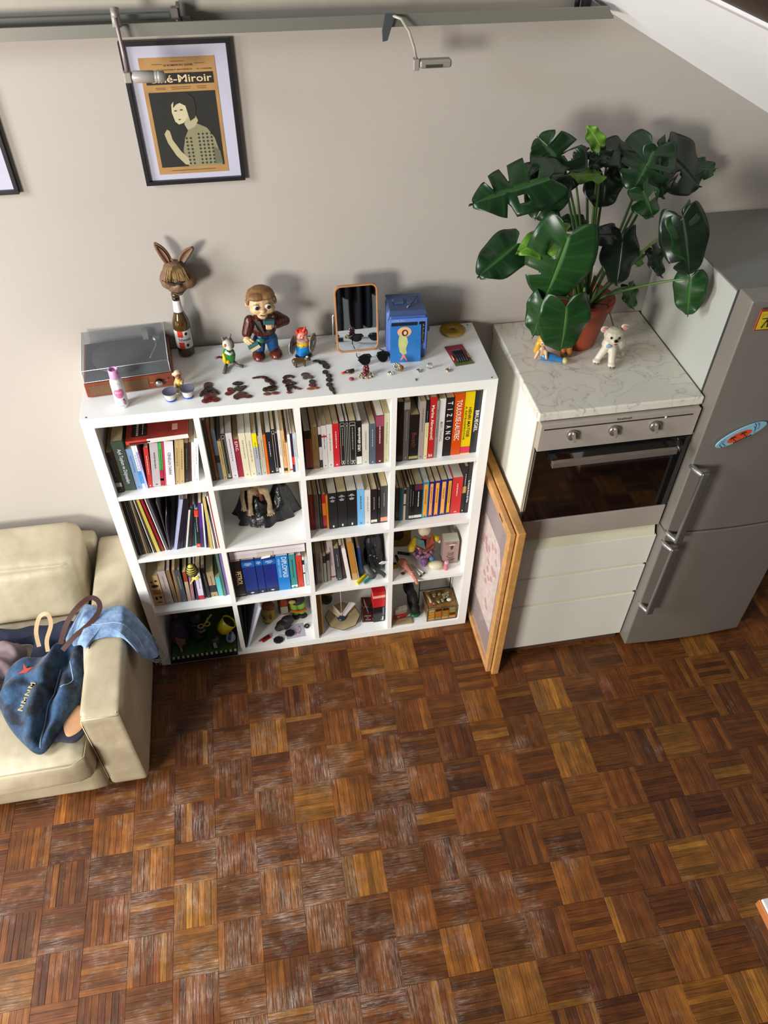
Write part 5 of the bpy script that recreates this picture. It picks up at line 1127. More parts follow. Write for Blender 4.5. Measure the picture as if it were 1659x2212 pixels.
# --- table mirror
t = thing('table_mirror', 'small rounded rectangular table mirror with a wooden rim', 'mirror', (1.003, .262, TZ), (rad(-7), 0, rad(1)))
def rrect(w_, h_, r, n=6):
    P = []
    for cx_, cz_, a0 in ((w_/2-r, h_-r, 0), (-w_/2+r, h_-r, pi/2), (-w_/2+r, r, pi), (w_/2-r, r, 1.5*pi)):
        for k in range(n+1): a = a0+pi/2*k/n; P.append((cx_+r*cos(a), cz_+r*sin(a)))
    return P
o_ = rrect(.160, .262, .022); i_ = [(x*.925, .131+(z-.131)*.955) for x, z in o_]
g = G(); n = len(o_); vs = [(x, y, z) for y in (-.006, .006) for P_ in (o_, i_) for x, z in P_]
fs = []
for k in range(n):
    q = (k+1) % n; fs += [(k, q, n+q, n+k), (2*n+q, 2*n+k, 3*n+k, 3*n+q), (q, k, 2*n+k, 2*n+q), (n+k, n+q, 3*n+q, 3*n+k)]
g.add(vs, fs); g.build('rim', mat('b07a48', .5, noise=.1), t, bev=.0015)
g = G(); g.prism(i_, .0, .003, Matrix.Rotation(pi/2, 4, 'X')); g.build('mirror_glass', mat('dfe4e8', .02, 1.0, name='silvered_glass'), t)
g = G(); g.prism([(x*.99, z) for x, z in i_], -.004, -.001, Matrix.Rotation(pi/2, 4, 'X')); g.build('backing', mat('4a3a2c', .7), t)
g = G(); g.cyl((-.082,.003,.15),(-.089,.003,.15),.004); g.cyl((.082,.003,.15),(.089,.003,.15),.004); g.tube([(-.088,.003,.15),(-.088,.03,.06),(-.08,.058,.012),(.08,.058,.012),(.088,.03,.06),(.088,.003,.15)], .0025, 6); g.build('wire_stand', mat('c8c4bc', .3, .8), t)
# --- small blue television radio
t = thing('portable_television', 'tiny blue portable television with a radio dial and antenna', 'television', (1.180, .232, TZ), (0, 0, rad(-3)))
BL = mat('3c5a9a', .45, noise=.03, name='blue_plastic'); BLD = mat('34486e', .55)
g = G(); sec = [(-.066,.0),(.066,.0),(.074,.02),(.074,.165),(.064,.180),(-.064,.180),(-.074,.165),(-.074,.02)]
g.prism(sec, .0, .05, FRONT); g.build('front_case', BL, t, bev=.004, seg=3)
g = G(); vs = [(x, 0, z) for x, z in sec]+[(x*.86, .115, .02+z*.82) for x, z in sec]; m = 8
g.add(vs, [tuple(range(m)), tuple(range(2*m-1, m-1, -1))]+[(i, m+i, m+(i+1) % m, (i+1) % m) for i in range(m)]); g.build('rear_case', BLD, t, bev=.005, seg=3)
g = G(); g.add([(-.074,-.05,.165),(.074,-.05,.165),(.064,-.03,.190),(-.064,-.03,.190),(-.066,.10,.182),(.066,.10,.182)], [(0,1,2,3),(3,2,5,4)]); g.build('top_slope', BLD, t, solid=.006)
g = G(); g.box(-.070,.070,-.054,-.050,.040,.172); g.build('bezel', mat('5478c4', .4), t, bev=.002)
g = G(); g.box(-.062,.034,-.0555,-.054,.048,.158); g.build('screen', mat('1c2430', .1), t, bev=.003)
g = G(); g.box(.040,.062,-.0555,-.054,.068,.158); g.build('tuning_scale', mat('14141a', .2), t, bev=.001)
g = G(); r = random.Random(8)
for k in range(13): z = .074+.006*k; g.box(.043,.043+r.uniform(.002,.008),-.0558,-.0555,z,z+.0012); g.box(.053,.053+r.uniform(.002,.007),-.0558,-.0555,z,z+.0012)
g.build('scale_marks', mat('b8bcb8', .5), t)
g = G(); put_text(g, 'SUPER ZEC', at_front(-.036, -.0546, .1655), .046, .0055); g.build('maker_lettering', mat('a8bce0', .5), t)
g = G(); g.box(.072,.084,-.03,-.012,.10,.125); g.build('side_knob', BL, t, bev=.002)
g = G(); g.box(-.046,-.006,.02,.05,.186,.196); g.box(.006,.046,.02,.05,.186,.193); g.build('handle_grip', BLD, t, bev=.002)
g = G(); g.cyl((-.046,.02,.190),(-.048,.02,.212),.0014); g.cyl((.0,-.01,.19),(.046,.03,.214),.0028,.0022); g.build('antenna', mat('50545c', .3, .6), t)
g = G(); g.box(-.055,.055,-.045,.02,-.0002,.003); g.build('feet', mat('2a3a60', .5), t)
t = thing('picture_card', 'blue card of a woman in a pale green dress leaning on the television', 'card', (1.168, .158, TZ), (rad(-7.5), 0, rad(-3)))
g = G(); g.box(-.058,.056,0,.0022,0,.152); g.build('card', mat('2c6cae', .3, noise=.18, nscale=14), t, bev=.0008)
def flat(t, name, poly, y, c, **k):
    g = G(); g.add([(x, y, z) for x, z in poly], [tuple(range(len(poly)))]); return g.build(name, mat(c, .4, **k), t)
flat(t, 'hat', [(-.006+.026*cos(k*pi/9), .122+.020*sin(k*pi/9)) for k in range(18)], -.0004, 'd8a478')
flat(t, 'hair', [(-.004+.012*cos(k*pi/6), .118+.013*sin(k*pi/6)) for k in range(12)], -.0006, '4a2a1c')
flat(t, 'face', [(-.003+.006*cos(k*pi/6), .118+.008*sin(k*pi/6)) for k in range(12)], -.0008, 'd8b494')
flat(t, 'dress', [(-.024,.112),(-.006,.106),(.004,.100),(.008,.08),(.000,.055),(.004,.036),(-.010,.030),(-.022,.042),(-.028,.07),(-.028,.09)], -.0005, 'b4b878', noise=.15)
flat(t, 'legs', [(-.014,.034),(-.006,.032),(.006,.010),(.002,.006),(-.008,.020),(-.016,.010),(-.022,.012),(-.014,.024)], -.0007, 'd88070')
# --- disc and pencil pack
t = thing('record_adapter_disc', 'gold coloured disc with a small centre hole near the back corner', 'disc', (1.392, .338, TZ))
g = G(); g.lathe([(.036,0),(.040,.006)], 32); g.build('dark_base', mat('1c1814', .5), t)
g = G(); g.lathe([(.008,.0065),(.050,.0065),(.0508,.0078),(.050,.009),(.009,.009),(.008,.0065)], 48); g.build('gold_disc', mat('a8822c', .35, .3, noise=.06, nscale=120), t)
g = G(); g.lathe([(.0095,.009),(.0085,.0098),(.006,.0098),(.006,.007)], 24); g.build('centre_ring', mat('6a6050', .35, .5), t)
t = thing('crayon_pack', 'red and green blister pack of dark crayons near the right edge', 'crayons', (1.376, .170, TZ), (0, 0, rad(6)))
g = G(); g.box(-.036,.036,-.066,.066,0,.002); g.build('card', mat('8c3040', .45, noise=.3, nscale=50), t)
g = G(); g.box(-.036,.036,-.066,-.048,.002,.0026); g.build('green_foot', mat('4c6a28', .45), t)
for k in range(5):
    g = G(); g.cyl((-.018+.009*k,-.048,.006),(-.018+.009*k,.022,.006),.0042,.0042,8); g.build('crayon', mat('2a2024', .4), t)
g = G(); g.box(-.016,.016,.024,.034,.002,.0032); g.build('blue_label', mat('4a7a9a', .4), t)
for x in (-.03, .03):
    g = G(); g.cyl((x,-.03,.004),(x,.0,.004),.003,.002,8); g.build('pencil_tip', mat('c89860', .5), t)
# --- sunglasses
t = thing('sunglasses', 'black browline sunglasses lying in front of the mirror', 'sunglasses', (1.048, .190, TZ), (0, 0, rad(8)))
for s in (-1, 1):
    P_ = [(.0215*cos(a)*(1.1 if sin(a) > 0 else .9), .0185*sin(a)) for a in [2*pi*k/20 for k in range(20)]]
    M = Matrix.Translation((s*.0345,-.018,.0195)) @ Matrix.Rotation(rad(8*s), 4, 'Y') @ Matrix.Rotation(rad(62), 4, 'X')
    g = G(); g.prism(P_, -.0006, .0006, M); g.build('lens', mat('0a0f0c', .05), t)
    g = G(); g.tube([M @ Vector((x*1.04, y*1.04, 0)) for x, y in P_+P_[:1]], .0007, 6); g.build('wire_rim', mat('b09a60', .3, .9), t)
    g = G(); g.tube([M @ Vector((-.025,.004,0)), M @ Vector((-.020,.0160,0)), M @ Vector((0,.0205,0)), M @ Vector((.020,.0160,0)), M @ Vector((.025,.004,0))], .0034, 8); g.build('brow', mat('100e0e', .2), t)
    g = G(); g.tube([(s*.053,-.014,.020),(s*.054,.03,.012),(s*.046,.058,.004)], .0018, 6); g.build('temple', mat('100e0e', .2), t)
g = G(); g.tube([(-.012,-.014,.020),(0,-.012,.024),(.012,-.014,.020)], .0011, 6); g.build('bridge', mat('b09a60', .3, .9), t)
# --- little things along the front
t = thing('pocket_knife', 'short dark green pocket tool with a red tip, left of the red beads', 'tool', (.946, .125, TZ), (0, 0, rad(6)))
g = G(); g.tube([(-.008,0,.007),(.022,.002,.007)], .0065, 8); g.build('grip', mat('26301f', .35), t)
g = G(); g.tube([(-.008,0,.006),(-.026,-.002,.005)], .004, 8); g.build('tip', mat('a82c1c', .35), t)
g = G(); g.tube([(-.004,-.008,.003),(.014,-.008,.003)], .0025, 6); g.build('orange_edge', mat('9a4a30', .4), t)
t = thing('red_button', 'tiny glossy red and white ornament nearest the shelf front edge', 'ornament', (.951, .078, TZ))
g = G(); g.ball((0,0,.006), (.010,.008,.006), 12); g.build('stone', mat('8a3a38', .15, noise=.4, nscale=200), t)
t = thing('bead_bracelet', 'cluster of dark red beads with a beaded ring around it', 'jewellery', (1.008, .098, TZ))
r = random.Random(4)
for k in range(12):
    g = G(); z = .006+.034*k/12; g.ball((r.uniform(-.008,.008), r.uniform(-.006,.006), z), .0075, 10); g.build('red_bead', mat('5a0c10', .1, coat=.6), t)
for k in range(18):
    a = 2*pi*k/18; g = G(); g.ball((.026*cos(a), -.004+.017*sin(a), .0035+.004*(k % 2)), .0034, 8); g.build('bead', mat(['1c1416','c8b48a','8a1c18','c8c44a'][k % 4], .15), t)
SV = mat('c8c0ac', .18, .9, name='silver')
def ring(label, x, y, kind, c=SV):
    t = thing('ring', label, 'jewellery', (x, y, TZ))
    M = Matrix.Translation((0, 0, .0035)) if kind != 'up' else Matrix.Translation((0, 0, .0105)) @ Matrix.Rotation(rad(72), 4, 'X')
    R = .009
    def F(u, v, w_=.003): a = 2*pi*u; b = 2*pi*v; q = R+w_*cos(b)*.5; return M @ Vector((q*cos(a), q*sin(a), w_*sin(b)))
    g = G(); g.grid(F, 24, 8); g.build('band', c, t)
    return t, M
t, M = ring('largest silver ring cluster with a flower, right of the sunglasses', 1.128, .108, 'up')
for k in range(9):
    a = 2*pi*k/9; g = G(); g.ball((-.004+.010*cos(a), -.004+.004*sin(a), .024+.008*sin(a)), (.006,.004,.005), 8); g.build('petal', SV, t)
g = G(); g.ball((.010,-.004,.014), (.012,.010,.013), 12); g.build('carved_stone', mat('8a6840', .3, .4, noise=.3, nscale=260), t)
t, M = ring('small silver ring with pearl beads beside the flower ring', 1.098, .094, 'flat')
dots(t, 'pearl', [(-.008,-.008,.007),(0,-.010,.008),(.008,-.006,.007)], .004, 'd8d0c0', .15)
t, M = ring('twisted silver ring lying flat, middle of the shelf front', 1.205, .092, 'flat')
g = G(); g.ball((-.006,-.006,.008), (.006,.004,.004), 8); g.build('setting', SV, t)
t, M = ring('square topped silver ring standing up left of the crayon pack', 1.247, .104, 'up')
g = G(); g.box(-.008,.008,-.007,.003,.019,.024); g.build('square_top', SV, t, bev=.001)
t, M = ring('small ring with an amber stone, rightmost of the rings', 1.312, .078, 'flat')
g = G(); g.ball((-.005,-.004,.009), (.006,.005,.004), 8); g.build('amber_stone', mat('8a5030', .15), t)
t = thing('chip', 'tiny pinkish chip near the shelf front edge below the rings', 'ornament', (1.183, .042, TZ))
g = G(); g.prism([(-.003,-.006),(.003,-.007),(.004,.006),(-.001,.007)], 0, .002); g.build('flake', mat('8a5a54', .4), t)
# ================================================================ ON THE WORKTOP: plant and figurines
WZ = 1.4624
def leafm(c, c2, r=.32):
    m = bpy.data.materials.new('leaf'); m.use_nodes = True; nt = m.node_tree; N = nt.nodes; L = nt.links; b = N['Principled BSDF']
    at = N.new('ShaderNodeAttribute'); at.attribute_name = 'vein'; mx = N.new('ShaderNodeMix'); mx.data_type = 'RGBA'
    mx.inputs[6].default_value = (*lin(c), 1); mx.inputs[7].default_value = (*lin(c2), 1); L.new(at.outputs['Fac'], mx.inputs[0]); L.new(mx.outputs[2], b.inputs['Base Color'])
    b.inputs['Roughness'].default_value = r; b.inputs['Specular IOR Level'].default_value = .45
    return m
LM = {'d': leafm('0f2b12', '3c6a30'), 'k': leafm('0c1e0e', '243e1e'), 'm': leafm('153a16', '4a7a34'), 'l': leafm('4e7a1c', '9ab84a', .4), 'y': leafm('5a8420', 'a0c058', .4)}
t = thing('monstera_plant', 'large potted plant with dark split leaves standing on the worktop', 'plant', (1.862, .225, WZ))
PX, PY, PZ = 1.862, .225, WZ
TC = mat('9a4428', .5, noise=.06, name='terracotta_plastic')
g = G(); g.lathe([(.0,.0),(.072,.0),(.075,.004),(.104,.165),(.112,.166),(.116,.195),(.111,.196),(.106,.17),(.100,.165),(.098,.16)], 40); g.build('pot', TC, t)
g = G(); g.lathe([(.101,.150),(.06,.158),(0,.162)], 30); g.build('soil', mat('1c1410', .95, noise=.4, nscale=90, bump=.8, bscale=120), t)
def leaf(B, Tp, w_, nrm, kind='d', slits=(), holes=(), curl=.25, fold=.18, heart=.28, twist=0., petiole=True, pb=None, sag=.0):
    """B: stalk joint, Tp: tip (world); w_: full width; nrm: direction the face looks; slits per side [(pos, depth, side)]"""
    B = Vector(B)-Vector((PX,PY,PZ)); Tp = Vector(Tp)-Vector((PX,PY,PZ)); d = Tp-B; Ln = d.length; d.normalize()
    nv = Vector(nrm).normalized(); side = d.cross(nv).normalized(); nv = side.cross(d).normalized()
    NS = 46; K = 7; g = G(); vein = []
    for s in (-1, 1):
        def F(u, v, s=s):
            q = v; a = rad(-118+150*min(1, q*1.15)) if q < 1 else rad(40)   # ray direction, basal lobes point backwards
            mid = max(0., (q-.16)/.84)*1.0
            W = (w_/2)*(sin(pi*min(1, .10+.93*q**.72)))**.62 if q < 1 else 0
            lat = max(-65, -70+125*q)
            W *= (1.0 if q > .18 else .72+.28*q/.18)
            for (p, dep, sd) in slits:
                if sd == s or sd == 0:
                    e = abs(q-p)/.020
                    if e < 1: W *= 1-dep*(1-e**2)
            x = side*s*cos(rad(lat))*W*u + d*(mid*Ln*(1-.0)+sin(rad(lat))*W*u*.75)
            dist = (mid); off = -nv*(curl*Ln*dist*dist) + nv*(fold*(-(u*u))*W*.9) + nv*.010*sin(q*19+s)*u*u
            return B + x + off
        sk = lambda i, j, s=s: any(sd == s and p0 <= j/NS <= p1 and k0 <= i < k1 for (p0, p1, k0, k1, sd) in holes)
        g.grid(F if s > 0 else F, K, NS, True, sk)
        for j in range(NS+1):
            for i in range(K+1): vein.append(.6 if i == 0 else (.10 if (j % 6 == 0 and i < K) else .0))
    o = g.build('leaf', LM[kind], t, solid=.0012)
    a = o.data.attributes.new('vein', 'FLOAT', 'POINT'); a.data.foreach_set('value', vein)
    if petiole:
        S = Vector(pb) if pb else Vector((random.Random(int(w_*9999)).uniform(-.03,.03), random.Random(int(Ln*9999)).uniform(-.03,.02), .155))
        mid = (S+B)/2+Vector((0, 0, .04+sag)); pts = [S*(1-q)**2+mid*2*q*(1-q)+B*q*q for q in [k/10 for k in range(11)]]
        g = G(); g.tube(pts, lambda q: .0065-.003*q, 8); g.build('petiole', mat('4c6a2c' if kind in 'lym' else '3f5a2a', .45, noise=.1), t)
leaf((1.525,0.120,1.942),(1.382,0.060,1.871),0.162,(-0.3, -0.6, 0.7),'d',[],[],fold=0.1, curl=0.1)
leaf((1.641,-0.020,2.022),(1.598,-0.020,1.782),0.243,(-0.2, -0.8, 0.5),'m',[(0.62, 0.7, 1), (0.8, 0.6, -1)],[(0.3, 0.42, 1, 3, 1)],fold=0.12, curl=0.12)
leaf((1.663,-0.060,1.795),(1.681,-0.060,1.606),0.196,(-0.1, -0.85, 0.45),'m',[],[],fold=0.12, curl=0.08)
leaf((1.594,-0.020,1.803),(1.579,-0.020,1.657),0.111,(-0.5, -0.7, 0.4),'m',[],[],fold=0.1, curl=0.05)
leaf((1.882,0.080,1.956),(1.878,0.020,1.809),0.155,(0.1, -0.8, 0.5),'k',[(0.22, 0.6, 1)],[],fold=0.15, curl=0.08)
leaf((1.864,0.090,1.964),(1.761,0.070,1.978),0.082,(0, -0.7, 0.7),'k',[],[],fold=0.1, curl=0.1, petiole=False)
leaf((2.033,0.000,2.046),(2.090,-0.060,1.862),0.169,(-0.35, -0.8, 0.4),'k',[(0.7, 0.6, 1)],[(0.26, 0.32, 2, 5, -1)],fold=0.2, curl=0.08)
leaf((2.053,0.020,2.032),(2.136,-0.020,1.896),0.170,(0.3, -0.8, 0.5),'m',[],[],fold=0.1, curl=0.1, petiole=False)
leaf((2.113,-0.020,1.839),(2.120,-0.060,1.707),0.125,(-0.6, -0.6, 0.3),'m',[],[],fold=0.3, curl=0.2, heart=0.1)
leaf((2.052,0.160,1.861),(2.105,0.130,1.762),0.068,(0, -0.8, 0.5),'k',[],[],fold=0.15, curl=0.05)
leaf((2.030,0.220,1.685),(2.065,0.200,1.595),0.068,(0, -0.8, 0.4),'m',[],[],fold=0.15, curl=0.05)
leaf((1.672,0.160,2.162),(1.583,0.220,2.251),0.182,(-0.2, -0.85, 0.3),'d',[(0.45, 0.75, 1), (0.7, 0.7, 1), (0.6, 0.55, -1)],[(0.3, 0.42, 2, 5, 1)],fold=0.1, curl=0.1)
leaf((1.648,0.120,2.167),(1.475,0.100,2.180),0.137,(-0.2, -0.6, 0.75),'d',[(0.5, 0.6, -1)],[],fold=0.2, curl=0.2)
leaf((1.562,0.020,2.198),(1.317,0.000,2.156),0.189,(-0.15, -0.65, 0.72),'d',[(0.38, 0.75, 1), (0.55, 0.8, 1), (0.72, 0.75, 1), (0.6, 0.7, -1)],[(0.28, 0.36, 1, 4, 1), (0.42, 0.5, 2, 4, -1)],fold=0.14, curl=0.14)
leaf((1.589,0.050,2.170),(1.544,0.030,2.061),0.154,(-0.1, -0.8, 0.6),'d',[(0.5, 0.6, 1)],[],fold=0.15, curl=0.1, petiole=False)
leaf((1.850,0.250,2.175),(2.022,0.300,2.162),0.121,(0, -0.6, 0.7),'k',[],[(0.4, 0.6, 2, 5, 1)],fold=0.15, curl=0.25)
leaf((1.824,0.220,2.190),(1.774,0.200,2.146),0.068,(-0.3, -0.7, 0.5),'k',[],[],fold=0.1, curl=0.1, petiole=False)
leaf((1.850,0.240,2.095),(1.853,0.200,2.011),0.154,(0, -0.8, 0.5),'k',[],[],fold=0.1, curl=0.1)
leaf((2.002,0.240,2.176),(1.930,0.170,2.077),0.209,(-0.1, -0.7, 0.7),'d',[(0.42, 0.8, 1), (0.62, 0.75, 1), (0.5, 0.7, -1), (0.7, 0.6, -1)],[(0.3, 0.4, 2, 5, -1)],fold=0.12, curl=0.12)
leaf((2.021,0.240,2.178),(2.078,0.200,2.022),0.128,(0.1, -0.7, 0.6),'d',[(0.6, 0.7, 1), (0.5, 0.6, -1)],[],fold=0.2, curl=0.1, petiole=False)
leaf((2.088,0.260,2.142),(2.245,0.260,2.029),0.196,(0.1, -0.8, 0.5),'k',[(0.75, 0.8, -1), (0.45, 0.6, 1)],[(0.4, 0.5, 2, 4, 1)],fold=0.1, curl=0.1)
leaf((2.236,0.320,2.072),(2.319,0.330,2.063),0.081,(0, -0.7, 0.6),'m',[],[],fold=0.1, curl=0.1, petiole=False)
leaf((1.950,0.140,2.082),(1.991,0.100,2.011),0.120,(0, -0.7, 0.7),'m',[(0.4, 0.6, 1)],[(0.4, 0.5, 1, 5, -1)],fold=0.15, curl=0.1)
leaf((1.812,0.200,2.123),(1.692,0.200,2.130),0.069,(0, -0.4, 0.9),'l',[],[],fold=0.1, curl=0.1)
leaf((1.801,0.220,2.210),(1.755,0.240,2.266),0.061,(0, -0.9, 0.3),'y',[],[],fold=0.1, curl=0.0)
leaf((1.663,0.050,2.002),(1.494,0.020,1.971),0.129,(0, -0.5, 0.85),'l',[(0.45, 0.8, 1), (0.6, 0.8, -1)],[(0.35, 0.5, 2, 5, 1)],fold=0.15, curl=0.1)
leaf((1.647,0.060,2.001),(1.543,0.040,1.964),0.118,(0, -0.6, 0.8),'d',[],[],fold=0.15, curl=0.1, petiole=False)
leaf((1.812,0.240,1.932),(1.710,0.240,1.960),0.073,(0, -0.6, 0.7),'k',[],[],fold=0.1, curl=0.1)
leaf((2.066,0.280,1.778),(2.079,0.260,1.741),0.053,(0, -0.8, 0.5),'l',[],[],fold=0.1, curl=0.05)
leaf((1.744,0.240,2.105),(1.701,0.200,2.081),0.057,(0, -0.8, 0.5),'k',[],[],fold=0.1, curl=0.05)
leaf((1.777,0.260,2.175),(1.733,0.270,2.150),0.057,(0, -0.3, 0.9),'k',[],[],fold=0.1, curl=0.05)
# central new rolled leaf and short stems
g = G(); g.tube([(-.035,-.09,.16),(-.045,-.10,.22),(-.055,-.10,.29)], lambda q: .010*(1-.75*q)+.002, 10); g.build('rolled_leaf', mat('6c8c40', .4), t)
g = G(); g.tube([(-.025,-.085,.15),(-.030,-.10,.21),(-.034,-.10,.26)], lambda q: .008*(1-.75*q)+.002, 10); g.build('rolled_leaf', mat('5a7c34', .4), t)
for k, (a, r_, h) in enumerate(((.3,.02,.12),(1.6,.025,.14),(2.6,.03,.11),(4.,.02,.15),(5.2,.03,.10))):
    g = G(); g.tube([(r_*cos(a),r_*sin(a),.15),(r_*1.6*cos(a),r_*1.6*sin(a),.15+h)], lambda q: .009-.004*q, 8); g.build('stem', mat('46602c', .5, noise=.2), t)
for a, q in (((-.09,-.06,.17),(-.125,-.09,.20)),((.075,-.05,.18),(.105,-.085,.10)),((-.05,-.09,.18),(-.09,-.11,.19))):
    g = G(); g.tube([(0,0,.17),a,q], .0022, 6); g.build('aerial_root', mat('3a2a1c', .7), t)
# --- figurines on the worktop
t = thing('bear_figurine', 'glossy white bear cub figurine with pink ears in front of the plant', 'figurine', (1.945, .090, WZ), (0, 0, rad(-12))); t.scale = (1.16,)*3
WB = mat('cfc8b4', .25, noise=.06, nscale=60, bump=.35, bscale=330, name='white_rubber')
blob(t, 'body', [((.018,.020,.046),(.034,.032,.036)),((-.006,-.002,.056),(.026,.024,.030)),((-.016,-.010,.050),(-.040,-.026,.014),.014,.011),((.004,-.016,.046),(.002,-.044,.014),.014,.012),((-.044,-.032,.009),(.014,.013,.009)),((.002,-.052,.009),(.014,.014,.009)),((.040,.012,.012),(.015,.018,.012)),((.046,.030,.030),(.012,.014,.020))], WB, .0022)
blob(t, 'head', [((-.004,-.014,.098),(.032,.028,.029)),((-.002,-.036,.090),(.017,.014,.013)),((-.002,-.028,.080),(.016,.014,.010)),((0,0,.075),(.022,.02,.02))], WB, .0020)
for s, x in ((-1, -.034), (1, .028)):
    blob(t, 'ear', [((x,-.006,.122 if s > 0 else .112),(.014,.006,.013))], WB, .0016)
    g = G(); g.ball((x,-.0115,.122 if s > 0 else .112), (.0095,.003,.009), 12); g.build('inner_ear', mat('c48a84', .4), t)
dots(t, 'eye', [(-.016,-.0395,.101),(.009,-.0405,.102)], .0042, '120c0a', .1)
g = G(); g.ball((-.002,-.0505,.0965), (.0075,.004,.0055), 12); g.build('nose', mat('0c0a0a', .1), t)
g = G(); g.ball((-.001,-.0475,.0835), (.006,.003,.003), 10); g.build('mouth', mat('a82c20', .3), t)
g = G(); g.ball((-.014,-.026,.062), (.010,.003,.008), 10); g.build('blue_ribbon', mat('8ca4bc', .4), t)
for p in ((-.050,-.042,.006),(-.042,-.044,.006),(-.004,-.064,.006),(.004,-.065,.006),(.010,-.062,.006)):
    g = G(); g.ball(p, (.0035,.004,.004), 8); g.build('claw', mat('6a5c50', .3), t)
t = thing('mermaid_figurine', 'glazed reclining mermaid figurine with yellow hair and blue tail', 'figurine', (1.700, .120, WZ), (0, 0, rad(-18))); t.scale = (1.2,)*3
blob(t, 'torso', [((-.012,0,.030),(.013,.012,.022)),((-.022,-.008,.034),(-.030,-.014,.012),.006,.005),((0,-.008,.036),(.004,-.018,.018),.006,.005)], 'c09a74', .0016, .2)
blob(t, 'head', [((-.012,-.004,.064),(.013,.012,.013))], 'c49a74', .0015, .25)
blob(t, 'hair', [((-.016,.004,.068),(.016,.014,.014)),((-.026,.002,.050),(.010,.012,.018)),((-.030,.004,.030),(.008,.010,.014))], 'c89a30', .0016, .25)
blob(t, 'tail', [((0,0,.014),(.030,-.004,.013),.016,.013),((.030,-.004,.013),(.056,-.012,.010),.012,.008)], mat('2c6a9c', .15, coat=.5), .0016)
blob(t, 'tail_fin', [((.064,-.014,.012),(.010,.012,.010))], 'b8a870', .0014, .2)
dots(t, 'eye', [(-.016,-.0158,.066),(-.008,-.0158,.066)], .0015, '2a1810')
t = thing('puppy_figurine', 'orange-brown puppy figurine with a wide hat, half hidden behind a leaf', 'figurine', (1.792, .145, WZ), (0, 0, rad(-10))); t.scale = (1.15,)*3
blob(t, 'body', [((0,0,.035),(.020,.017,.034)),((-.010,-.010,.030),(-.012,-.016,.006),.009,.008),((.010,-.010,.030),(.012,-.016,.006),.009,.008)], mat('9c6026', .25, noise=.3, nscale=80), .0018)
blob(t, 'head', [((0,-.004,.080),(.019,.017,.017)),((0,-.018,.075),(.010,.009,.008))], mat('a86a2a', .25, noise=.2, nscale=80), .0018)
blob(t, 'hat', [((.004,0,.104),(.028,.024,.007)),((.004,.002,.112),(.016,.015,.012))], 'a87838', .0018, .4)
dots(t, 'eye', [(-.008,-.020,.083),(.008,-.020,.083)], .0022, '180c08')
# ================================================================ INSIDE THE COMPARTMENTS
def bxo(name, c, x0, x1, y0, y1, z0, z1, parent, bev=0, rough=.5, **k):
    g = G(); g.box(x0,x1,y0,y1,z0,z1); return g.build(name, mat(c, rough, **k), parent, bev=bev)
# lying art book on the top-left row
t = thing('art_book', 'large red illustrated art book lying flat on the upright books, top left compartment', 'book', (.122, .030, 1.3272), (0, rad(-2.0), 0))
g = G(); g.box(0,.222,0,.0012,0,.0185); g.box(0,.222,.0012,.24,0,.0012); g.box(0,.222,.0012,.24,.0173,.0185); g.build('cover', mat('8a3028', .35, noise=.3, nscale=18), t)
bxo('page_block', 'd2c8b0', .002, .219, .0015, .238, .0013, .0172, t, rough=.9)
bxo('spine_white', 'd8d4cc', .075, .222, -.0006, .0005, 0, .0185, t); bxo('spine_red', 'c83a28', 0, .075, -.0006, .0005, .004, .0185, t); bxo('spine_black', '18141c', .012, .085, -.0010, -.0006, .004, .010, t)
bxo('title_panel', '1c1216', .020, .075, .02, .13, .0186, .0190, t); bxo('pink_figure', 'c89488', .165, .185, .035, .07, .0186, .0189, t, bev=.0001)
g = G()
for q in range(9): g.box(.036,.044,.026+.011*q,.033+.011*q,.0190,.0192)
for q in range(6): g.box(.058,.061,.030+.014*q,.041+.014*q,.0190,.0192)
g.build('title_print', mat('b8a890', .5), t)
# crouching figurine on a black rock
t = thing('rock_figurine', 'bony-legged figurine crouching on a rugged black rock, alone in its compartment', 'figurine', (.575, .185, cellz(1)+.0006), (0, 0, 0))
def rockf(u, v):
    a = 2*pi*u; r = v
    R = 1+.10*sin(3*a+1)+.07*sin(7*a)+.04*sin(13*a+2); x = .138*cos(a)*R*r; y = .080*sin(a)*R*r
    h = .062*(1-r**6)+.092*math.exp(-(abs(x-.080)**3/.00011+abs(y-.018)**3/.00012))+.060*math.exp(-(abs(x+.060)**3/.00022+abs(y-.012)**3/.00012))
    h += .007*sin(60*x+9)*sin(75*y+3)+.005*sin(130*x+40*y)+.004*sin(170*y-60*x)
    return (x, y, max(0, h*(1-r**14)))
g = G(); g.grid(rockf, 96, 40)
g.grid(lambda u, v: (.138*cos(2*pi*u)*(1+.10*sin(6*pi*u+1)+.07*sin(14*pi*u)+.04*sin(26*pi*u+2))*(1-v), .080*sin(2*pi*u)*(1+.10*sin(6*pi*u+1)+.07*sin(14*pi*u)+.04*sin(26*pi*u+2))*(1-v), 0), 96, 2)
g.build('rock', mat('17171a', .32, noise=.35, nscale=40, bump=.9, bscale=70, name='black_rock'), t)
SKN = mat('a08a6a', .4, noise=.25, nscale=60, name='bony_skin')
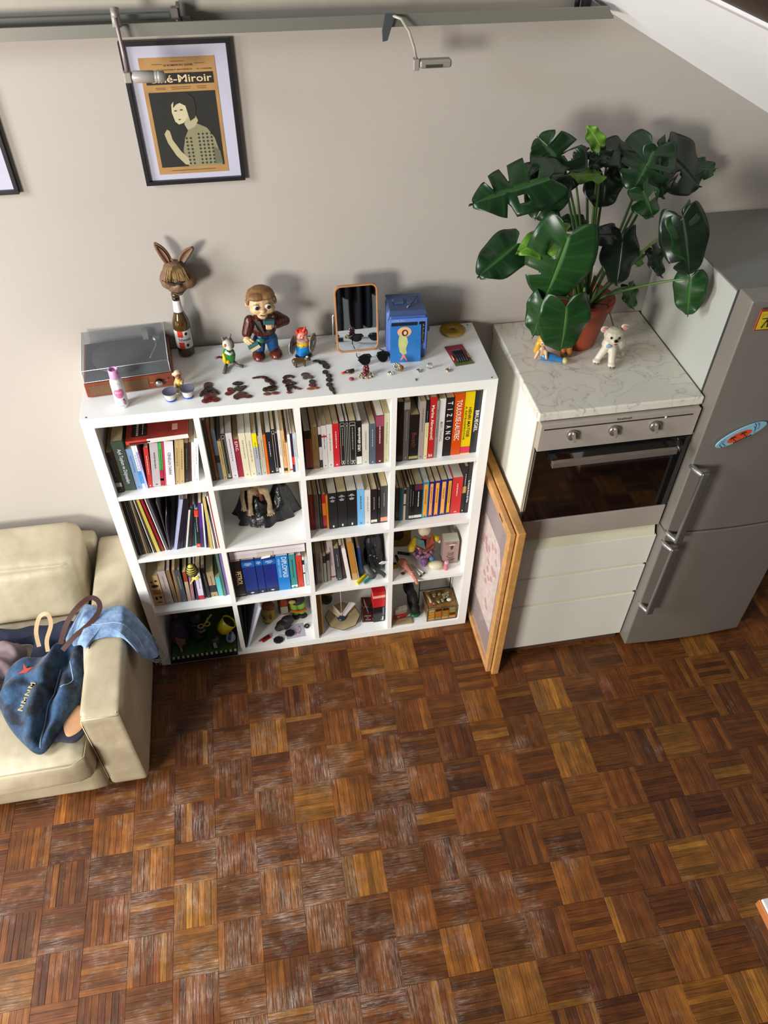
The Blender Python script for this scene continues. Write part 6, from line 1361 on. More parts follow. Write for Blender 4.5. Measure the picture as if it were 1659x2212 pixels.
blob(t, 'figure_body', [((-.050,.010,.205),(-.020,.006,.130),.020,.026),((-.020,.006,.130),(.012,-.028,.160),.019,.015),((.012,-.028,.160),(.024,-.030,.085),.014,.010),((.024,-.030,.085),(.020,-.056,.066),.010,.012),
  ((-.024,.000,.130),(-.050,-.030,.165),.018,.014),((-.050,-.030,.165),(-.058,-.034,.100),.013,.010),((-.058,-.034,.100),(-.060,-.052,.078),.010,.012),((-.075,-.006,.200),(-.086,-.036,.140),.010,.009),((-.086,-.036,.140),(-.084,-.050,.108),.009,.010),
  ((.014,-.060,.063),(.010,-.074,.058),.0048,.004),((.020,-.060,.063),(.019,-.076,.058),.0048,.004),((.026,-.058,.063),(.028,-.073,.058),.0048,.004),((.031,-.055,.064),(.037,-.068,.060),.0048,.004),
  ((-.066,-.056,.074),(-.070,-.068,.066),.005,.004),((-.060,-.058,.074),(-.061,-.071,.066),.005,.004),((-.054,-.056,.074),(-.051,-.068,.066),.005,.004),
  ((-.090,-.054,.104),(-.096,-.062,.092),.0045,.0035),((-.084,-.056,.102),(-.086,-.066,.090),.0045,.0035),((-.078,-.055,.102),(-.076,-.064,.090),.0045,.0035),((-.052,.010,.232),(.026,.026,.028))], SKN, .0024)
blob(t, 'loincloth', [((-.018,-.008,.138),(.022,.020,.020)),((-.008,-.024,.118),(.010,.008,.022))], mat('5a2018', .5, noise=.3, nscale=90), .002)
dots(t, 'toe_nail', [(.010,-.0775,.0585),(.019,-.0795,.0585),(.028,-.0765,.0585),(.037,-.0715,.0605)], .0022, 'd8c49c')
# white box on the blue books
zb = cellz(2)
t = thing('carton', 'long white flat carton lying on top of the royal blue books', 'box', (.402, .040, zb+.2408))
bxo('carton_body', 'd4ccd2', 0, .322, 0, .22, 0, .046, t, .001, .6, noise=.03); bxo('lid_flap', 'e2dce4', 0, .322, -.0012, .0, .030, .047, t); bxo('pale_label', 'c4bcae', .115, .185, -.0016, -.0012, .002, .028, t)
t = thing('paper_scrap', 'torn white paper scrap lying on the blue books', 'paper', (.552, .034, zb+.2385), (0, rad(-8), rad(12)))
g = G(); g.add([(-.02,0,0),(.018,-.008,.0),(.026,.006,.001),(-.012,.018,.0)], [(0,1,2,3)]); g.build('paper', mat('e4e6e8', .7), t, solid=.0006)
# striped yellow toy on the third row
t = thing('striped_toy', 'yellow and black striped beehive toy with a yellow tail over the books', 'toy', (.236, .030, zb+.205))
g = G(); g.lathe([(0,-.014),(.012,-.012),(.022,-.002),(.024,.010),(.021,.026),(.013,.042),(.004,.050),(0,.051)], 24); g.build('body', mat('c8b84c', .45), t)
for z, r in ((-.006,.0205),(.002,.0242),(.012,.0248),(.022,.0232),(.032,.0200),(.041,.0145)):
    g = G(); g.tube([(r*cos(a),r*sin(a),z+.0015*sin(3*a)) for a in [2*pi*k/20 for k in range(21)]], .0022, 6); g.build('black_stripe', mat('14120c', .4), t)
g = G(); g.tube([(.0,-.024,-.004),(.016,-.030,-.012),(.030,-.026,-.006),(.024,-.024,.0),(.004,-.030,-.010),(-.012,-.034,-.034)], lambda q: .0068-.004*q, 8); g.build('tail', mat('d0cc58', .45), t)
# ---- third row, third compartment: bag and markers
t = thing('camera_bag', 'black camera bag with straps and a white tag beside the leaning books', 'bag', (1.030, .075, zb+.0006))
blob(t, 'bag_body', [((.0,.06,.05),(.036,.07,.05)),((.012,.05,.13),(.036,.06,.09)),((.028,.02,.07),(.022,.04,.07)),((-.012,.03,.17),(.026,.03,.05))], mat('0e0e10', .5, noise=.3, nscale=60, bump=.4, bscale=120), .003)
strap([(-.024,-.020,.185),(-.012,-.045,.12),(.012,-.052,.07),(.036,-.046,.035),(.048,-.040,.008)], .020, '141416', t, 'strap', .004)
strap([(.006,-.032,.20),(.016,-.046,.14),(.010,-.050,.085)], .012, '1c1c20', t, 'strap', .003)
g = G(); g.tube([(-.036,-.010,.066),(-.028,-.035,.050),(-.014,-.042,.035),(-.010,-.040,.022)], lambda q: .015+.004*q, 10); g.build('folded_strap', mat('4c504c', .5, noise=.2, nscale=200), t)
g = G(); g.box(-.016,.016,-.002,.002,-.018,.018, Matrix.Translation((.036,-.048,.112)) @ Euler((.5,.5,.3)).to_matrix().to_4x4()); tg = g.build('white_tag', mat('dcdcdc', .4), t, bev=.002)
g = G(); g.lathe([(.008,-.0030),(.008,-.0024)], 18, Matrix.Translation((.036,-.0485,.112)) @ Euler((.5+pi/2,.5,.3)).to_matrix().to_4x4()); g.build('tag_mark', mat('18181c', .4), tg)
for x, z in ((.0,.155),(-.018,.165),(.012,.14)):
    g = G(); g.lathe([(.007,0),(.007,.004)], 14, Matrix.Translation((x,-.040,z)) @ Matrix.Rotation(pi/2, 4, 'X')); g.build('buckle', mat('54565a', .3, .8), t)
def marker(label, p0, p1, c, cc):
    p0 = Vector(p0); p1 = Vector(p1); t = thing('marker_pen', label, 'pen', p0); d = p1-p0
    g = G(); g.cyl((0,0,.0085),d*.62+Vector((0,0,.0085)),.008,.008,6,False); g.build('barrel', mat(c, .35), t)
    g = G(); g.cyl(d*.62+Vector((0,0,.0085)),d+Vector((0,0,.0085)),.0072,.0065,6,False); g.build('cap', mat(cc, .35), t)
marker('bright yellow highlighter pen lying at the front edge of its compartment', (.944,.013,zb+.0003), (1.012,.078,zb+.0003), 'e4cc08', 'e8d828')
marker('teal green marker pen lying beside the yellow highlighter', (.976,.012,zb+.0003), (1.055,.068,zb+.0003), '2c8478', '2c7c74')
# ---- third row, last compartment
t = thing('clown_doll', 'seated clown doll with purple dress and shiny collar, third row last compartment', 'doll', (1.276, .135, zb+.0006))
blob(t, 'dress', [((0,0,.055),(.048,.040,.052)),((0,-.012,.085),(.040,.030,.03))], mat('2c1240', .6, noise=.2, nscale=30), .0028)
g = G(); r = random.Random(6)
for k in range(22):
    a = r.uniform(pi, 2*pi); g.ball((.048*cos(a), .040*sin(a), .03+.06*r.random()), .009+.003*r.random(), 8)
tag(g.build('skirt_flowers', mat('8a5c74', .6, noise=.7, nscale=90), t), kind='stuff')
blob(t, 'sleeve', [((-.040,-.006,.125),(-.062,-.030,.100),.017,.020),((-.066,-.036,.092),(.014,.012,.010))], mat('b89c18', .6, noise=.25, nscale=70), .002)
blob(t, 'sleeve', [((.040,-.006,.130),(.060,-.016,.125),.014,.016)], mat('c0a420', .6, noise=.25, nscale=70), .002)
g = G(); g.ball((.070,-.022,.114), (.008,.010,.012), 10); g.build('hand', mat('d8c8b0', .5), t)
IR = mat('7c9c94', .15, .6, noise=.3, nscale=60, name='shiny_ribbon')
g = G(); g.add([(0,-.050,.098),(-.044,-.034,.120),(-.040,-.020,.150),(-.006,-.030,.140)], [(0,1,2,3)]); g.build('collar', IR, t, solid=.006)
g = G(); g.add([(0,-.050,.098),(.006,-.030,.140),(.034,-.022,.158),(.042,-.036,.116)], [(0,1,2,3)]); g.build('collar', mat('b8604c', .15, .6, noise=.3, nscale=60), t, solid=.006)
g = G(); g.tube([(-.044,-.038,.116),(-.02,-.050,.098),(0,-.056,.094),(.022,-.050,.098),(.044,-.038,.114)], .007, 8); g.build('copper_ruffle', mat('a05444', .2, .5, noise=.2, nscale=90), t)
blob(t, 'head', [((0,-.004,.180),(.030,.028,.030))], mat('cbb8a0', .5), .002)
g = G(); g.ball((-.004,-.034,.168), .0065, 10); g.build('red_nose', mat('b81418', .3), t)
g = G(); g.tube([(-.014,-.032,.160),(-.002,-.036,.156),(.012,-.032,.160)], .0025, 6); g.build('red_mouth', mat('a82420', .4), t)
blob(t, 'shoe', [((-.004,-.052,.020),(.020,.016,.020)),((-.006,-.064,.012),(.012,.014,.010))], mat('744a80', .5, noise=.3, nscale=80), .002)
blob(t, 'shoe', [((.034,-.040,.018),(.016,.014,.016)),((.044,-.052,.012),(.014,.008,.008))], mat('4c84ac', .5, noise=.3, nscale=80), .002)
g = G(); g.ball((.018,-.052,.006), (.022,.010,.006), 12); g.build('yellow_sole', mat('c8b420', .4), t)
t = thing('picture_book', 'yellow picture book leaning at the back left behind the clown doll', 'book', (1.1095, .215, zb+.0004), (rad(-12), 0, rad(-4)))
bxo('cover', '8a6a14', 0, .125, 0, .010, 0, .16, t, .001, .4, noise=.3, nscale=25)
g = G(); g.ball((.028,-.001,.045), (.020,.0015,.026), 12); g.build('printed_orange_ball', mat('7a2c14', .4), t)
g = G(); g.ball((.062,-.0012,.070), (.030,.0012,.034), 12); g.build('printed_figure', mat('2c1410', .4, noise=.5, nscale=60), t)
for p, q, lb in (((1.150,.150),(1.158,.100),'black lighter lying left of the other lighter, behind the pink leg'), ((1.162,.168),(1.222,.146),'black lighter lying crosswise behind the clown doll')):
    t = thing('lighter', lb, 'lighter', (p[0], p[1], zb+.0004)); d = Vector((q[0]-p[0], q[1]-p[1], 0))
    g = G(); g.cyl((0,0,.0075),d*.86+Vector((0,0,.0075)),.0072,.0072,10); g.build('body', mat('0c100e', .2), t)
    g = G(); g.cyl(d*.86+Vector((0,0,.0075)),d+Vector((0,0,.0075)),.0058); g.build('metal_cap', mat('8c8478', .3, .8), t)
t = thing('doll_leg', 'pink fleshy doll leg hanging over the edge of the third shelf', 'toy', (1.180, .075, zb+.0006))
blob(t, 'leg', [((-.010,.012,.022),(.024,.026,.021)),((.004,-.004,.016),(.024,-.056,.012),.015,.010),((.024,-.056,.012),(.032,-.086,.010),.0095,.0085),((.034,-.094,.006),(.009,.012,.008)),((.030,-.104,.004),(.0035,.006,.004)),((.036,-.106,.004),(.0035,.006,.004)),((.040,-.102,.004),(.003,.006,.004))], mat('b8765e', .4, noise=.2, nscale=60, bump=.3, bscale=200), .0018)
dots(t, 'knob', [(.006,-.016,.030),(.010,-.026,.028),(.014,-.036,.026),(.018,-.046,.024),(.021,-.056,.022),(.001,-.020,.029),(.013,-.042,.024),(.026,-.048,.021)], .0028, 'c89c8c')
t = thing('brown_pebble', 'small round brown pebble left of the pink leg on the shelf', 'stone', (1.162, .038, zb+.0004))
g = G(); g.ball((0,0,.006), (.011,.008,.006), 14); g.build('pebble', mat('3a1c12', .3, noise=.3, nscale=120), t)
for (x0, y0), (x1, y1), lb in (((1.212,.088),(1.240,.012),'left of two white cotton-stick joints with brown ends'), ((1.214,.086),(1.258,.024),'right of two white cotton-stick joints with brown ends')):
    t = thing('pin_stick', lb, 'stick', (x0, y0, zb+.0004)); d = Vector((x1-x0, y1-y0, 0))
    g = G(); g.cyl((0,0,.0025),d+Vector((0,0,.007)),.0018,.004); g.build('white_shaft', mat('d8d4cc', .5), t)
    g = G(); g.cyl(d+Vector((0,0,.0072)),d*1.06+Vector((0,0,.0072)),.0062); g.build('brown_end', mat('2a1a14', .4), t)
t = thing('white_pebble', 'large smooth egg-shaped cream pebble at the front of the third shelf', 'stone', (1.322, .052, zb+.0004), (0, 0, rad(-4)))
g = G(); g.ball((0,0,.019), (.036,.024,.019), 24); g.build('pebble', mat('cfc6a4', .6, noise=.05, nscale=50), t)
t = thing('lip_balm', 'upright pink tube of lip balm in front of the mauve carton', 'cosmetic', (1.366, .036, zb+.0004), (0, 0, 0))
g = G(); g.lathe([(.0095,0),(.0098,.001),(.0098,.040),(.0094,.041)], 20); g.build('tube', mat('c8707c', .25, noise=.2, nscale=150), t)
g = G(); g.lathe([(.0096,.0412),(.0096,.050),(.008,.0515)], 20); g.build('cap', mat('d8a8a8', .3), t)
t = thing('mauve_carton', 'upright mauve printed carton with a cup drawing, third row last compartment', 'box', (1.356, .068, zb+.0004), (0, 0, rad(-3)))
bxo('carton', '9c8078', 0, .072, 0, .055, 0, .150, t, .001, .6, noise=.05); bxo('white_band', 'dcd4cc', .026, .052, -.0006, 0, .126, .131, t)
g = G(); g.box(.006,.066,-.0005,0,.135,.1355); g.box(.01,.03,-.0005,0,.140,.1425); g.box(.038,.06,-.0005,0,.139,.1435); g.build('small_print', mat('5c4440', .6), t)
g = G(); g.prism([(.032,.122),(.046,.122),(.044,.106),(.038,.096),(.033,.104)], 0, .0006, FRONT)
for z in (.078,.070,.062): g.tube([(.020,-.0006,z),(.034,-.0006,z-.006),(.050,-.0006,z+.002)], .0010, 5)
g.tube([(.018,-.0006,.056),(.026,-.0006,.044),(.040,-.0006,.042),(.052,-.0006,.052)], .0014, 5); g.tube([(.022,-.0006,.030),(.04,-.0006,.026),(.056,-.0006,.034)], .0014, 5)
g.build('cup_drawing', mat('3c2824', .6), t)
bxo('pale_top', 'b4b49c', .002, .070, .004, .053, .150, .154, t, .0005)
t = thing('yellow_packet', 'small yellow and black packet at the far left of the third shelf', 'packet', (1.112, .075, zb+.0004), (0, 0, rad(6)))
bxo('packet', 'a88c18', 0, .036, 0, .034, 0, .008, t, .001, .45); bxo('black_label', '1c1410', .0, .034, .018, .030, .008, .0085, t)
# ---- bottom row, first compartment
zc = cellz(3)
t = thing('black_tray', 'flat black box under the grass-patterned tin, bottom left compartment', 'tray', (.048, -.030, zc+.0004))
bxo('tray_body', '0c0c0e', 0, .312, 0, .30, 0, .020, t, .001, .4); bxo('metal_edge', '8c8c90', 0, .312, -.001, 0, 0, .0022, t)
t = thing('game_box', 'flat tin with grass pattern and checkered edge, bottom left compartment', 'box', (.058, -.022, zc+.0208))
bxo('tin', '2c4a14', 0, .298, 0, .27, 0, .014, t, .001, .5, noise=.4, nscale=70)
for k in range(27):
    bxo('checker_square', '1a1c14' if k % 2 else 'b8b49c', .002+.011*k, .012+.011*k, -.0012, .006, .004, .0146, t)
zt = zc+.0352+.0004
t = thing('purple_toy_house', 'purple plush pouch with pink and tan trim, bottom left compartment', 'toy', (.100, .075, zt))
blob(t, 'body', [((0,0,.05),(.048,.045,.050)),((0,.02,.10),(.030,.03,.03))], mat('32203e', .8, noise=.25, nscale=30), .003)
g = G(); g.add([(-.005,-.048,.085),(.030,-.046,.062),(.026,-.050,.038),(.0,-.052,.020)], [(0,1,2,3)]); g.build('tan_panel', mat('6c5040', .7), t, solid=.004)
strap([(-.008,-.046,.092),(-.006,-.052,.05),(.0,-.052,.02),(.004,-.072,.004)], .010, '7c4a50', t, 'trim')
t = thing('red_ball', 'dark red pompom at the back left of the bottom left compartment', 'ball', (.090, .150, zt))
g = G(); g.ball((0,0,.088), .014, 12); g.ball((.016,.02,.10), .012, 12); g.tube([(0,0,0),(0,0,.08)], .006, 8); g.build('pompoms', mat('8a1c2c', .7), t, vox=.002)
t = thing('black_case', 'bulky black case with a strap in the middle of the bottom left compartment', 'bag', (.190, .080, zt))
blob(t, 'case_body', [((0,0,.055),(.042,.055,.055)),((.012,-.02,.085),(.034,.03,.028)),((-.01,.05,.09),(.04,.05,.05))], mat('0c0c0e', .45, noise=.3, nscale=50, bump=.4, bscale=110), .003)
g = G(); g.tube([(.0,-.040,.112),(.020,-.052,.102),(.036,-.044,.108)], .003, 6); g.build('silver_chain', mat('8c8e94', .3, .9), t)
t = thing('scissors', 'yellow-handled scissors lying on the black case', 'scissors', (.222, .062, zt+.1165), (rad(18), 0, rad(14)))
for x in (-.014, .016):
    g = G(); g.grid(lambda u, v: (x+.0125*cos(2*pi*u)*(1+.30*cos(2*pi*v)), -.004+.009*sin(2*pi*u)*(1+.34*cos(2*pi*v)), .003*sin(2*pi*v)), 20, 8); g.build('finger_loop', mat('a08c30', .4), t)
g = G(); g.tube([(.012,.004,0),(.026,.020,.001),(.048,.034,.001)], .0055, 8); g.build('handle', mat('a08c30', .4), t)
g = G(); g.tube([(-.012,.004,0),(-.034,.006,0),(-.056,.012,0)], .003, 6, .4); g.build('blade', mat('5c6064', .3, .8), t)
t = thing('yellow_mug', 'tipped yellow mug with dark inside, right of the black case', 'mug', (.316, .080, zt+.058), (rad(-8), rad(40), 0))
g = G(); g.lathe([(.0,-.034),(.026,-.034),(.034,-.020),(.038,.036),(.0365,.037),(.034,.030),(.030,-.018),(0,-.028)], 28); g.build('mug_body', mat('c4b00c', .35), t)
g = G(); g.lathe([(.0345,.028),(0,.0285)], 24); g.build('dark_filling', mat('1c1614', .7), t)
t = thing('sneaker_toy', 'small white and blue plush shoe under the yellow mug', 'toy', (.334, .040, zt))
blob(t, 'shoe', [((0,0,.016),(.024,.030,.015)),((-.002,.014,.024),(.020,.018,.014))], mat('9c9cae', .7), .002)
g = G(); g.tube([(-.004,-.024,.030),(-.002,-.006,.036),(.004,.014,.040)], .006, 8, .5); g.build('blue_stripe', mat('1c3478', .6), t)
t = thing('glass_jar', 'small glass jar with a printed strip, bottom left compartment', 'jar', (.262, .018, zt))
g = G(); g.lathe([(0,.0005),(.022,.0),(.024,.003),(.022,.010),(.020,.030),(.019,.050),(.0195,.056)], 24); g.build('glass', mat('3a4040', .08, alpha=.75, name='dark_jar_glass'), t)
bxo('printed_strip', 'a8a090', -.007, .007, -.0235, -.0215, .012, .050, t, 0, .5, noise=.5, nscale=500)
# ---- bottom row, second compartment
t = thing('leaning_board', 'white board leaning diagonally in the second compartment of the bottom row', 'board', (.4065, .006, zc+.0016), (0, rad(17), 0))
bxo('board', 'b8b8c4', 0, .008, 0, .30, 0, .30, t, .001, .5)
t = thing('black_folder', 'dark folder standing behind the leaning white board', 'folder', (.3995, .010, zc+.0006))
bxo('folder_cover', '141a1c', 0, .004, 0, .30, 0, .30, t); 
t = thing('puppet_head', 'yellow clay puppet head with small dark eyes in the bottom row', 'puppet', (.522, .150, zc+.0006), (0, 0, rad(-14)))
blob(t, 'head', [((0,0,.052),(.040,.034,.048)),((-.004,-.024,.030),(.026,.016,.020)),((0,-.034,.050),(.010,.012,.010))], mat('8c7420', .5, noise=.2, nscale=30, bump=.3, bscale=90), .0024)
dots(t, 'eye', [(-.016,-.034,.060),(.018,-.034,.062)], .0055, '0c0a08')
for a in (((-.026,-.032,.074),(-.014,-.036,.078)),((.010,-.036,.078),(.024,-.030,.080)),((-.012,-.040,.026),(.012,-.040,.028))):
    g = G(); g.tube(a, .0024, 6); g.build('face_line', mat('4a2c10', .6), t)
blob(t, 'orange_cap', [((0,.014,.094),(.034,.030,.022))], mat('6a3410', .6, noise=.2), .0024)
t = thing('orange_bottle', 'orange bottle with a cream label at the back of the bottom row', 'bottle', (.600, .200, zc+.0006))
g = G(); g.lathe([(0,.001),(.028,0),(.030,.004),(.030,.09),(.020,.105),(.014,.11),(.014,.125)], 20); g.build('bottle_body', mat('8c3410', .4), t)
bxo('cream_label', '9c9480', -.018, .018, -.0315, -.0300, .014, .066, t)
t = thing('green_sock_toy', 'lime green and orange plush figure with a dark hat, bottom row', 'toy', (.668, .170, zc+.0006))
blob(t, 'legs', [((-.014,-.010,.018),(-.018,0,.07),.017,.020),((.016,-.010,.018),(.018,0,.07),.017,.020)], mat('6c9424', .7), .0022)
g = G(); g.tube([(-.036,-.020,.052),(0,-.030,.050),(.038,-.020,.054)], .009, 8, .6); g.build('orange_stripe', mat('b05010', .7), t)
blob(t, 'hat', [((0,.004,.104),(.040,.034,.022)),((.006,.01,.13),(.022,.02,.03))], mat('1c1614', .7), .0024)
g = G(); g.ball((-.026,-.024,.124), (.018,.010,.012), 10); g.build('tan_patch', mat('a88448', .7), t)
g = G(); g.ball((-.014,-.024,.010), (.022,.022,.010), 12); g.ball((.020,-.026,.012), (.024,.018,.012), 12); g.build('dark_feet', mat('0e0e14', .6), t, vox=.002)
t = thing('dark_net_bag', 'dark purple net bag with wire between the puppet head and green toy', 'bag', (.590, .095, zc+.0006))
blob(t, 'net', [((0,0,.022),(.040,.030,.022)),((.02,.018,.03),(.034,.026,.024)),((-.026,-.012,.016),(.022,.018,.014))], mat('241a20', .5, noise=.4, nscale=90, bump=.8, bscale=150), .0022)
g = G(); g.box(-.008,.006,-.034,-.028,.022,.027); g.build('gold_clasp', mat('c8b468', .2, .9), t, bev=.001)
t = thing('invitation_card', 'white square card with red scribbles lying flat in the bottom row', 'card', (.596, .020, zc+.0004), (0, 0, rad(4)))
bxo('card', 'b0aabb', 0, .092, 0, .080, 0, .0012, t)
g = G(); g.tube([(.070+.008*cos(a),.042+.009*sin(a),.0016) for a in [2*pi*k/14 for k in range(15)]], .0008, 5); g.tube([(.066,.055,.0016),(.070,.066,.0016),(.076,.055,.0016)], .0014, 5); g.tube([(.045,.014,.0016),(.055,.030,.0016),(.064,.020,.0016),(.072,.034,.0016)], .002, 5); g.build('red_scribbles', mat('b04a58', .5), t)
t = thing('dark_medallion', 'right one of two scalloped black discs lying in the bottom row', 'ornament', (.614, .052, zc+.0020))
SCP = [(.024*(1+.05*cos(9*a))*cos(a), .019*(1+.05*cos(9*a))*sin(a)) for a in [2*pi*k/54 for k in range(54)]]
g = G(); g.prism(SCP, 0, .009); g.build('disc', mat('120c0e', .5, bump=.4, bscale=150), t, bev=.001)
t = thing('dark_medallion', 'left one of two scalloped black discs, nearest the front edge', 'ornament', (.556, .022, zc+.0006))
g = G(); g.prism(SCP, 0, .009); g.build('disc', mat('120c0e', .5, bump=.4, bscale=150), t, bev=.001)
t = thing('red_whistle', 'small red plastic toy at the front of the second bottom compartment', 'toy', (.492, .038, zc+.0004), (0, 0, rad(30)))
g = G(); g.box(-.018,.030,-.012,.012,0,.008); g.build('body', mat('a0141a', .3), t, bev=.003)
g = G(); g.box(-.008,.024,-.007,.007,.008,.012); g.build('dark_top', mat('3a1214', .4), t, bev=.002)
g = G(); g.tube([(-.018,.004,.004),(-.030,.010,.004)], .003, 6); g.build('tail', mat('a0141a', .3), t)
t = thing('black_ring', 'small black ring lying near the divider, second bottom compartment', 'ring', (.700, .082, zc+.0006))
g = G(); g.grid(lambda u, v: ((.010+.004*cos(2*pi*v))*cos(2*pi*u), (.010+.004*cos(2*pi*v))*sin(2*pi*u), .004+.004*sin(2*pi*v)), 24, 10); g.build('ring_body', mat('0c0c0e', .25), t)
# ---- bottom row, third compartment
for k, lab in enumerate(('left of two upright golden wooden sticks, third bottom compartment', 'right of two upright golden wooden sticks, third bottom compartment')):
    t = thing('wooden_stick', lab, 'stick', (.7535+.0130*k, .020+.004*k, zc+.0004)); bxo('stick', '8a6a34', 0, .0118, 0, .014, 0, .30, t, .002, .5, noise=.2, nscale=50)
t = thing('octagonal_dish', 'octagonal cream dish with black edge, third bottom compartment', 'dish', (.880, .100, zc+.0004), (0, 0, rad(0)))
oc = [(math.cos(rad(22.5+45*k)), math.sin(rad(22.5+45*k))) for k in range(8)]
oc = [(x*cos(.3)-y*sin(.3), x*sin(.3)+y*cos(.3)) for x, y in oc]
g = G(); g.add([(x*.070, y*.070, 0) for x, y in oc]+[(x*.088, y*.088, .020) for x, y in oc], [tuple(range(7, -1, -1)), tuple(range(8, 16))]+[(k, (k+1) % 8, 8+(k+1) % 8, 8+k) for k in range(8)]); g.build('dark_edge', mat('12100e', .3), t)
g = G(); g.prism([(x*.085, y*.085) for x, y in oc], .0202, .0215); g.build('cream_face', mat('b0a078', .5, noise=.1, nscale=14), t)
g = G(); g.lathe([(.020,.0216),(.023,.024),(.022,.030),(.012,.034),(0,.035)], 24, Matrix.Translation((-.006,-.010,0))); g.build('blue_knob', mat('223448', .3), t)
t = thing('feather_brush', 'white feathers standing in the blue knob of the octagonal dish', 'feather', (.874, .090, zc+.0356))
for s in (-1, 1):
    g = G(); g.grid(lambda u, v: (s*(.006+.052*v**1.1)+(u-.5)*(.016+.016*v), -.004+.006*sin(3*u)+.01*v, .001+.082*v-(u-.5)*s*.020), 6, 14); g.build('feather', mat('b8aa90' if s < 0 else 'c4bcc0', .8, noise=.1), t, solid=.0012)
g = G(); g.cyl((0,0,.0),(0,-.004,.032),.0022); g.cyl((0,0,.02),(0,.004,.20),.0012); g.build('quill', mat('d8ccb0', .6), t)
t = thing('chocolate_box', 'flat dark brown box with white lettering, third bottom compartment', 'box', (.972, .060, zc+.0004), (0, 0, rad(-6)))
bxo('box_body', '481812', 0, .056, 0, .15, 0, .010, t, .001, .35)
g = G(); M = Matrix.Translation((.028,.030,.0103)); put_text(g, 'TARTUFI', M, .034, .008); put_text(g, 'IN', Matrix.Translation((.028,.018,.0103)), .008, .006); put_text(g, 'MARE', Matrix.Translation((.030,.008,.0103)), .026, .006); g.build('lettering', mat('c4b8ac', .5), t)
g = G(); g.tube([(.004,.004,.0104),(.004,.07,.0104),(.014,.084,.0104),(.042,.084,.0104),(.052,.07,.0104),(.052,.004,.0104)], .0007, 4); g.tube([(.004,.14,.0104),(.004,.095,.0104),(.014,.088,.0104),(.042,.088,.0104),(.052,.1,.0104)], .0007, 4); g.build('gold_line', mat('a08050', .4), t)
t = thing('red_black_box', 'tall box with red lid and dark transparent front, third bottom compartment', 'box', (1.026, .050, zc+.0004), (0, 0, rad(2)))
bxo('black_box', '101418', 0, .056, 0, .060, 0, .118, t, .001, .15); bxo('red_lid', 'b00c14', -.001, .057, -.001, .061, .118, .230, t, .001, .35); bxo('cream_band', 'd0a090', -.0016, .0576, -.0016, .0616, .188, .206, t)
g = G(); g.box(.044,.050,-.0006,0,.010,.040); g.box(.038,.042,-.0006,0,.014,.018); g.build('small_print', mat('c8ccd4', .4), t)
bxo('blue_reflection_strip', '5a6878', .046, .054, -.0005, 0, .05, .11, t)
t = thing('small_card', 'small white card standing beside the red and black box', 'card', (1.010, .105, zc+.0112), (0, rad(-14), 0)); bxo('card', 'b8bcbc', 0, .0012, 0, .03, 0, .08, t)
t = thing('dark_ornament', 'dark ornament with an orange top behind the octagonal dish', 'ornament', (.815, .225, zc+.0004))
g = G(); g.lathe([(0,.0),(.026,.001),(.030,.02),(.024,.045),(.010,.05)], 20); g.build('base', mat('18120e', .4), t)
g = G(); g.ball((.012,0,.062), (.026,.018,.014), 12); g.build('orange_top', mat('94602c', .5), t)
# ---- bottom row, last compartment
t = thing('stained_glass_box', 'brown and amber stained glass box, bottom right compartment', 'box', (1.288, .012, zc+.0004), (0, 0, rad(0)))
bxo('amber_glass', '7a5a2c', .001, .149, .001, .110, .002, .094, t, 0, .12, noise=.5, nscale=24)
r = random.Random(12); cs = ['b06a1c','5c2c14','8c8450','c08a3c','3c1c10','a89c60']
for a in range(4):
    for b_ in range(4):
        x0 = .006+.035*a; z0 = .006+.021*b_; c = cs[r.randrange(6)]
        g = G(); g.add([(x0+.003*r.random(),.0002,z0),(x0+.031,.0002,z0+.004*r.random()),(x0+.031-.006*r.random(),.0002,z0+.018),(x0,.0002,z0+.017)], [(0,1,2,3)]); g.build('glass_piece', mat(c, .1), t, solid=.0012)
g = G()
for p in (((0,0,0),(.15,0,0)),((0,0,.096),(.15,0,.096)),((0,.111,.096),(.15,.111,.096)),((0,0,0),(0,0,.096)),((.15,0,0),(.15,0,.096)),((0,0,.096),(0,.111,.096)),((.15,0,.096),(.15,.111,.096))): g.cyl(p[0],p[1],.0018,.0018,6)
tag(g.build('lead_edges', mat('5c5c4c', .3, .7), t), kind='stuff')
t = thing('shell_pile', 'pile of silvery shells and a pale stick on the stained glass box', 'shells', (1.360, .065, zc+.0975))
g = G(); r = random.Random(2)
for k in range(16): g.ball((r.uniform(-.04,.045), r.uniform(-.030,.030), .006+.006*r.random()), (.010*r.uniform(.6,1.3),.008,.006), 8, rot=(0,0,r.random()*3))
tag(g.build('shells', mat('8c8468', .25, .5, noise=.4, nscale=90), t), kind='stuff')
g = G(); g.ball((.040,-.020,.012), (.012,.010,.004), 14); g.build('pearl_disc', mat('d0ccbc', .2), t)
g = G(); g.tube([(-.058,.034,.006),(-.052,.0,.010),(-.050,-.024,.010)], .005, 8); g.build('pale_stick', mat('b8a47c', .5), t)
dots(t, 'red_bead', [(-.058,-.036,.010),(-.046,-.036,.010),(-.034,-.036,.010)], .004, 'a8283c')
t = thing('wire_rack', 'black wire rack at the back of the bottom right compartment', 'rack', (1.270, .130, zc+.0004))
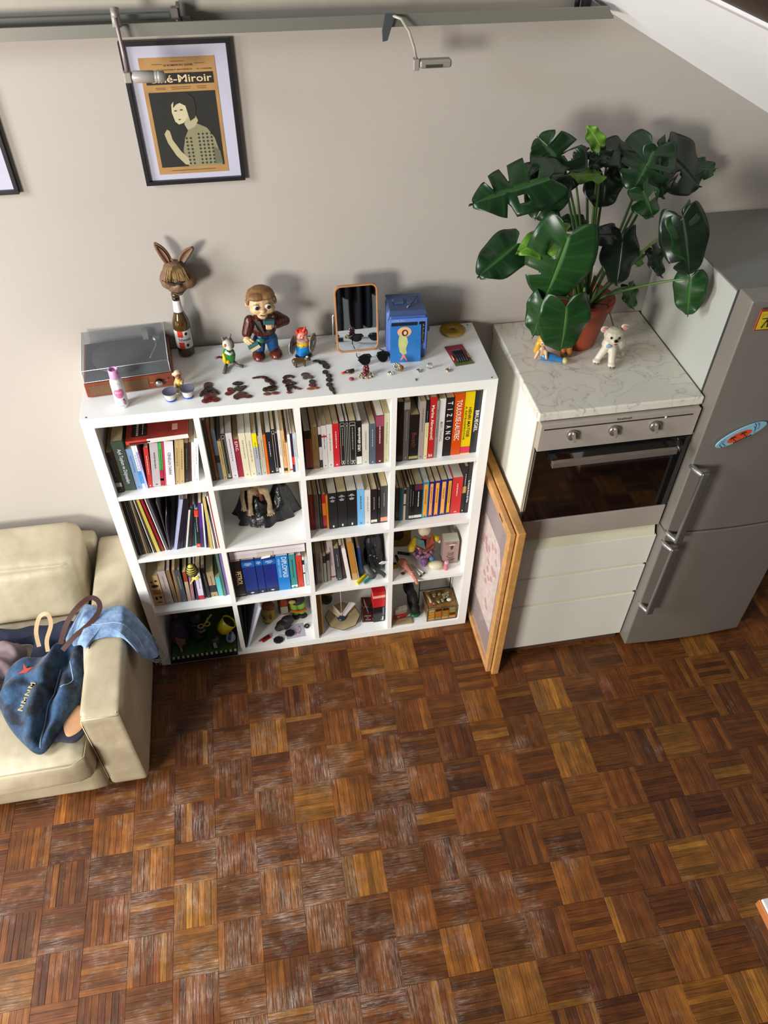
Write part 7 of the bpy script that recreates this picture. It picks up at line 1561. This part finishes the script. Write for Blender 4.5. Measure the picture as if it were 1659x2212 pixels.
for k, (a, b) in enumerate((((0,0,0),(0,0,.21)),((.155,0,0),(.155,0,.21)),((0,.19,0),(0,.19,.21)),((.155,.19,0),(.155,.19,.21)),((0,0,.21),(.155,0,.21)),((0,.19,.21),(.155,.19,.21)),((0,0,.21),(0,.19,.21)),((.155,0,.21),(.155,.19,.21)),((0,.09,.21),(.155,.09,.21)),((0,0,.10),(.155,0,.10)),((0,.19,.10),(.155,.19,.10)))):
    g = G(); g.cyl(a, b, .0026, .0026, 8); g.build('wire', mat('141010', .4, .5), t)
t = thing('cloth_bag', 'black and green cloth bag, bottom right compartment', 'bag', (1.238, .085, zc+.0006))
blob(t, 'black_bag', [((-.004,.03,.06),(.028,.06,.06)),((0,-.01,.035),(.026,.03,.035)),((-.02,.06,.12),(.028,.05,.03))], mat('0e0e10', .7, noise=.2, bump=.4, bscale=90), .003)
g = G(); g.ball((.0,-.022,.012), (.028,.026,.011), 14); g.build('green_base', mat('1c5a34', .4), t)
t = thing('red_packet', 'red and grey plastic packet with white letters, bottom right compartment', 'packet', (1.160, .050, zc+.0004), (rad(14), 0, rad(8)))
g = G(); g.box(-.032,.032,0,.020,0,.050); g.build('red_face', mat('9c141c', .3, noise=.1), t, bev=.003)
g = G(); put_text(g, 'DI', at_front(-.012, -.0005, .030, pi/2), .018, .012); g.build('lettering', mat('d8c8c4', .4), t)
g = G(); g.box(-.034,.032,.002,.026,.050,.105); g.build('grey_plastic', mat('8c8478', .25, noise=.35, nscale=60), t, bev=.006)
t = thing('beige_box', 'flat beige box under the red packet, bottom right compartment', 'box', (1.116, .012, zc+.0004)); bxo('box_body', '9c8c68', 0, .100, 0, .035, 0, .008, t, .001, .6, noise=.1)
# open grey plastic folder and curled magazine between the records
t = thing('plastic_folder', 'open grey plastic folder splayed in a V among the record sleeves', 'folder', (.1715, .034, cellz(1)+.0004))
for s_ in (-1, 1):
    g = G(); g.grid(lambda u, v, s_=s_: ((.001+(.007 if s_ > 0 else .004)*v*v+(.010 if s_ > 0 else .004)*v**3)*s_+.006*v, .27*u, .28*v*(1-.25*(1-u)*v if s_ > 0 else 1)), 8, 16); g.build('cover_sheet', mat('6c6468', .3, name='grey_plastic'), t, solid=.0012)
